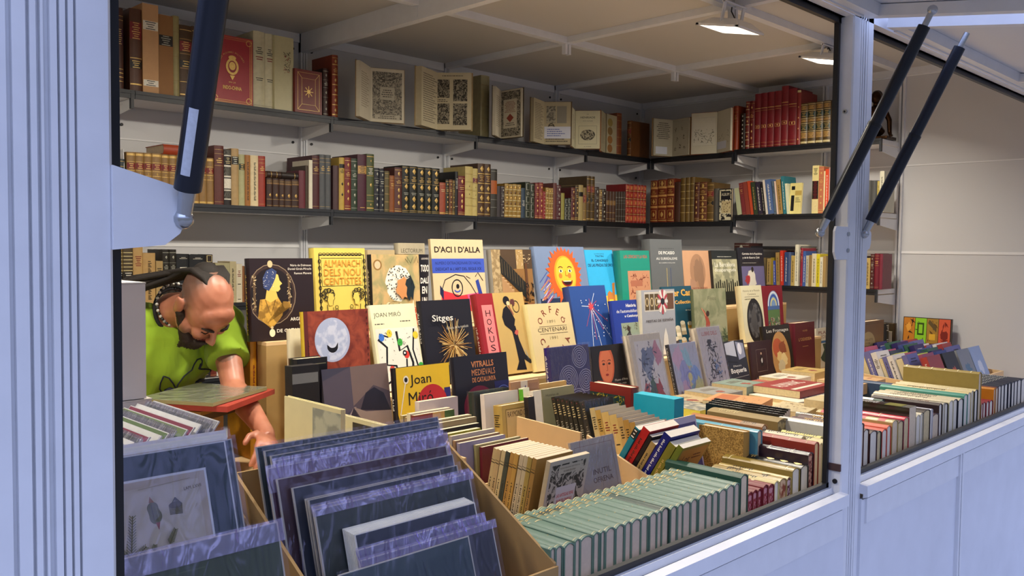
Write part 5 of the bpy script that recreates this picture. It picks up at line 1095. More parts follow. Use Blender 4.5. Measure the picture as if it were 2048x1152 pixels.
def a_lli(A):
    A.rect(0, 0, 1, 1, '#cfc9ca'); A.text('LLIBRE DELS', .5, .89, .66, .05, '#b85a50', .01, al='c'); A.marks(.3, .35, .7, .8, 80, '#1d1c22', 5, .07); A.blob(.42, .80, .1, '#2a282c', 5, .4, 14, .7); A.marks(.1, .15, .9, .4, 60, '#3a3c50', 9, .06); A.marks(.5, .4, .8, .6, 20, '#7a9ac8', 12, .06); A.text('FOCS', .5, .04, .6, .08, '#c87a70', al='c')
disp('pale grey book with scratched ink drawing of a figure', 1391, 1438, 656, 2.12, TZ, .04, '#cfc4b0', a_lli, 15, film_=True)
def a_boq(A):
    A.rect(0, 0, 1, 1, '#23252e'); A.poly([(0, .97), (.5, 1), (.5, .72), (0, .78)], '#b4b8c4'); A.poly([(.55, .98), (.95, .94), (.95, .70), (.6, .66)], '#8a8ea2'); A.ell(.72, .85, .1, .16, '#d8d8e0'); A.line([(0, .66), (.5, .62)], .04, '#15161c'); A.text('El Mercat de la', .45, .55, .4, .03, '#d8d4cc', al='c'); A.text('Boqueria', .48, .42, .78, .11, '#e4e0d6', .02, al='c'); A.line([(.1, .36), (.95, .38)], .008, '#b8b4ac'); A.ell(.5, .12, .38, .16, '#c4c4c0'); A.ell(.5, .12, .2, .1, '#8e8e8c'); A.marks(.3, .1, .7, .33, 16, '#e0dcd4', 6, .06)
disp('dark slate market book with white slab title and fish', 1447, 1487, 684, 2.16, TZ, .015, '#23252e', a_boq, 14, kind='p')
def a_por(A): A.rect(0, 0, 1, 1, '#351f24'); A.line([(.22, .42), (.70, .42), (.70, .84), (.22, .84)], .012, '#7a6a60', True); A.blob(.45, .62, .08, '#1a1418', 4, .3, 12, 1.8); A.ell(.45, .76, .03, .03, '#c9a88a'); A.blob(.46, .62, .03, '#d8d0c4', 5, .4, 10, 2); A.text('Lluís Pons de la Riba', .5, .28, .7, .03, '#c9bfb4', al='c'); A.text('1850-1915', .5, .22, .3, .02, '#c9bfb4', al='c')
disp('dark maroon book with framed standing portrait', 1500, 1543, 685, 2.18, TZ, .018, '#351f24', a_por, 8)
def a_fro(A): A.rect(0, 0, 1, 1, '#1e1814'); A.text('Les Fromages', .5, .87, .88, .07, '#e6e2d4', .01, al='c'); A.ell(.52, .48, .36, .50, '#b98a52', 34); A.ell(.42, .62, .2, .2, '#b4583a'); A.blob(.62, .62, .14, '#8a4a32', 4); A.blob(.45, .48, .11, '#d8b878', 5, .2); A.blob(.62, .42, .13, '#dcc48a', 6, .2); A.blob(.5, .32, .14, '#c8b890', 7, .2); A.text('GUIDE MONDIAL', .5, .03, .8, .045, '#e6e2d4', al='c')
disp('black cheese guide with oval picture of cheeses', 1528, 1578, 653, 2.22, TZ, .03, '#1e1814', a_fro, 10)
def a_odi(A): A.rect(0, 0, 1, 1, '#5c1a28'); A.text('HOMER', .5, .84, .24, .03, '#b98a5a', al='c'); A.text("L'ODISSEA", .5, .68, .66, .055, '#c9985e', al='c'); A.line([(.35, .58), (.65, .58)], .01, '#b98a5a'); A.ell(.5, .02, .02, .02, '#b98a5a')
disp('thick burgundy cloth volume with small gilt title', 1590, 1629, 647, 2.26, TZ, .07, '#5c1a28', a_odi, 3, ck='cloth')
def a_pla(A): A.rect(0, 0, 1, 1, '#cfc6b0'); A.text('PLANTES', .5, .85, .8, .08, '#7a2a28', .01, al='c'); A.text('MEDICINALS', .5, .74, .8, .08, '#7a2a28', .01, al='c'); A.rect(0, .62, 1, .68, '#2a5a8a'); A.blob(.5, .35, .3, '#24381f', 5, .4)
disp('cream plant book with dark leaves beyond the burgundy volume', 1632, 1676, 658, 2.42, TZ, .02, '#cfc6b0', a_pla, 4)
# ---------------------------------------------------------------- crates and boxes on the table
def carton(label, x0, x1, y0, y1, zb, zf, m, th=.004, front_z=None, name='cardboard_box', zbase=TZ, back=True, inner=None):
    """an open box whose sides slope from zb at the back (y1) down to zf at the front (y0)"""
    t = thing(name, label, 'box', Matrix.Translation((x0, y0, zbase)))
    L, D = x1-x0, y1-y0; hb, hf = zb-zbase, zf-zbase; g = .0004
    MB().box(g, L-g, g, D-g, .0006, th).obj('bottom_panel', m, t)
    for x in (0, L-th): MB().prism([(th+g, th+g), (D-th-g, th+g), (D-th-g, hb), (th+g, hf)], x, x+th, 'x').obj('side_panel', m, t)
    fz = (front_z-zbase) if front_z else hf
    MB().box(0, L, 0, th, th+g, fz).obj('front_panel', m, t)
    if back: MB().box(0, L, D-th, D, th+g, hb).obj('back_panel', m, t)
    return t
def cbook(label, x0, y, H, W, T, col, sty='', lean=0, kind='p', z0=TZ+.006, name='paperback_book', art=None, ck='plain', pg=None, rough=.5, film_=False, yb=None):
    """a book in a crate: cover toward the counter, spine at the low X end; lean > 0 tips its top back, < 0 toward the counter. y is the top front edge"""
    if not isinstance(H, (int, float)): H = onY(H[0], H[1], y).z-z0-.003
    y0 = y-H*math.sin(R(lean)) if yb is None else yb
    M = Matrix.Translation((x0, y0, z0+(T*math.sin(R(lean)) if lean > 0 else 0))) @ Matrix.Rotation(R(-lean), 4, 'X') @ RZ @ Matrix.Translation((-T/2, 0, 0))
    b = book(name, M, W, H, T, col, sty, kind, pg, ckind=ck, rough=rough); b['label'] = label
    if art:
        A = Art(W, H, rough=.5); art(A); A.build(b, front(None, W, T))
    if film_:
        m = MB(); m.add([(T/2+.002, -.005, .0), (T/2+.002, W+.006, 0), (T/2+.003, W+.006, H+.004), (T/2+.003, -.005, H+.004)], [(0, 1, 2, 3)]); m.add([(T/2+.002, -.005, 0), (T/2+.002, -.005, H+.004), (-T/2-.002, -.005, H+.004), (-T/2-.002, -.005, 0)], [(0, 1, 2, 3)])
        m.obj('plastic_sleeve', film(), b)
    return b
def crow(items, x0, y, lean, place, z0=TZ+.006, jx=.004, gap=.0015, frm='counter'):
    """items from the back forward: (H, W, T, colour, style, description[, art])"""
    row = []; y -= items[0][0]*math.sin(R(lean))
    for it in items:
        H, W, T, col, sty, d = it[:6]; o = dict(it[6]) if len(it) > 6 else {}
        L = lean; T2 = T/max(.3, math.cos(R(L)))+(.005 if o.get('film_') else 0)
        if row: y -= T2+gap
        b = cbook(None, x0+o.pop('dx', 0)+random.uniform(0, jx), 0, H, W, T, col, sty, L, z0=z0, yb=y, **o)
        row.append((b, d))
    label_row(row, place); return row
def upbook(X0, X1, Yf, L, Hup, col, sty='', kind='h', pg=None, name='hardcover_book', ck='cloth', rough=.45, z0=TZ):
    T = X1-X0-.0006; Wd = Hup-.006 if kind == 'h' else Hup
    bl = min(T*.22, .007) if kind == 'h' else .0003
    return book(name, frame((1, 0, 0), (0, 0, -1), (0, 1, 0), ((X0+X1)/2, Yf, z0+Hup-bl)), Hup-bl, L, T, col, sty, kind, pg, ckind=ck, rough=rough)
def uprow(items, u0, Yf, place, name='hardcover_book', vb=None):
    """spine-up books along the counter: (right edge px, top px, length, colour, style, description[, opts])"""
    row = []; u = u0; xp = None
    for it in items:
        ur, vt, L, col, sty, d = it[:6]; o = dict(it[6]) if len(it) > 6 else {}
        yf = Yf+o.pop('dy', random.uniform(0, .004)); a, b = onY(u, vt, Yf), onY(ur, vt, Yf)
        if xp is not None: a.x = xp
        xp = b.x = max(b.x, a.x+.008)
        Hu = (a.z+b.z)/2-TZ
        row.append((upbook(a.x, b.x, yf, L, Hu, col, sty, name=o.pop('name', name), **o), d)); u = ur
    label_row(row, place); return row
random.seed(12)
# ---- the long run of green volumes with spines up
GE = [1104.7, 1116, 1131, 1153, 1165, 1191, 1204, 1214, 1234, 1252, 1266, 1286, 1301.5, 1317, 1328, 1343, 1357, 1369, 1385, 1399, 1414.5, 1428, 1440, 1456, 1472, 1483]
row = []
for i in range(len(GE)-1):
    a, b = onY(GE[i], 1040, 1.15).x, onY(GE[i+1], 1040, 1.15).x
    bk = upbook(a, b, 1.152+random.uniform(0, .004), .205, .121+random.uniform(-.0015, .0015), '#5d7867' if i != 14 else '#1c3c30', 'B.985,2,c;B.955,1,c;L.82,.90,%s;T.82,.90,g;B.80,1,g;B.78,1,g;T.66,.70,c;O.30,c,.18;B.03,1.5,c' % ('#5d7867' if i not in (6, 7, 8) else 'n'), pg=mat('#cdb8a2', .75, 'pages', .12, 90), name='cloth_bound_book', rough=.38)
    row.append((bk, 'green cloth volume'))
label_row(row, 'spines up in the long run on the counter')
# ---- rest of the front row in the main bay
DG = {'pg': PAGEY}
uprow([(1498, 949, .235, '#1f4a3a', '', 'tall dark green volume closing the green run')] + [(u, v, .19, '#7a1a24', 'B.9,20,r;O.5,c,.8;O.3,c,.8;T.6,.8,c', 'crimson patterned volume', {'pg': mott('#8a1c2c', '#c98a90', 90)}) for u, v in ((1508, 984), (1518, 980), (1527, 977), (1538, 969), (1550, 968))] +
      [(1560, 962, .2, '#c9b87a', 'T.3,.7,k', 'straw coloured volume', {'pg': PAGEW}), (1576, 957, .215, '#a89058', 'T.2,.3,k;T.6,.8,k', 'gold foil volume with stained edges', {'pg': mott('#d8b48a', '#8a3a24', 40), 'rough': .25}), (1586, 954, .22, '#b8a060', 'T.5,.8,k', 'straw foil volume with marbled edges', {'pg': mott('#5a1a2c', '#d0b0b0', 90), 'rough': .22}),
       (1602, 936, .225, '#8a7434', 'B.9,3,c;B.1,3,c', 'thick olive gold volume', {'pg': PAGEW, 'rough': .2}), (1618, 930, .215, '#1a1816', 'O.9,g;T.7,.8,g;O.5,g;O.3,g;O.1,g', 'black volume with bright gilt spine', {'pg': PAGEW, 'rough': .2}),
       (1630, 905, .25, '#2c1626', 'T.7,.85,s;B.5,2,s;B.2,2,s', 'large dark purple volume with marbled edges', {'pg': mott('#6a2028', '#c49a90', 90), 'rough': .18}), (1640, 884, .27, '#962f22', 'L.7,1.0,k,s;B.5,1,c;B.3,1,c;B.1,1,c', 'tall brick red volume with black label', {'rough': .35}),
       (1648, 886, .16, '#d0c69a', 'T.3,.8,k', 'cream volume by the middle post'), (1662, 880, .15, '#c9bb86', 'T.3,.8,k', 'yellowed volume by the middle post')],
      1483, 1.152, 'spine up on the counter')
# ---- front row in the side wall bay
W_ = {'pg': PAGEW}
uprow([(1714.5, 851, .2, '#4a1622', 'T.4,.8,g', 'dark wine volume with rounded spine', W_), (1730, 846, .2, '#4a2018', 'T.4,.8,g', 'thick brown volume with arched white edge', W_), (1741, 858, .19, '#4a2418', '', 'brown backed volume', W_), (1755.6, 861, .19, '#3c1a1c', '', 'maroon backed volume', W_), (1765, 862, .19, '#20302a', '', 'dark green backed volume', DG),
       (1775.6, 858, .24, '#c2432c', 'T.6,.9,c', 'orange red volume', W_), (1785, 851, .26, '#cf5a3c', 'B.5,3,c', 'coral red volume', W_), (1797.5, 840, .27, '#b09a60', 'B.85,25,#c8323c;B.6,25,#c8323c;B.35,25,#c8323c;B.1,25,#c8323c', 'gold volume checked with red squares', {'rough': .25}),
       (1809, 841, .2, '#5a1e2a', '', 'wine backed volume', DG), (1820, 834, .29, '#c02c40', 'B.8,3,c;B.3,3,c', 'glossy crimson volume', {'rough': .2, 'pg': PAGEY}), (1834, 814, .30, '#1c1a10', 'L.1,.3,#7a7418;T.4,.8,w', 'tall glossy black and olive volume', {'rough': .15, 'kind': 'p'}),
       (1842, 829, .17, '#d8cdb0', 'T.4,.8,k', 'small cream volume', W_), (1848, 826, .18, '#cfc4a8', 'L.5,.7,r', 'small cream volume with red patch', W_), (1862, 819, .2, '#2a1c1c', '', 'thick volume with dark arched spine', DG), (1867, 818, .2, '#c6c4cc', '', 'pale thin volume', W_),
       (1880, 827, .17, '#3a1f2c', '', 'plum backed volume with pink edge', {'pg': PAGE}), (1887.5, 807, .25, '#2c1414', '', 'black maroon volume', W_), (1892, 806, .27, '#b8b09a', 'T.2,.8,r', 'grey cream volume', W_), (1899, 806, .27, '#241c1c', '', 'thin black backed volume', W_)] +
      [(u, v, .29, '#20222a' if i else '#c2b890', 'L.0,1,#cfc2a0;T.3,.8,k', 'black edged volume with cream spine', W_) for i, (u, v) in enumerate(((1908.5, 801), (1918, 798.6), (1928.6, 797)))] +
      [(1937, 788, .33, '#3f8a78', '', 'mint green volume with rounded spine', W_), (1945, 785, .3, '#d0bd8a', 'T.3,.8,k', 'straw spined volume', W_), (1950, 781, .3, '#c8b88a', 'B.3,2,w;B.6,2,w', 'straw foil spined volume', W_), (1956.6, 779, .3, '#1a1a1c', 'L.0,1,#d0c090;B.2,3,w', 'black volume with foil spine', W_)],
      1700, 1.152, 'spine up beyond the middle post')
a, b_ = onY(1957.6, 760, 1.152).x, onY(1963.5, 760, 1.152).x
tb = upbook(a, b_, 1.152, .30, onY(1962, 744, 1.152).z-TZ, '#9a8440', 'R.1,c;R.27,c;R.44,c;R.61,c;R.78,c;R.95,c', pg=PAGE, name='hardcover_book'); tb['label'] = 'tall mustard folio with banded spine rising above the spine up row'
uprow([(u, v, .12, '#8a1c2a', '', 'small red covered booklet', {'pg': PAGEW}) for u, v in ((1968, 806), (1974, 804), (1980, 802), (1987, 800))] + [(1992, 776, .2, '#c47a18', '', 'orange volume', {'pg': PAGE}), (1998, 774, .2, '#5a2a24', '', 'brown backed volume by the orange one', {'pg': PAGE})] +
      [(u, v, .22, '#141a2e', 'T.3,.8,s', 'navy volume with white page edge', W_) for u, v in ((2005, 771), (2012, 769), (2018.5, 767), (2024, 765), (2030, 763), (2037, 761), (2045, 759), (2053, 757))], 1963.5, 1.152, 'counter end near the side wall')
# ---- second row in the side wall bay: long books spine up
def ypair(label, u0, v0, u1, v1, z, T, col, sty='', **k):
    """a spine-up book whose top edge runs between two pixels at height z"""
    a, b = onZ(u0, v0, z), onZ(u1, v1, z); X = (a.x+b.x)/2
    bk = upbook(X, X+T, b.y, a.y-b.y, z-TZ, col, sty, **k); bk['label'] = label; return bk
ypair('long navy blue volume lying spine up behind the front row', 1706, 758, 1800, 771, 1.03, .05, '#2c4260', '', kind='h', pg=PAGEW)
ypair('dark green backed white book behind the coral red volume', 1706, 792, 1762, 800, 1.045, .03, '#16402e', 'L.3,.9,w', kind='h', pg=PAGEW)
# ---- second row in the main bay
ypair('light blue tube spined volume behind the woven covered book', 1377, 836, 1512, 862, 1.06, .03, '#5a9aae', 'B.5,1,w', ck='plain', rough=.3)
ypair('black glossy volume under the light blue one', 1384, 848, 1500, 868, 1.035, .02, '#22222a', 'T.1,.4,w', ck='plain', rough=.2) if False else None
ypair('orange brown spined volume beside the light blue one', 1383, 826, 1522, 851, 1.06, .035, '#a8703f', 'L.0,.3,#8a6a42;T.1,.3,k', ck='plain', rough=.35)
ypair('wide kraft spined bundle with torn end', 1425, 815, 1545, 843, 1.062, .075, '#8c7646', 'T.6,.9,c', rough=.6, pg=mott('#6a5a3a', '#b09a66', 60))
for i in range(4):
    ypair('%s of the four thin black spined magazines with white lettering' % od(i), 1418+i*7, 805-i*3.5, 1560+i*2, 832-i*3.5, 1.064, .016, '#1c1a1a', 'V.08,.35,w;V.55,.95,w', kind='p', ck='plain', rough=.25, name='magazine')['group'] = 'thin black spined magazines in the second row'
ypair('wide white volume behind the magazines near the middle post', 1553, 834, 1650, 848, 1.06, .045, '#c8c6be', 'B.5,2,w', ck='plain', rough=.35)
ypair('thin pale volume beside the wide white one', 1590, 824, 1655, 833, 1.06, .018, '#b8b4a6', 'T.1,.9,k', ck='plain', rough=.35)
ypair('yellow spined volume behind the brick red book', 1560, 861, 1640, 874, 1.04, .028, '#cfc46a', 'T.1,.9,k', ck='plain')
ypair('cream spined volume behind the brick red book', 1515, 857, 1600, 874, 1.045, .03, '#cfc8aa', 'T.1,.9,k', ck='plain')
def xbook(label, u0, v0, u1, v1, X, T, col, art=None, sty='', zb=None, ck='plain', kind='h', rough=.35, name='hardcover_book', H=None, flip=False, pg=None):
    """a book standing with its front cover toward the bookseller's side (-X); its top edge runs between two pixels on the plane X"""
    a, b = onX(u0, v0, X), onX(u1, v1, X); Wd = a.y-b.y; zt = (a.z+b.z)/2; z0 = zb or TZ+.002
    # local y (depth) along +Y from the near end (spine) to the far end
    M = frame((-1, 0, 0), (0, 1, 0), (0, 0, 1), (X+T/2, b.y, z0)) if False else Matrix.Translation((X+T/2, b.y, z0))
    bk = book(name, M, Wd, zt-z0, T, col, sty, kind, pg, ckind=ck, rough=rough); bk['label'] = label
    if art:
        A = Art(Wd, zt-z0, rough=.4); art(A); A.build(bk, frame((0, -1, 0), (0, 0, 1), (-1, 0, 0), (-T/2, Wd, 0)))
    return bk
xbook('book with coarse golden woven cloth cover facing the wooden crate', 1398, 849, 1487, 864, 2.31, .035, '#a88440', lambda A: A.rect(0, 0, 1, 1, mott('#8a6628', '#c49a4c', 260, .7)), ck='cloth')
xbook('turquoise and blue slipcase standing beside the cream paperbacks', 1265, 785, 1349, 800, 2.43, .055, '#1f9cb4', lambda A: A.rect(0, 0, 1, 1, '#1fa6c0').rect(0, 0, 1, .45, '#2070d8') , kind='s', name='slipcased_book')
def a_plants(A):
    A.rect(0, 0, 1, 1, '#7c241e'); A.rect(.0, .0, .86, .86, '#1f3a38'); A.marks(.02, .4, .84, .84, 90, '#a8982e', 4, .06); A.marks(.02, .1, .84, .7, 90, '#3f6a3a', 6, .07); A.marks(.02, .3, .84, .84, 40, '#d8b84a', 8, .03); A.marks(.3, .3, .8, .6, 20, '#8a4a2a', 9, .05)
xbook('red framed book with yellow green plant painting, standing sideways', 1180, 764, 1262, 775, 2.42, .045, '#7c241e', a_plants)
xbook('pale yellow portfolio board with grey marbled half', 569, 789, 682, 823, 1.12, .012, '#d6cf9e', lambda A: A.rect(0, 0, 1, 1, '#d6cf9e').rect(.52, 0, 1, .97, mott('#8a8f80', '#b0b49c', 18)), name='portfolio')
xbook('cream board portfolio with black half, beside the pale yellow one', 662, 827, 770, 848, 1.27, .012, '#d0c9a4', lambda A: A.rect(0, 0, 1, 1, '#cfc8a2').rect(.42, 0, 1, .96, '#2a2820'), name='portfolio')
# ---- crate 1: file box with two runs of paperbacks
MCR = mat('#c9a878', .65, amt=.12, scale=14)
carton('wooden file box holding the upright run behind the old paperbacks', 1.505, 1.975, 1.668, 1.95, 1.06, 1.05, MCR, .008, .97, 'file_box', back=False)
carton('low wooden tray holding the old paperbacks by the green volumes', 1.53, 1.975, 1.368, 1.662, .935, .915, MCR, .008, .91, 'file_box', back=False)
t = thing('wooden_divider', 'sloping plywood divider between old paperbacks and leaning bright novels', 'divider', Matrix.Translation((1.977, 1.37, TZ)))
MB().prism([(0, 0), (.29, 0), (.29, .165), (0, .06)], 0, .008, 'x').obj('board', MCR, t)
OL = ['#b09c72', '#a8926a', '#b8a87e', '#2c3834', '#a07a3c', '#a8843f', '#b0a48a', '#aca288', '#8f7c3e', '#8a6a34', '#a39880']
def a_rifas(A):
    A.rect(0, 0, 1, 1, '#a59d92'); A.rect(.06, .04, .94, .94, mott('#2c2a26', '#a39b8e', 46, .7, .47, .53, 1.5)); A.rect(.26, .06, .76, .62, '#b7b2b4'); A.text('LAS ANTIGUAS RIFAS', .51, .47, .44, .05, '#a8282c', .02, al='c'); A.text('BARCELONESAS', .51, .39, .38, .05, '#a8282c', .02, al='c'); A.para(.32, .26, .7, .32, 2, '#4a4642', True)
    A.rect(.24, .80, .80, .92, '#a39b8e'); A.text('MONOGRAFIAS HISTÓRICAS', .52, .87, .5, .025, '#24221e', .01, al='c'); A.text('DE BARCELONA', .52, .82, .3, .025, '#24221e', .01, al='c')
items = [(.193, .135, .014, c, 'V.1,.6,k;B.8,2,k;B.84,1,k', 'worn old paperback' if c != '#2c3834' else 'black and grey marbled paperback') for c in OL[:-1]]
r_ = crow(items, 1.548, 1.60, -12, 'front of the file box', z0=TZ+.010)
cbook('old paperback shown cover outward with ornate black border and red title', 1.55, 1.413, .193, .148, .014, OL[-1], '', -12, art=a_rifas, z0=TZ+.010)
def a_inutil(A): A.rect(0, 0, 1, 1, '#a49a90'); A.line([(.06, .05), (.92, .05), (.92, .92), (.06, .92)], .008, '#7a5a4a', True); A.text('INUTIL', .6, .52, .42, .07, '#5a4038', .01, al='c'); A.text('OFRENA', .6, .41, .46, .07, '#5a4038', .01, al='c')
cbook('grey booklet in clear wrap leaning beside the bordered paperback', 1.72, 1.50, .20, .18, .008, '#a49a90', '', 14, art=a_inutil, film_=True, z0=TZ+.010)
def a_lady(A): A.rect(0, 0, 1, 1, '#d0c4c0'); A.blob(.45, .75, .1, '#8a5a48', 4, .5); A.blob(.62, .62, .14, '#7a4a40', 6, .5, 12, .8); A.marks(.35, .55, .75, .85, 20, '#5a3a34', 5, .05)
def a_club(A): A.rect(0, 0, 1, 1, '#8a3a28'); A.rect(.45, .72, .8, 1, '#c9a05a'); A.rect(.75, .8, 1, 1, '#4a6a34'); A.rect(.35, .45, 1, .72, '#14161c'); A.text('El club Dumas', .7, .52, .6, .1, '#e0dcd0', al='c')
crow([(onY(865, 803, 1.96).z-TZ-.012, .15, .02, '#cfc4be', '', 'whitish paperback with faint brown insects', {'art': a_lady, 'dx': .07}), (.225, .14, .014, '#a8935e', 'V.2,.8,k', 'tan paperback'), (.222, .14, .012, '#98824c', '', 'thin brown tan paperback'), (.235, .15, .016, '#d8cfae', 'upr', 'cream paperback with upright lettering'),
      (.232, .15, .014, '#7a3426', 'upw', 'brick paperback with painted cover', {'art': a_club}), (.21, .14, .014, '#a88c46', 'up', 'ochre paperback'), (.205, .14, .012, '#8a6c30', '', 'dark ochre paperback'), (.20, .13, .014, '#c2b98a', 'up', 'pale straw paperback'), (.225, .16, .018, '#a3946a', 'txt', 'drab paperback'),
      (.22, .165, .012, '#8c7c58', '', 'thin drab paperback'), (.205, .16, .016, '#1c171c', 'upw', 'black paperback'), (.185, .12, .014, '#cfc8a6', 'txt', 'short white spined paperback'), (.20, .13, .018, '#a8a02e', 'L.1,.4,#2f6a2e;T.6,.8,r', 'yellow and green paperback'), (.18, .12, .012, '#c8b888', 'txtr', 'buff paperback'),
      (.20, .16, .012, '#a09894', '', 'grey lilac paperback'), (.19, .165, .012, '#8a6c50', '', 'brown paperback'), (.185, .17, .012, '#8d87a0', '', 'lilac grey paperback'), (.175, .17, .010, '#98905e', '', 'khaki paperback', {'dx': .05}), (.17, .18, .010, '#6a1c28', '', 'wine red paperback', {'dx': .06})],
     1.53, 1.985, 3, 'back of the file box', z0=TZ+.010, gap=.002)
# ---- third run: novels behind, dark classics, cream literary set
def a_cart2(A): A.rect(0, 0, 1, 1, '#b09450'); A.rect(.12, .0, .95, .9, '#c6a76c'); A.line([(.1, .0), (.1, .92), (.96, .92), (.96, 0)], .01, '#5a4420'); A.text('RAYMOND CARTIER', .53, .78, .76, .10, '#3a2a1a', .01, al='c'); A.poly([(.5, .7), (.58, .6), (.62, .3), (.58, .2), (.52, .4)], '#3a241c'); A.poly([(.72, .55), (.82, .45), (.84, .2), (.78, .25)], '#3a241c'); A.line([(.55, .5), (.9, .68)], .012, '#3a241c'); A.line([(.45, .35), (.66, .3)], .03, '#4a2e22')
cbook('thick ochre war history with insect like plant drawing', onY(1003, 815, 2.04).x, 2.04, (1003, 812), .17, .04, '#a88f48', 'txt', 6, art=a_cart2, kind='h')
cbook('white faced book behind the ochre war history', onY(968, 790, 2.12).x, 2.12, (968, 788), .16, .02, '#cfc9c4', '', 6, art=lambda A: (A.rect(0, 0, 1, 1, '#c8c0ba'), A.text('a la ciutat', .7, .6, .4, .05, '#5a5450', al='c')))
cbook('dark green book in blue crinkled wrap with yellow foot', onY(948, 784, 2.16).x, 2.16, (948, 784), .17, .03, '#1f2e28', 'L.0,.55,y', 6, film_=True, kind='h')
cbook('white and lime green spined book behind the ochre history', onY(1048, 775, 2.08).x, 2.085, (1060, 773), .03, .022, '#dce0c0', 'L.5,.98,#5aa822;V.1,.9,n', 8)
cbook('large tan board behind the city guide', onY(1066, 770, 2.13).x, 2.14, (1066, 769), .19, .012, '#c49c5c', '', 4)
def a_grey(A): A.rect(0, 0, 1, 1, '#7c7a5e'); A.text('Històries de', .3, .87, .4, .04, '#2c2a22', al='c')
cbook('grey olive novel with small title behind the dark classics', onY(1090, 778, 2.08).x, 2.095, (1090, 777), .17, .02, '#7c7a5e', '', 8, art=a_grey)
cbook('white city guide with red block letters up its spine', onY(1078, 778, 2.02).x-.02, 2.03, (1085, 778), .04, .02, '#d6d0c0', 'V.55,.95,r;V.1,.5,k', 8)
cbook('black pocket book between ochre history and city guide', onY(1068, 788, 2.0).x-.03, 2.0, (1075, 790), .03, .02, '#1c1a1c', 'txt', 8)
CL = [(.200, .15, .018, '#26241e', 'T.7,.9,c;T.3,.6,s;O.96,r,.6', 'dark spined classic with gilt specks', {'film_': i == 6, 'rough': .3}) for i in range(7)]
x_ = onY(1108, 795, 2.03).x
crow(CL, x_, 2.03, 16, 'row beside the file box', z0=TZ+.004, gap=.003)
CR = ['#b9a878', '#b09048', '#c4a866', '#c4a866', '#b59458', '#a8803c', '#a8803c', '#c8bf94', '#cfcbb0', '#a8a498']
y_ = 1.775; row = []
for i, c in enumerate(CR):
    H = .192-.003*i; W = .13+.004*(i % 3); T = .030 if i in (2, 3) else .022
    ar = (lambda A: (A.rect(0, 0, 1, 1, '#9c9890'), A.line([(.15, .1), (.9, .1), (.9, .85), (.15, .85)], .008, '#5a564e', True), A.text('V. A.', .55, .55, .4, .1, '#3a362e', al='c'))) if i == 9 else (lambda A: A.rect(0, 0, 1, 1, '#a29a88'))
    if row: y_ -= T/.96+.004
    row.append((cbook(None, 2.215-.004*i, 0, H, W, T, c, 'txtr' if i in (2, 3) else 'txt', 16, z0=TZ+.004, art=ar, yb=y_), 'worn cream paperback' if c in ('#b9a878', '#c4a866', '#c8bf94', '#cfcbb0') else 'worn brown tan paperback'))
for j, (b, d) in enumerate(row): b['label'] = '%s of ten worn paperbacks leaning back beside the turquoise slipcase, %s cover' % (od(j), ['buff', 'ochre', 'thick cream', 'thick tan', 'tan', 'brown', 'brown', 'pale', 'whitish', 'grey'][j])
# ---- crate 2: small plywood box with leaning novels
carton('small plywood box holding the leaning bright novels', 1.992, 2.160, 1.370, 1.665, .96, .945, PLY, .008, .962, 'file_box')
def a_los(A): A.rect(0, 0, 1, 1, '#8a7a34'); A.rect(.05, .03, .97, .95, '#b0762a'); A.text('Los', .35, .68, .26, .14, '#4a1c14', .01, al='c'); A.text('AMANTES', .45, .42, .6, .12, '#5a1f16', .01, al='c'); A.text('DEL OESTE', .5, .2, .7, .12, '#5a1f16', .01, al='c'); A.para(.55, .72, .92, .84, 2, '#5a1f16')
N = [(.20, .135, .018, '#157a8c', 'L.84,.98,k,w', 'teal novel with black capped spine', '#157a8c'), (.20, .14, .026, '#b01f20', 'V.15,.85,e', 'thick red novel', '#9a1c1e'), (.185, .13, .012, '#18151a', '', 'thin black novel', '#18151a'), (.165, .12, .018, '#a3854e', 'V.2,.8,k', 'short tan novel', '#a3854e'),
     (.195, .14, .026, '#181c6a', 'V.1,.9,w', 'navy novel with white title', '#181c6a'), (.17, .13, .024, '#7c7424', 'V.3,.7,g', 'olive novel', '#7c7424'), (.17, .135, .018, '#6a7020', '', 'olive green novel with orange cover and dark red title', '#7c7424')]
y_ = 1.60
for i, (H, W, T, c, s_, d, cc) in enumerate(N):
    H *= 1.13; W *= 1.04
    if i: y_ -= T/math.cos(R(31))+.003
    b = cbook(d+', leaning forward in the plywood box', 2.0+(.004 if i else 0), 0, H, W, T, c, s_, -31, z0=TZ+.010, art=a_los if i == 6 else (lambda A, cc=cc: A.rect(0, 0, 1, 1, cc)), pg=PAGEW, rough=.3, yb=y_)
def a_purp(A): A.rect(0, 0, 1, 1, '#b8b0c0'); A.rect(.05, .0, .95, .90, '#4c4474'); A.arctext('MONDO', .5, .62, .22, 150, 30, .08, '#8aa0c0', .01); A.text('NOVEL', .5, .50, .5, .09, '#8aa0c0', .01, al='c'); A.blob(.55, .22, .16, '#8a6a50', 4, .5, 14, 1.4); A.marks(.4, .1, .7, .35, 20, '#b09070', 5, .05)
cbook('violet novel with pale blue title and small figure, beside the woven book', 2.166, 1.49, .20, .125, .018, '#b8b0c0', '', 14, art=a_purp, z0=TZ+.012)
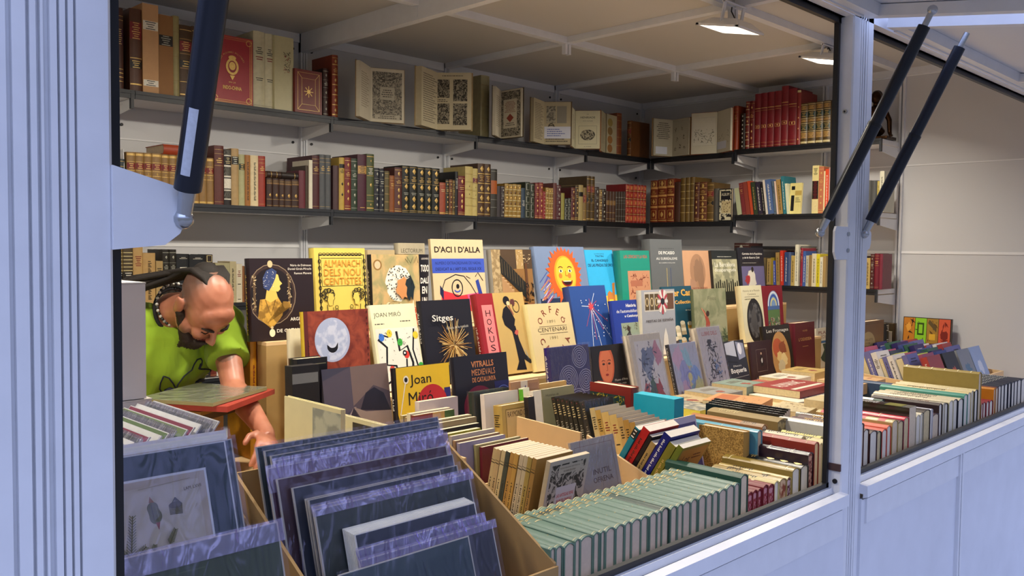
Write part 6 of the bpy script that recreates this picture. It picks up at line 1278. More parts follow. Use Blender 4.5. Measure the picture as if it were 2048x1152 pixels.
# ---- flat pile of old books and prints near the middle post
def flatp(label, pts, z, T, col, art=None, name='paperback_book', sty='', pg=None, kind='p'):
    """a flat lying book whose top outline passes through pixel corners (far left, near left, near right)"""
    A0, B0, C0 = [onZ(u, v, z) for u, v in pts]
    ex = (A0-B0); L = ex.length; ex.normalize(); ey = (C0-B0); ey -= ex*ey.dot(ex); Wd = ey.length; ey.normalize()
    M = frame((0, 0, 1), tuple(ey), tuple(ex), (B0.x, B0.y, z-T/2)) if ey.cross(ex).z > 0 else frame((0, 0, 1), tuple(ey), tuple(ex), (B0.x, B0.y, z-T/2))
    # keep the frame right-handed
    if Vector((0, 0, 1)).cross(ey).dot(ex) < 0: M = frame((0, 0, 1), tuple(-ey), tuple(ex), (B0.x+ey.x*Wd, B0.y+ey.y*Wd, z-T/2)); flipped = True
    else: flipped = False
    bk = book(name, M, Wd, L, T, col, sty, kind, pg); bk['label'] = label
    if art: A = Art(Wd, L, rough=.5); art(A); A.build(bk, front(None, Wd, T))
    return bk
def slab(label, x0, x1, y0, y1, z0, T, col, art=None, rot=0, name='paperback_book', pg=PAGEY, sty='', cat='book'):
    cx, cy = (x0+x1)/2, (y0+y1)/2; Wd, L = y1-y0, x1-x0
    M = Matrix.Translation((cx, cy, z0+T/2)) @ Matrix.Rotation(R(rot), 4, 'Z') @ frame((0, 0, 1), (0, 1, 0), (-1, 0, 0), (L/2, -Wd/2, 0))
    bk = book(name, M, Wd, L, T, col, sty, 'p', pg, cat=cat); bk['label'] = label
    if art: A = Art(L, Wd, rough=.5); art(A); A.build(bk, frame((0, 0, -1), (0, 1, 0), (1, 0, 0), (T/2, 0, L)))
    return bk
random.seed(21)
# ---- low tray of flat lying old books between the counter row and the display
trayz = .975
t = thing('display_riser', 'low plywood tray carrying flat old books before the cheese guide', 'display riser', Matrix.Translation((2.95, 1.66, TZ)))
MB().box(0, 1.14, 0, .44, .083, trayz-TZ).obj('top_board', PLY, t)
for x in (0, 1.128): MB().box(x, x+.012, 0, .44, 0, .0825).obj('end_board', PLY, t)
def at_low(u, v, z): return onZ(u, v, z)
def put(label, u, v, z0, T, w, l, col, art=None, rot=0, name='paperback_book', cat='book', pg=PAGEY):
    p = onZ(u, v, z0+T); return slab(label, p.x, p.x+w, p.y, p.y+l, z0, T, col, art, rot, name, pg, cat=cat)
put('yellow sided old book with grey marbled cover lying at the tray end', 1400, 822, TZ+.0, .115, .15, .17, '#d8cc50', lambda A: A.rect(0, 0, 1, 1, mott('#6a6a62', '#b0a890', 16, .5, .4, .6, 2)), pg=mat('#dccf50', .6))
put('orange covered old book lying flat on the tray', 1500, 812, trayz, .035, .20, .22, '#b97a44', lambda A: (A.rect(0, 0, 1, 1, '#c08a58'), A.rect(.1, .55, .9, .9, '#a86038'), A.marks(.1, .1, .9, .5, 20, '#7a4a2a', 5, .04)), 14)
put('grey leaflet with faint print lying beside the orange book', 1466, 800, trayz, .008, .16, .16, '#a9a6a0', lambda A: A.para(.1, .1, .9, .9, 10, '#77736c'), -20, name='leaflet', cat='leaflet')
put('white magazine with red block and black scribble print, on the tray', 1610, 806, trayz, .014, .32, .24, '#d4cbb4', lambda A: (A.rect(0, 0, 1, 1, '#d8cfba'), A.rect(.25, .45, .7, .9, '#b8323a'), A.marks(.3, .05, .95, .5, 70, '#2c2a2a', 5, .04)), -8, name='magazine', cat='magazine')
put('brick red booklet with white block letters on the tray', 1600, 783, trayz+.0155, .03, .30, .22, '#8a2a24', lambda A: (A.rect(0, 0, 1, 1, '#8a2a24'), A.rect(.08, .15, .92, .25, '#cfc6b0'), A.text('ALMANAC', .5, .45, .7, .3, '#d8d0c0', .03, al='c')), 0)
put('cream old volume with red spotted cover near the middle post', 1722, 770, trayz, .045, .26, .2, '#c9a878', lambda A: (A.rect(0, 0, 1, 1, '#c9a070'), A.marks(.1, .1, .9, .9, 20, '#8a3028', 6, .08)), 0)
put('thick small cream book on the tray by the middle post', 1668, 806, trayz, .05, .14, .12, '#c2b084', None, 0)
put('old cream booklet with floral printed cover on the tray', 1600, 826, trayz, .022, .2, .15, '#c2b284', lambda A: (A.rect(0, 0, 1, 1, '#bfae86'), A.marks(.1, .1, .9, .9, 60, '#7a5a3a', 8, .05)), 10)
cc_ = [('#b09a72', 'tan'), ('#a8584a', 'dull red'), ('#c2b79a', 'cream'), ('#8c8a82', 'grey'), ('#d0c8b4', 'ivory'), ('#9a7a4a', 'brown'), ('#7a8a7c', 'sage'), ('#b89a5a', 'ochre')]
for k in range(14):
    c, n_ = cc_[(k*3) % 8]; x = 2.88+.205*(k % 7)*(1 if k < 7 else 1.45); y = (2.105-.21) if k < 7 else 1.68+.02*(k % 3)
    if k >= 7 and x < 4.12: continue
    if k >= 7: x = 4.08+.0*(k)
    z_ = trayz if x < 4.0 else TZ
    if k < 7: slab('%s %s old book lying flat in the line along the display foot' % (od(k), n_), x, x+.185, y, y+.165, z_, .02+.012*(k % 3), c, (lambda A, k=k: (A.line([(.08, .08), (.92, .08), (.92, .92), (.08, .92)], .01, '#6a5238', True), A.para(.2, .55, .8, .8, 3, '#5a4632', True), A.blob(.5, .3, .12, '#8a4a3a', k, .4))), (k*37) % 11-5)
# ---- side wall bay: tall gold lettered book, paperbacks in boxes, picture book against the wall
def a_feu(A):
    A.rect(0, 0, 1, 1, '#6a4416'); A.line([(.06, .04), (.94, .04), (.94, .96), (.06, .96)], .012, '#4a2c0e', True); A.ell(.42, .62, .28, .22, '#a08a58', 26)
    for s_, y in (('FEUILLETS', .70), ("D'OR", .645), ('DU', .60), ('FUTUR', .555), ('LIVRE', .51)): A.text(s_, .42, y, .36 if len(s_) > 4 else .18, .035, '#5a3c14', .02, al='c')
    A.marks(.3, .3, .55, .5, 14, '#4a2c0e', 4, .05); A.rect(.2, .14, .6, .26, '#c9b04a')
    for x in (.3, .5): A.poly([(x-.05, .15), (x, .20), (x+.05, .15), (x+.02, .22), (x, .25), (x-.02, .22)], '#1c1610')
bk = face_book('tall brown book with pale round medallion and yellow figure label', 1713, 1768, 646, TZ+.001, 1.93, .045, '#6a4416', a_feu)
for i, (u0, u1, c) in enumerate(((1769, 1776, '#17181c'), (1777, 1783, '#b0a890'), (1784, 1792, '#3c2e18'))):
    a, b_ = onY(u0, 700, 2.05).x, onY(u1, 700, 2.05).x
    bb = book('hardcover_book', Matrix.Translation(((a+b_)/2, 2.05, TZ+.001)), .17, onY(u0, 648 if i != 1 else 664, 2.05).z-TZ, b_-a-.001, c, 'L.85,.98,k,w;L.6,.7,k,w' if i == 0 else '')
    bb['label'] = ['black spined volume with white letters beside the medallion book', 'pale thin volume between black and brown spines by the wall post', 'dark brown volume standing against the wall post'][i]
def a_post(A):
    A.rect(0, 0, 1, 1, '#1a1414')
    for i, (c, d) in enumerate((('#c07a24', '#3a1c10'), ('#8ac82a', '#2f4a10'), ('#a07a30', '#5a3c14'), ('#d0583a', '#8a2a1c'))):
        x = .01+.245*i; A.rect(x, .28, x+.235, .98, c); A.marks(x+.03, .35, x+.2, .9, 10, d, i, .06)
    A.blob(.12, .72, .05, '#e0a040', 3, .3, 12, 1.8); A.rect(.30, .5, .44, .85, '#2f4a10'); A.rect(.33, .55, .41, .8, '#8ac82a'); A.poly([(.52, .85), (.70, .6), (.70, .75), (.55, .95)], '#5a4a2a'); A.rect(.55, .38, .68, .55, '#d8a830'); A.blob(.86, .5, .07, '#7a2018', 5, .4, 12, 1.5)
    A.text('ATLAS DE', .5, .19, .3, .05, '#c9862e', al='c'); A.text('HISTORIA', .4, .06, .5, .1, '#efe9df', .02, al='c')
face_book('landscape book of four coloured panels leaning against the side wall', 1806, 1889, 634, TZ+.13, 5.27, .02, '#1a1414', a_post, 'r', lean=4, W=.27, H=.205)
MB().box(5.14, 5.352, 1.74, 2.06, TZ, TZ+.128).obj('cardboard_block', CARD)
o = bpy.data.objects['cardboard_block.001']; o['label'] = 'plain cardboard block under the landscape four panel book'; o['category'] = 'box'
carton('long pale wooden box full of modern paperbacks beside the wall', 4.26, 5.12, 1.42, 1.92, 1.0, .97, PLY, .01, .97, 'file_box', back=False)
PB = [('#d8c79a', 'cream'), ('#2e3a4c', 'slate'), ('#b8482e', 'rust'), ('#3a4a86', 'blue'), ('#1c1c20', 'black'), ('#6a6aa0', 'lilac'), ('#8a1f3a', 'crimson'), ('#c8d24a', 'lime'), ('#2c5a48', 'green'), ('#c07a50', 'orange tan'), ('#d8d4cc', 'white'), ('#5a7a8a', 'grey blue'), ('#a8506a', 'rose'), ('#9a8a5a', 'khaki'), ('#241a5a', 'indigo'), ('#a03838', 'red')]
colx = [4.285, 4.475, 4.665, 4.865]; nmc = ['first', 'second', 'third', 'fourth']
for k in range(4):
    y = 1.93-.012*k; i = 0; used = {}
    while y > 1.62:
        c, cn = PB[(i*5+k*7+(i//3)) % len(PB)]; H = .19+.03*random.random()+(.015 if k > 1 else 0); W = .13+.04*random.random(); T = .014+.018*random.random()
        c2 = PB[(i*3+k*5+2) % len(PB)][0]; n_ = used[cn] = used.get(cn, 0)+1
        ar = (lambda A, c=c, c2=c2, s_=i*9+k: (A.rect(0, 0, 1, 1, c), A.rect(.12, .3, .88, .72, c2), A.blob(.5, .5, .14, c, s_, .4), A.para(.15, .8, .85, .92, 2, '#e8e4da' if c in ('#1c1c20', '#2e3a4c', '#3a4a86', '#8a1f3a', '#241a5a', '#2c5a48') else '#2a2420', True)))
        if i: y -= T/math.cos(R(22))+.004
        b = cbook(None, colx[k]+random.uniform(-.008, .012), 0, H, W, T, c, random.choice(['upw', 'up', 'txt', 'V.3,.8,c', '']), 22, z0=TZ+.011, art=ar, yb=y-.08)
        b['label'] = '%s%s paperback, %s column from the medallion book, row %s' % ('' if n_ == 1 else 'another ', cn, nmc[k], od(i)); b['group'] = 'modern paperbacks in the wooden box by the wall'
        i += 1
# bigger leaning books at the near end of that box
for i, (x, y, c, s_, l) in enumerate(((4.30, 1.455, '#a83a32', 'upw', 'thick salmon red hardback leaning at the near end of the wooden box'), (4.50, 1.46, '#17151a', 'V.1,.9,o', 'black paperback with big orange upright letters in the wooden box'), (4.70, 1.47, '#8a8c8c', 'up', 'grey hardback leaning at the near end of the wooden box'), (4.88, 1.475, '#9fb0c8', 'txt', 'pale blue book of press clippings in the wooden box'))):
    cbook(l, x, 0, .215, .17, .03, c, s_, 22, z0=TZ+.011, yb=1.445, art=lambda A, c=c, i=i: (A.rect(0, 0, 1, 1, c), A.blob(.5, .5, .2, ['#8a2a28', '#c9562a', '#5a7a8a', '#d8dce0'][i], i, .4)))
# ---- prints in clear sleeves, bottom corner of the stall
TEAL, NAVY, DGR, PLUM = '#22383f', '#252f3d', '#2f3a34', '#4a2436'
def sheet(label, p0, p1, Ytop, lean, col, edge='#b8b4a8', art=None, T=.003, zb=None, fl=True, band=None, W=None, wr=True, fh=.006):
    """a matted print in a clear sleeve, face toward the counter; p0, p1: its top corners"""
    zb = zb or TZ+.008; a, b = lean_pt(*p0, Ytop, zb, lean), lean_pt(*p1, Ytop, zb, lean); zt = (a.z+b.z)/2
    H = (zt-zb)/math.cos(R(lean)); W = W or b.x-a.x; x0 = b.x-W
    M = Matrix.Translation((x0, Ytop, zb)) @ Matrix.Rotation(R(-lean), 4, 'X')
    t = thing('matted_print', label, 'print', M)
    m = MB().box(0, W, 0, T, 0, H); m.obj('mat_board', mat(edge, .6), t)
    A = Art(W, H, .0002, .5); k = .003/W; A.rect(k, 0, 1-k, 1-.002/H, col)
    if art: art(A)
    A.build(t, frame((1, 0, 0), (0, 0, 1), (0, -1, 0), (0, 0, 0)), 'mat_picture')
    if fl:
        g = fh; m = MB(); n = 7; V = []
        for j in range(n+1):
            for i_ in range(n+1):
                V.append((-g+(W+2*g)*i_/n, -.0035-.0012*((i_*3+j*5) % 4)/3, (H+g)*j/n))
        m.add(V, [(j*(n+1)+i_, j*(n+1)+i_+1, (j+1)*(n+1)+i_+1, (j+1)*(n+1)+i_) for j in range(n) for i_ in range(n)], 0, True)
        m.obj('plastic_sleeve', film('sleeve_film', '#dcdcf4', .015, 20, .0, .8), t)
    if band:
        MB().box(-g, W+g, -.0052, -.0048, H-band, H+.004).obj('sleeve_flap', film('flap_film', '#c9c4ea', .13, 26, .3), t)
    return t
def win(x0, y0, x1, y1, c='#cfcabc', e='#d8d6ce'): return lambda A: (A.rect(x0-.006, y0-.006, x1+.006, y1+.006, e), A.rect(x0, y0, x1, y1, c))
KB = mat('#a3814f', .8, 'cloth', .15, 10)
carton('large brown cardboard box with sloping cut sides, full of sleeved prints', .770, 1.272, 1.135, 1.50, 1.175, .975, KB, .006, .97)
carton('brown cardboard box of large matted prints by the broad post', .16, .764, 1.135, 1.52, 1.15, .93, KB, .006, .93)
L_ = [((511, 894), (876, 833), 1.3520, TEAL, 'rearmost tall dark teal matted print in the cardboard box'), ((528, 904), (877, 839), 1.3388, TEAL, 'dark teal matted print just in front of the tallest'), ((541, 914), (876, 849), 1.3256, TEAL, 'dark green teal matted print, third from the box back'), ((548, 924), (877, 859), 1.3124, '#20332f', 'wide dark green matted print before the plum ones'),
      ((533, 930), (889, 875), 1.2992, PLUM, 'plum matted print under a broad wrinkled sleeve flap'), ((552, 955), (893, 893), 1.2860, '#3c2028', 'maroon matted print behind the navy one'), ((584, 979), (905, 905), 1.2728, NAVY, 'navy matted print standing at the middle of the box'),
      ((610, 995), (915, 932), 1.2596, DGR, 'white edged grey green matted print at box middle'), ((616, 1002), (880, 938), 1.2464, '#26303e', 'small navy matted print with white inner edge'), ((624, 1010), (932, 945), 1.2332, '#37402f', 'olive grey matted print under lilac sleeve edges'), ((627, 1019), (938, 947), 1.2200, '#2f3a32', 'dark moss green matted print with folded sleeve')]
for p0, p1, Y, c, l in L_:
    sheet(l, p0, p1, Y, 17, c, band=.045 if 'plum' in l else (.012 if 'moss' in l or 'olive' in l else None), art=win(.12, .1, .88, .86) if 'navy' in l and 'small' not in l else None)
for i in range(8): sheet('%s of the eight small white edged prints stacked before the moss green one' % od(i), (686+i*3.2, 1058+i*1.9), (929+i*2.9, 994+i*1.3), 1.209-.0042*i, 17, '#c9c8c2' if i < 7 else NAVY, '#d8d6cc', fl=i == 7)['group'] = 'small white edged prints'
sheet('navy print with wide cloudy sleeve flap near the box front', (714, 1100), (962, 1030), 1.1675, 17, '#2a3340', band=.035)
sheet('purple sheened print showing behind the front teal one', (720, 1125), (983, 1040), 1.157, 17, '#2c3038', band=.012)
sheet('front teal grey print with pale inner window at the box front', (676, 1146), (938, 1075), 1.1465, 17, '#2f4348', art=win(.42, .0, .74, .55, '#8a92a8', '#c4c8cc'))
# prints nearest the broad post
def a_botany(A):
    x0, x1, y0, y1 = .10, .915, .05, .886
    A.rect(x0, y0, x1+.007, y1+.010, '#d6dae0'); A.rect(x0, y0, x1, y1, mat('#b5a999', .7, amt=.12, scale=7)); A.rect(x0+.01, y0, x1-.022, y1-.03, mat('#bfb7a9', .7, amt=.08, scale=5))
    def P(cx, cy, pts, c): A.poly([(cx+x, cy+y) for x, y in pts], c)
    A.ell(.742, .765, .017, .018, '#5f5f3a'); A.ell(.748, .728, .019, .022, '#5f5f3a'); A.poly([(.725, .765), (.759, .762), (.767, .728), (.730, .73)], '#5f5f3a'); P(.745, .745, [(-.013, .044), (-.008, .07), (.003, .043)], '#8a5a34'); P(.745, .745, [(.0, -.042), (.008, -.075), (.014, -.043)], '#8a3a2c')
    A.line([(.738, .78), (.742, .715)], .002, '#3c3c26'); A.line([(.752, .77), (.757, .71)], .002, '#7a7a50')
    P(.812, .75, [(-.021, -.028), (-.022, .012), (.020, .008), (.018, -.032)], '#77704a'); A.ell(.811, .760, .021, .010, '#514a30')
    for k in range(5): A.line([(.812, .792), (.797+.008*k, .762)], .0022, '#3f4244')
    for k in range(6): A.line([(.791, .725+.006*k), (.830, .721+.006*k)], .0014, '#4a442c')
    def sprig(cx, cy, L, a, n, sc):
        k = A.W/A.H
        for i in range(n):
            q = i/n; x, y = cx+L*q*math.cos(a), cy+L*q*math.sin(a)*k
            for s_ in (-1, 1): A.line([(x, y), (x+sc*(1-.4*q)*math.cos(a+s_*.8), y+sc*(1-.4*q)*math.sin(a+s_*.8)*k)], 0.0019, '#4f5634' if (i+s_) % 3 else '#6d6a3c')
        A.line([(cx, cy), (cx+L*math.cos(a), cy+L*math.sin(a)*k)], .003, '#54502e')
    sprig(.660, .575, .125, 1.42, 15, .021); sprig(.665, .575, .05, .6, 9, .017); sprig(.775, .605, .045, 1.05, 11, .015); sprig(.725, .590, .018, 1.3, 5, .012); sprig(.655, .58, .04, 2.3, 7, .015)
    A.text('LAM. LXVII', .865, .815, .055, .014, '#57534c', rot=3, al='c'); A.line([(.70, .85), (.86, .862)], .0015, '#8a857a')
for i in range(3): sheet('%s of the three white sheets rising behind the botanical plate' % od(i), (237, 905-i*9), (450+i*1, 873-i*5), 1.345+.012*i, 18, '#d8dade', '#e2e2e2', W=.52, fl=i == 2)['group'] = 'white sheets behind the botanical plate'
sheet('teal matted print with white line border, slightly behind the botanical plate', (300, 905), (463, 875), 1.332, 18, TEAL, W=.52)
sheet('large teal matted botanical plate with pod, cup and green sprigs', (237, 916), (450, 880), 1.318, 18, '#1e3944', '#c4cad0', art=a_botany, W=.545, fh=.003)
sheet('moss green matted print with lilac sleeve flap, nearest the broad post', (237, 1115), (556, 1046), 1.155, 16, '#344226', W=.53, art=lambda A: A.line([(.1, 0), (.1, .86), (.76, .86), (.76, 0)], .004, '#414f30'), band=.03)
# pile of small mats leaning sideways behind them
pc = ['#93a87c', '#7a3a4c', '#8a4052', '#c8c8c4', '#6a7a56', '#7c3c4e', '#c8c8c4', '#5f7350', '#8c8e8c', '#6c7c58', '#7a3a4c', '#c9c9c8', '#55665a', '#8a8a92']
blk = MB().box(.36, .78, 1.60, 1.94, TZ, TZ+.10).obj('cardboard_block', CARD); tag(blk, 'cardboard block under the sideways leaning small mats', 'box')
for i, c in enumerate(pc):
    x = .53+i*.0155; H = .315; a = 38
    M = Matrix.Translation((x-.14, 1.61+.006*(i % 3), TZ+.102)) @ Matrix.Rotation(R(a), 4, 'Y')
    t = thing('matted_print', '%s of the fourteen small mats leaning sideways behind the botanical plate, %s' % (od(i), {'#93': 'pale green', '#7a': 'plum', '#8a': 'rose', '#c8': 'white', '#6a': 'sage', '#7c': 'plum', '#5f': 'moss', '#8c': 'grey', '#6c': 'sage', '#c9': 'white', '#55': 'slate green'}[c[:3]]), 'print', M, 'small mats leaning sideways')
    L = .31
    MB().box(0, .0028, 0, L, 0, H+.002*i).obj('mat_board', mat('#c2c2c4', .6), t)
    MB().box(-.0006, -.0001, .003, L-.003, 0, H+.002*i-.002).obj('mat_face', mat(c, .5), t)
    if i % 4 == 0: MB().box(-.003, -.0028, -.004, L+.004, 0, H+.002*i+.004).obj('plastic_sleeve', film(), t)
# white cartons stacked further back
for i, (z0, z1, dx, l) in enumerate(((TZ, 1.252, .012, 'lower white carton under the taped one, behind the small mats'), (1.254, 1.513, 0, 'upper white carton with clear tape, beside the bookseller'))):
    t = thing('white_carton', l, 'box', Matrix.Translation((.40, 1.95, z0)))
    MB().box(0, .395+dx, 0, .30, 0, z1-z0-.004).obj('carton_body', mat('#dcd6d4', .5, amt=.05, scale=8), t)
    MB().box(-.001, .396+dx, -.001, .15, z1-z0-.0035, z1-z0).box(-.001, .396+dx, .1505, .301, z1-z0-.0035, z1-z0).obj('lid_flap', mat('#d8d2cc', .55), t)
    m = MB().box(.22, .27, -.0008, -.0002, (z1-z0)*.55, z1-z0).box(.22, .27, 0, .30, z1-z0+.0002, z1-z0+.0008); m.obj('packing_tape', film('tape_film', '#e8e4da', .2, 20), t)
# folders on a pile of brown portfolios where the bookseller is working
P4 = [onZ(u, v, 1.150) for u, v in ((305, 797), (412, 768), (517, 770), (457, 806))]
def quad_slab(name, label, P, z0, T, m, cat='folder', grow=0, rot=0, dx=0, dy=0, art=None, tm=None):
    c = sum((Vector((p.x, p.y, 0)) for p in P), Vector())/4
    ex = (Vector((P[3].x, P[3].y, 0))-Vector((P[0].x, P[0].y, 0))); W_ = .30+grow; L_2 = .25+grow; ang = math.atan2(ex.y, ex.x)
    t = thing(name, label, cat, Matrix.Translation((c.x+dx-.015, c.y+dy+.02, z0)) @ Matrix.Rotation(ang+R(rot), 4, 'Z'))
    MB().box(-L_2/2, L_2/2, -W_/2, W_/2, 0, T).obj('folder_body', m, t)
    if tm: MB().box(-L_2/2, L_2/2, -W_/2, W_/2, T+.0005, T+.0012).obj('clear_cover', tm, t)
    return t
zf = 1.142
quad_slab('print_folder', 'pale folder with glossy clear cover on top of the pile by the bookseller', P4, zf-.004, .010, mat('#8f8a62', .3, amt=.1), tm=film('cover_film', '#d8e0c0', .12, 9, .5))
quad_slab('print_folder', 'red covered folder just under the glossy one', P4, zf-.022, .016, mat('#a83c34', .35), grow=.02, dx=.02, dy=.0, rot=5)
quad_slab('print_folder', 'yellow edged brown folder under the red one', P4, zf-.040, .012, mat('#8a6a24', .5), grow=-.08, dx=-.02, dy=.01)
quad_slab('print_folder', 'dark kraft portfolio in the middle of the pile', P4, zf-.064, .022, mat('#54432a', .6), grow=-.10, dx=-.03, dy=.01, rot=-4)
quad_slab('cardboard_box', 'flat brown carton carrying the folders the bookseller handles', P4, TZ+.006, zf-.066-TZ-.006, KB, 'box', grow=-.10, dx=-.06, dy=.02, rot=0)
# books upright at the end of the display stand
for i, (u0, u1, vt, c, l) in enumerate(((470, 494, 615, '#3a3836', 'dark grey boxed volume behind the bust book, by the man’s shoulder'), (500, 513, 681, '#c98a1c', 'orange spined book standing under the bust book'), (514, 522, 682, '#7a1a24', 'dark red book beside the orange spined one'))):
    if i == 0: continue
    a, b_ = onY(u0, 700, 2.66).x, onY(u1, 700, 2.66).x
    bb = book('hardcover_book', Matrix.Translation(((a+b_)/2, 2.66, TZ+.001)), .16, onY(u0, vt, 2.66).z-TZ-.004, b_-a-.001, c, 'V.3,.8,r' if i == 1 else ''); bb['label'] = l

# ---- bronze seated figure at the end of the top side wall shelf
t = thing('bronze_figure', 'dark bronze seated nude figure leaning on one arm, end of the top shelf', 'statue', Matrix.Translation((5.19, 2.15, 2.2485)))
m = MB(); m.box(-.07, .07, -.075, .075, 0, .018)
m.ball((0, .03, .06), 1, 16, 0, (.05, .055, .045)); m.tube([(0, .03, .06), (0, .025, .12), (-.005, .02, .175)], [.042, .036, .045], 16); m.ball((-.005, .02, .18), 1, 14, 0, (.032, .055, .028)); m.tube([(-.005, .02, .19), (-.01, .018, .225)], [.018, .016], 12)
m.ball((-.012, .016, .252), 1, 18, 0, (.034, .030, .040)); m.ball((.006, .02, .268), 1, 14, 0, (.03, .032, .03)); m.ball((-.046, .016, .248), .006, 8); m.ball((-.035, .016, .232), .009, 8)
m.tube([(-.005, -.028, .18), (.0, -.058, .115), (.0, -.062, .045), (-.01, -.072, .024)], [.018, .015, .012, .010], 12); m.ball((-.012, -.075, .024), 1, 10, 0, (.018, .012, .008))
m.tube([(-.005, .068, .18), (-.02, .085, .12), (-.045, .05, .085)], [.018, .015, .011], 12); m.ball((-.05, .045, .083), .012, 10)
for y_ in (-.01, .055): m.tube([(0, y_, .045), (-.055, y_+.012, .085), (-.05, y_+.02, .03)], [.028, .022, .015], 12); m.ball((-.06, y_+.02, .024), 1, 10, 0, (.022, .011, .008))
o = m.mesh('figure_src', BLACK); src = bpy.data.objects.new('figure_src', o); C.objects.link(src); md = src.modifiers.new('r', 'REMESH'); md.mode = 'VOXEL'; md.voxel_size = .003; sm_ = src.modifiers.new('s', 'SMOOTH'); sm_.iterations = 3
dg = bpy.context.evaluated_depsgraph_get(); dg.update(); me = bpy.data.meshes.new_from_object(src.evaluated_get(dg)); bpy.data.objects.remove(src)
me.materials.clear(); me.materials.append(mat('#3a2412', .35, 'metal', .5, 40)); me.polygons.foreach_set('use_smooth', [True]*len(me.polygons)); fo = bpy.data.objects.new('figure', me); C.objects.link(fo); fo.parent = t

back_row([(268, 640, '#2a241e', 'bands', 'dark old volume'), (290, 650, '#4a2a1c', 'lines', 'brown old volume'), (420, 690, '#1d1b1e', 'bands', 'wide black box file'), (433, 700, '#6a2a20', 'lines', 'brick old volume'), (438, 690, '#d8d4cc', '', 'thin white file'), (452, 698, '#1a1a20', 'bands', 'black file'), (466, 690, '#2c3440', 'lines', 'navy file'), (480, 700, '#54401f', 'orns', 'brown file')], 240, 1.00, 'lowest back shelf behind the bookseller', front=3.73)
shelf('lowest back wall shelf with files behind the bookseller', 'b', .506, 2.446, .995)
# ---------------------------------------------------------------- the bookseller
def remeshed(mb, name, voxel, mats, parent, it=3, fac=.6, noise=None):
    me = mb.mesh(name+'_src', mats[0]); o = bpy.data.objects.new(name+'_src', me); C.objects.link(o)
    m = o.modifiers.new('r', 'REMESH'); m.mode = 'VOXEL'; m.voxel_size = voxel; m.use_smooth_shade = True
    s = o.modifiers.new('s', 'SMOOTH'); s.iterations = it; s.factor = fac
    dg = bpy.context.evaluated_depsgraph_get(); dg.update(); nm_ = bpy.data.meshes.new_from_object(o.evaluated_get(dg)); nm_.name = name
    bpy.data.objects.remove(o); bpy.data.meshes.remove(me)
    nm_.materials.clear()
    for x in mats: nm_.materials.append(x)
    if noise: 
        for v in nm_.vertices: v.co += v.normal*noise(v.co)
    nm_.polygons.foreach_set('use_smooth', [True]*len(nm_.polygons)); nm_.update()
    r = bpy.data.objects.new(name, nm_); C.objects.link(r); r.parent = parent
    return r
V3 = Vector
man = thing('person', 'bearded man in a lime green T-shirt bending over folders behind the table', 'person')
Hc = V3((1.262, 2.63, 1.405)); hf = V3((.10, -.46, -.885)).normalized(); hu = V3((.05, -.88, .47)); hu = (hu-hf*hu.dot(hf)).normalized(); hr = hf.cross(hu)   # face, crown, his right
def HP(r, f, u): return Hc+hr*r+hf*f+hu*u
HM = Matrix((hr, hf, hu)).transposed().to_4x4()
def ebox(m, r, f, u, sr, sf, su, n=20): m.ball(HP(r, f, u), 1, n, 0, (sr, sf, su), HM.to_3x3().to_4x4())
neck = V3((1.235, 2.800, 1.375)); chest = V3((1.215, 2.865, 1.23)); belly = V3((1.195, 2.965, 1.07)); pelvis = V3((1.185, 3.06, .92))
shL, shR = V3((1.395, 2.790, 1.335)), V3((1.035, 2.815, 1.335))
elL, wrL = V3((1.345, 2.61, 1.135)), V3((1.322, 2.360, 1.030)); elR, wrR = V3((.945, 2.90, 1.09)), V3((.985, 2.70, .955))
b = MB()
# head
ebox(b, 0, -.022, .030, .075, .098, .082); ebox(b, 0, .012, .008, .070, .082, .090); ebox(b, 0, .030, -.045, .055, .058, .062); ebox(b, 0, .050, -.095, .034, .032, .024)
ebox(b, 0, .074, .012, .050, .017, .013); ebox(b, 0, .055, .040, .058, .035, .045)
for s in (-1, 1):
    ebox(b, s*.036, .072, -.030, .022, .020, .020); ebox(b, s*.030, .079, -.002, .014, .011, .009); ebox(b, s*.055, .02, -.06, .020, .04, .035)
    ebox(b, s*.080, -.016, -.015, .010, .021, .036); ebox(b, s*.087, -.026, .000, .005, .014, .020); ebox(b, s*.009, .104, -.040, .009, .010, .008)
b.tube([HP(0, .086, .004), HP(0, .103, -.020), HP(0, .113, -.038), HP(0, .100, -.046)], [.008, .010, .0125, .008], 12)
ebox(b, 0, .088, -.066, .026, .010, .006); ebox(b, 0, .085, -.078, .022, .010, .006)
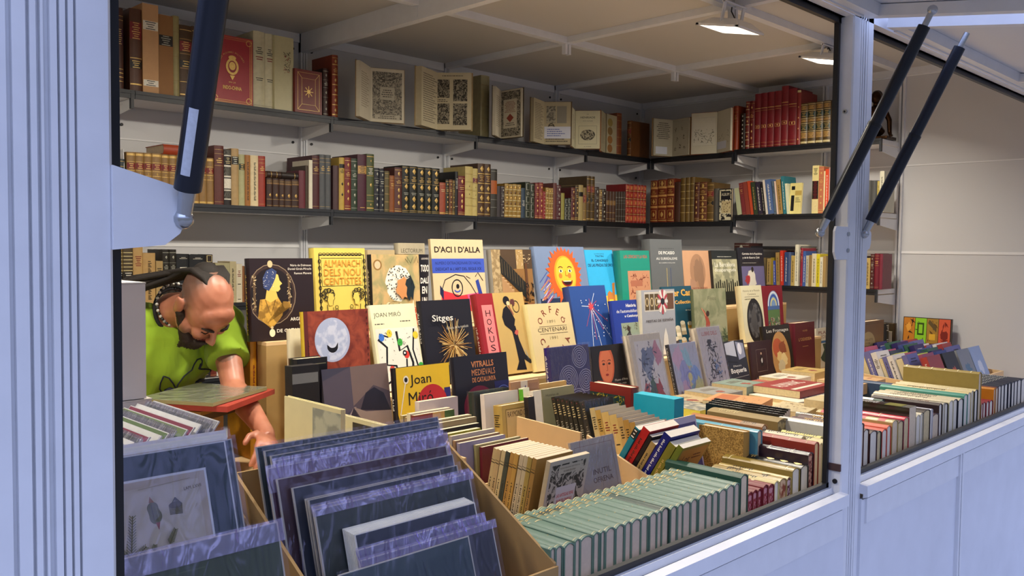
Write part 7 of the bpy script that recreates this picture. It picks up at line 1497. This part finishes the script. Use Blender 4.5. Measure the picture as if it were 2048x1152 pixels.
# neck and torso
b.tube([HP(0, -.035, -.03), HP(0, -.03, -.085), neck+V3((0, -.01, .01)), neck+V3((0, .03, -.05))], [.058, .056, .062, .07], 20)
b.tube([neck+V3((0, .03, -.06)), chest, belly, pelvis], [.09, .125, .12, .13], 20); b.ball(pelvis, .14, 18, 0, (1.15, .85, .8))
for s, e_ in ((shL, 1), (shR, -1)):
    b.ball(s, .058, 16); b.tube([chest+V3((e_*.06, 0, .02)), s], [.09, .055], 16)
def arm(sh, el, wr, hand_dir, palm_n, curl):
    b.tube([sh, sh.lerp(el, .35), sh.lerp(el, .8), el], [.050, .047, .040, .037], 16); b.ball(el, .038, 14)
    b.tube([el, el.lerp(wr, .3), el.lerp(wr, .8), wr], [.038, .041, .029, .025], 16)
    d = hand_dir.normalized(); n = (palm_n-d*palm_n.dot(d)).normalized(); sd = d.cross(n)
    pc_ = wr+d*.045; Mh = Matrix((sd, d, n)).transposed().to_4x4()
    b.ball(pc_, 1, 18, 0, (.040, .052, .015), Mh); b.tube([wr-d*.01, wr+d*.03], [.024, .024], 12)
    for k, (off, L) in enumerate(((-.030, .068), (-.010, .078), (.010, .072), (.029, .056))):
        p = pc_+d*.040+sd*off; c1 = R(curl+5*k); q1 = p+(d*math.cos(c1)+n*math.sin(c1))*L*.45; c2 = c1+R(curl); q2 = q1+(d*math.cos(c2)+n*math.sin(c2))*L*.33; c3 = c2+R(curl*.7); q3 = q2+(d*math.cos(c3)+n*math.sin(c3))*L*.25
        b.tube([p-d*.015, q1, q2, q3], [.0098, .0090, .0082, .0072], 10); b.ball(q3, .0072, 10)
    p = pc_-d*.022-sd*.030; q1 = p+(-sd*.75+d*.6+n*.35)*.032; q2 = q1+(-sd*.2+d*.85+n*.5)*.028; b.tube([p, q1, q2], [.013, .0105, .0085], 10); b.ball(q2, .0085, 10)
arm(shL, elL, wrL, V3((-.42, -.80, -.28)), V3((-.5, .1, -.85)), 24); arm(shR, elR, wrR, V3((.05, -.97, -.12)), V3((.1, -.1, -.95)), 6)
# legs and feet
for s in (-1, 1):
    h_ = pelvis+V3((s*.095, 0, -.04)); k_ = V3((pelvis.x+s*.11, 3.03, .50)); a_ = V3((pelvis.x+s*.115, 3.09, .09))
    b.tube([h_, h_.lerp(k_, .5), k_], [.095, .08, .056], 16); b.tube([k_, k_.lerp(a_, .35), a_], [.056, .056, .036], 16)
    b.tube([a_+V3((0, .03, -.045)), a_+V3((0, -.08, -.055)), a_+V3((0, -.16, -.062))], [.036, .036, .026], 12)
SKIN = bpy.data.materials.new('skin'); SKIN.use_nodes = True
nt = SKIN.node_tree; pb_ = nt.nodes['Principled BSDF']; pb_.inputs['Roughness'].default_value = .42; pb_.inputs['Subsurface Weight'].default_value = .12; pb_.inputs['Subsurface Radius'].default_value = (.01, .004, .002); pb_.inputs['Subsurface Scale'].default_value = .5
tc = nt.nodes.new('ShaderNodeTexCoord'); nz = nt.nodes.new('ShaderNodeTexNoise'); nz.inputs['Scale'].default_value = 18; rp = nt.nodes.new('ShaderNodeValToRGB')
rp.color_ramp.elements[0].position = .35; rp.color_ramp.elements[0].color = lin('#a5674f'); rp.color_ramp.elements[1].position = .65; rp.color_ramp.elements[1].color = lin('#b87a60')
nt.links.new(tc.outputs['Object'], nz.inputs['Vector']); nt.links.new(nz.outputs['Fac'], rp.inputs[0]); nt.links.new(rp.outputs[0], pb_.inputs['Base Color'])
STUB = mat('#7d5848', .55, amt=.2, scale=260); BEARD = mat('#2a1a12', .7, 'cloth', .4, 180); HAIR = mat('#170f0a', .8, 'cloth', .45, 120)
LIPS = mat('#8f4a40', .5)
body = remeshed(b, 'body', .0042, [SKIN, STUB, LIPS], man, 4, .5)
def sst(a, b_, x): t_ = min(1, max(0, (x-a)/(b_-a))); return t_*t_*(3-2*t_)
at_ = body.data.attributes.new('stubble', 'FLOAT', 'POINT'); vals = []
for v in body.data.vertices:
    c = v.co-Hc; r_, f_, u_ = c.dot(hr), c.dot(hf), c.dot(hu); k = 0
    if c.length < .2:
        k = sst(-.06, -.03, u_)*sst(.045, -.02, f_+.45*max(0, u_-.01)+.25*max(0, .06-abs(r_)))
        if abs(r_) > .078 and u_ < .03: k = 0
        k = max(k, .8*sst(-.03, -.06, u_)*sst(.02, .05, f_)*sst(.02, .05, abs(r_)))
    vals.append(k)
at_.data.foreach_set('value', vals)
for p in body.data.polygons:
    c = p.center-Hc; r_, f_, u_ = c.dot(hr), c.dot(hf), c.dot(hu)
    if abs(r_) < .026 and -.084 < u_ < -.060 and f_ > .088 and c.length < .2: p.material_index = 2
nt = SKIN.node_tree; an = nt.nodes.new('ShaderNodeAttribute'); an.attribute_name = 'stubble'; mx = nt.nodes.new('ShaderNodeMix'); mx.data_type = 'RGBA'; mx.inputs[7].default_value = lin('#6b4d40')
nt.links.new(an.outputs['Fac'], mx.inputs[0]); nt.links.new(rp.outputs[0], mx.inputs[6]); nt.links.new(mx.outputs[2], nt.nodes['Principled BSDF'].inputs['Base Color'])
# beard, brows, hair
m = MB(); rn = random.Random(8)
def onhead(r, f, u, k=1.0): return HP(r*k, f*k, u*k)
ebox(m, 0, .058, -.108, .040, .038, .026); ebox(m, 0, .070, -.124, .026, .026, .026)
for s in (-1, 1):
    for q in range(9):
        t_ = q/8; m.ball(HP(s*(.071-.034*t_), .0+.060*t_, -.030-.075*t_), .017+.006*t_, 12)
    m.tube([HP(s*.004, .106, -.056), HP(s*.022, .098, -.062), HP(s*.034, .086, -.078)], [.006, .007, .006], 8)
for q in range(160):
    a_, t_ = rn.random()*2-1, rn.random(); p0 = HP(a_*.05, .060+.02*(1-abs(a_)), -.10-.03*t_); m.tube([p0, p0+hf*.012-hu*(.012+.014*rn.random())+hr*a_*.006], [.0035, .001], 5)
beard = remeshed(m, 'beard', .0035, [BEARD], man, 1, .4, lambda c: .0012*math.sin(c.x*900)*math.sin(c.y*800+c.z*950))
m = MB()
for s in (-1, 1): m.tube([HP(s*.012, .096, .012), HP(s*.030, .093, .019), HP(s*.048, .078, .012)], [.0035, .0050, .0025], 8)
m.obj('eyebrows', BEARD, man)
m = MB()
for s in (-1, 1): m.tube([HP(s*.020, .090, -.004), HP(s*.031, .0915, -.0065), HP(s*.043, .084, -.004)], [.0012, .0022, .0012], 6)
m.obj('closed_eyelashes', HAIR, man)
m = MB()      # long dark locks combed back from the crown over the nape and down behind the shoulder
tail = [V3((1.10, 2.78, 1.47)), V3((1.02, 2.86, 1.40)), V3((.96, 2.95, 1.30))]
for i in range(40):
    a_ = (i/39*2-1); r0 = a_*.040; s0 = .058-.02*a_*a_+rn.uniform(-.012, .01)
    p = [HP(r0*.8, -.018+rn.uniform(-.016, .012), .094), HP(r0*1.15, -.055, .100), HP(r0*1.3, -.092, .075), HP(r0*1.1, -.118, .02)]
    k = V3((rn.uniform(-.02, .02), rn.uniform(-.02, .02), rn.uniform(-.022, .022)))
    p += [HP(.03+r0*.8, -.135, -.05)+k*.5, tail[0]+k, tail[1]+k*1.2, tail[2]+k*1.5]
    m.tube(p, [.003, .0068, .009, .009, .0085, .008, .0065, .003], 7)
ebox(m, 0, -.070, .050, .050, .055, .052)
m.obj('hair', HAIR, man)
p0 = HP(.02, -.12, -.02)
MB().tube([tail[0]+V3((.02, 0, .02)), V3((1.06, 2.80, 1.475)), V3((1.0, 2.84, 1.45)), V3((.95, 2.9, 1.40))], [.006, .006, .005, .004], 8).obj('loose_lock', HAIR, man)
# T-shirt
GREEN = bpy.data.materials.new('lime_cotton'); GREEN.use_nodes = True; nt = GREEN.node_tree; pb_ = nt.nodes['Principled BSDF']; pb_.inputs['Roughness'].default_value = .85; pb_.inputs['Base Color'].default_value = lin('#86a61c'); pb_.inputs['Sheen Weight'].default_value = .15
tc = nt.nodes.new('ShaderNodeTexCoord'); nz = nt.nodes.new('ShaderNodeTexNoise'); nz.inputs['Scale'].default_value = 9; nz.inputs['Distortion'].default_value = .8; mp = nt.nodes.new('ShaderNodeMapping'); mp.inputs['Scale'].default_value = (1.3, 1.3, .5); bp = nt.nodes.new('ShaderNodeBump'); bp.inputs['Distance'].default_value = .02; bp.inputs['Strength'].default_value = .55
nt.links.new(tc.outputs['Object'], mp.inputs[0]); nt.links.new(mp.outputs[0], nz.inputs['Vector']); nt.links.new(nz.outputs['Fac'], bp.inputs['Height']); nt.links.new(bp.outputs['Normal'], pb_.inputs['Normal'])
m = MB()
m.tube([neck+V3((0, .045, -.02)), neck+V3((0, .04, -.07)), chest, belly, pelvis+V3((0, 0, .05))], [.070, .11, .150, .150, .150], 24)
m.ball(chest, 1, 22, 0, (.185, .125, .15)); m.ball(belly, 1, 22, 0, (.165, .125, .16)); m.ball(pelvis+V3((0, .0, .06)), 1, 20, 0, (.175, .13, .12))
for s, e_, el in ((shL, 1, elL), (shR, -1, elR)):
    m.ball(s+V3((0, .0, .0)), .072, 18); m.tube([neck+V3((e_*.05, .04, -.02)), s+V3((0, .01, .005))], [.058, .064], 18); m.tube([chest+V3((e_*.08, 0, .03)), s], [.11, .07], 18)
    d = (el-s); m.tube([s, s+d*.35, s+d*.60], [.070, .069, .073], 20)
def folds(c): return .0035*math.sin(c.x*38+c.z*52+2*math.sin(c.y*30))+.002*math.sin(c.x*90-c.z*40)
shirt = remeshed(m, 't_shirt', .006, [GREEN], man, 6, .6, folds)
from mathutils.bvhtree import BVHTree
bv = BVHTree.FromPolygons([v.co[:] for v in shirt.data.vertices], [p.vertices[:] for p in shirt.data.polygons])
def on_shirt(u, v):
    d = ray(u, v).normalized(); h = bv.ray_cast(CAM+d*1.5, d); return (h[0]+h[1]*.0015) if h[0] is not None else None
m = MB()
def stroke(pts, r_):
    P = []
    for i in range(len(pts)-1):
        for k in range(6): t_ = k/6; P.append(on_shirt(pts[i][0]+(pts[i+1][0]-pts[i][0])*t_, pts[i][1]+(pts[i+1][1]-pts[i][1])*t_))
    P.append(on_shirt(*pts[-1])); P = [p for p in P if p is not None]
    if len(P) > 2: m.tube(P, r_, 6)
stroke([(352, 778), (356, 768), (368, 752), (383, 740), (388, 728), (394, 719), (401, 717), (404, 722), (403, 730), (398, 738), (410, 738), (421, 739), (420, 748), (414, 758), (404, 768)], .0022)
stroke([(352, 778), (346, 766), (338, 756), (327, 752), (321, 766), (319, 778), (326, 788), (338, 792)], .0022)
stroke([(352, 778), (352, 790)], .004); stroke([(390, 766), (398, 760), (406, 760)], .006); stroke([(330, 782), (340, 777), (346, 780)], .006); stroke([(398, 738), (402, 727)], .004)
m.obj('shirt_print', mat('#1c2238', .7), man)
# collar trim and bead necklace
def ring(rad, n, tilt, cen): 
    ax = (HP(0, -.02, -.06)-neck).normalized(); a1 = ax.orthogonal().normalized(); a2 = ax.cross(a1); return [cen+(a1*math.cos(2*math.pi*i/n)+a2*math.sin(2*math.pi*i/n))*rad for i in range(n+1)]
MB().tube(ring(.074, 36, 0, neck+V3((0, -.005, .005))), .0065, 8, caps=False).obj('collar_trim', mat('#17131a', .8), man)
m = MB()
for i, p in enumerate(ring(.0715, 44, 0, neck+V3((0, -.018, .024)))): m.ball(p, .0055, 8, i % 2)
m.obj('bead_necklace', [mat('#c8c6c0', .4), mat('#2a2a2e', .4)], man)
# trousers and shoes
m = MB(); m.ball(pelvis+V3((0, 0, -.02)), 1, 20, 0, (.18, .135, .12))
for s in (-1, 1):
    h_ = pelvis+V3((s*.095, 0, -.04)); k_ = V3((pelvis.x+s*.11, 3.03, .50)); a_ = V3((pelvis.x+s*.115, 3.09, .09)); m.tube([h_, h_.lerp(k_, .5), k_, a_+V3((0, 0, .0))], [.112, .098, .080, .066], 18)
remeshed(m, 'trousers', .008, [mat('#252b38', .8, 'cloth', .2, 30)], man, 4)
for s in (-1, 1):
    a_ = V3((pelvis.x+s*.115, 3.09, .09)); m = MB(); m.tube([a_+V3((0, .045, -.042)), a_+V3((0, -.06, -.046)), a_+V3((0, -.175, -.055))], [.044, .044, .030], 14); remeshed(m, 'shoe', .006, [mat('#1b1b1e', .6)], man, 2)
# ---------------------------------------------------------------- each label must single out its thing
def finish_labels():
    tops = [o for o in bpy.data.objects if 'category' in o.keys()]
    cnt = {}
    for o in tops: cnt.setdefault(o.get('label', ''), []).append(o)
    for l, os_ in cnt.items():
        if len(os_) > 1:
            for o in os_:
                if 'nb' in o.keys(): o['label'] = o['nb']
    for o in tops:
        if 'nb' in o.keys(): del o['nb']
finish_labels()
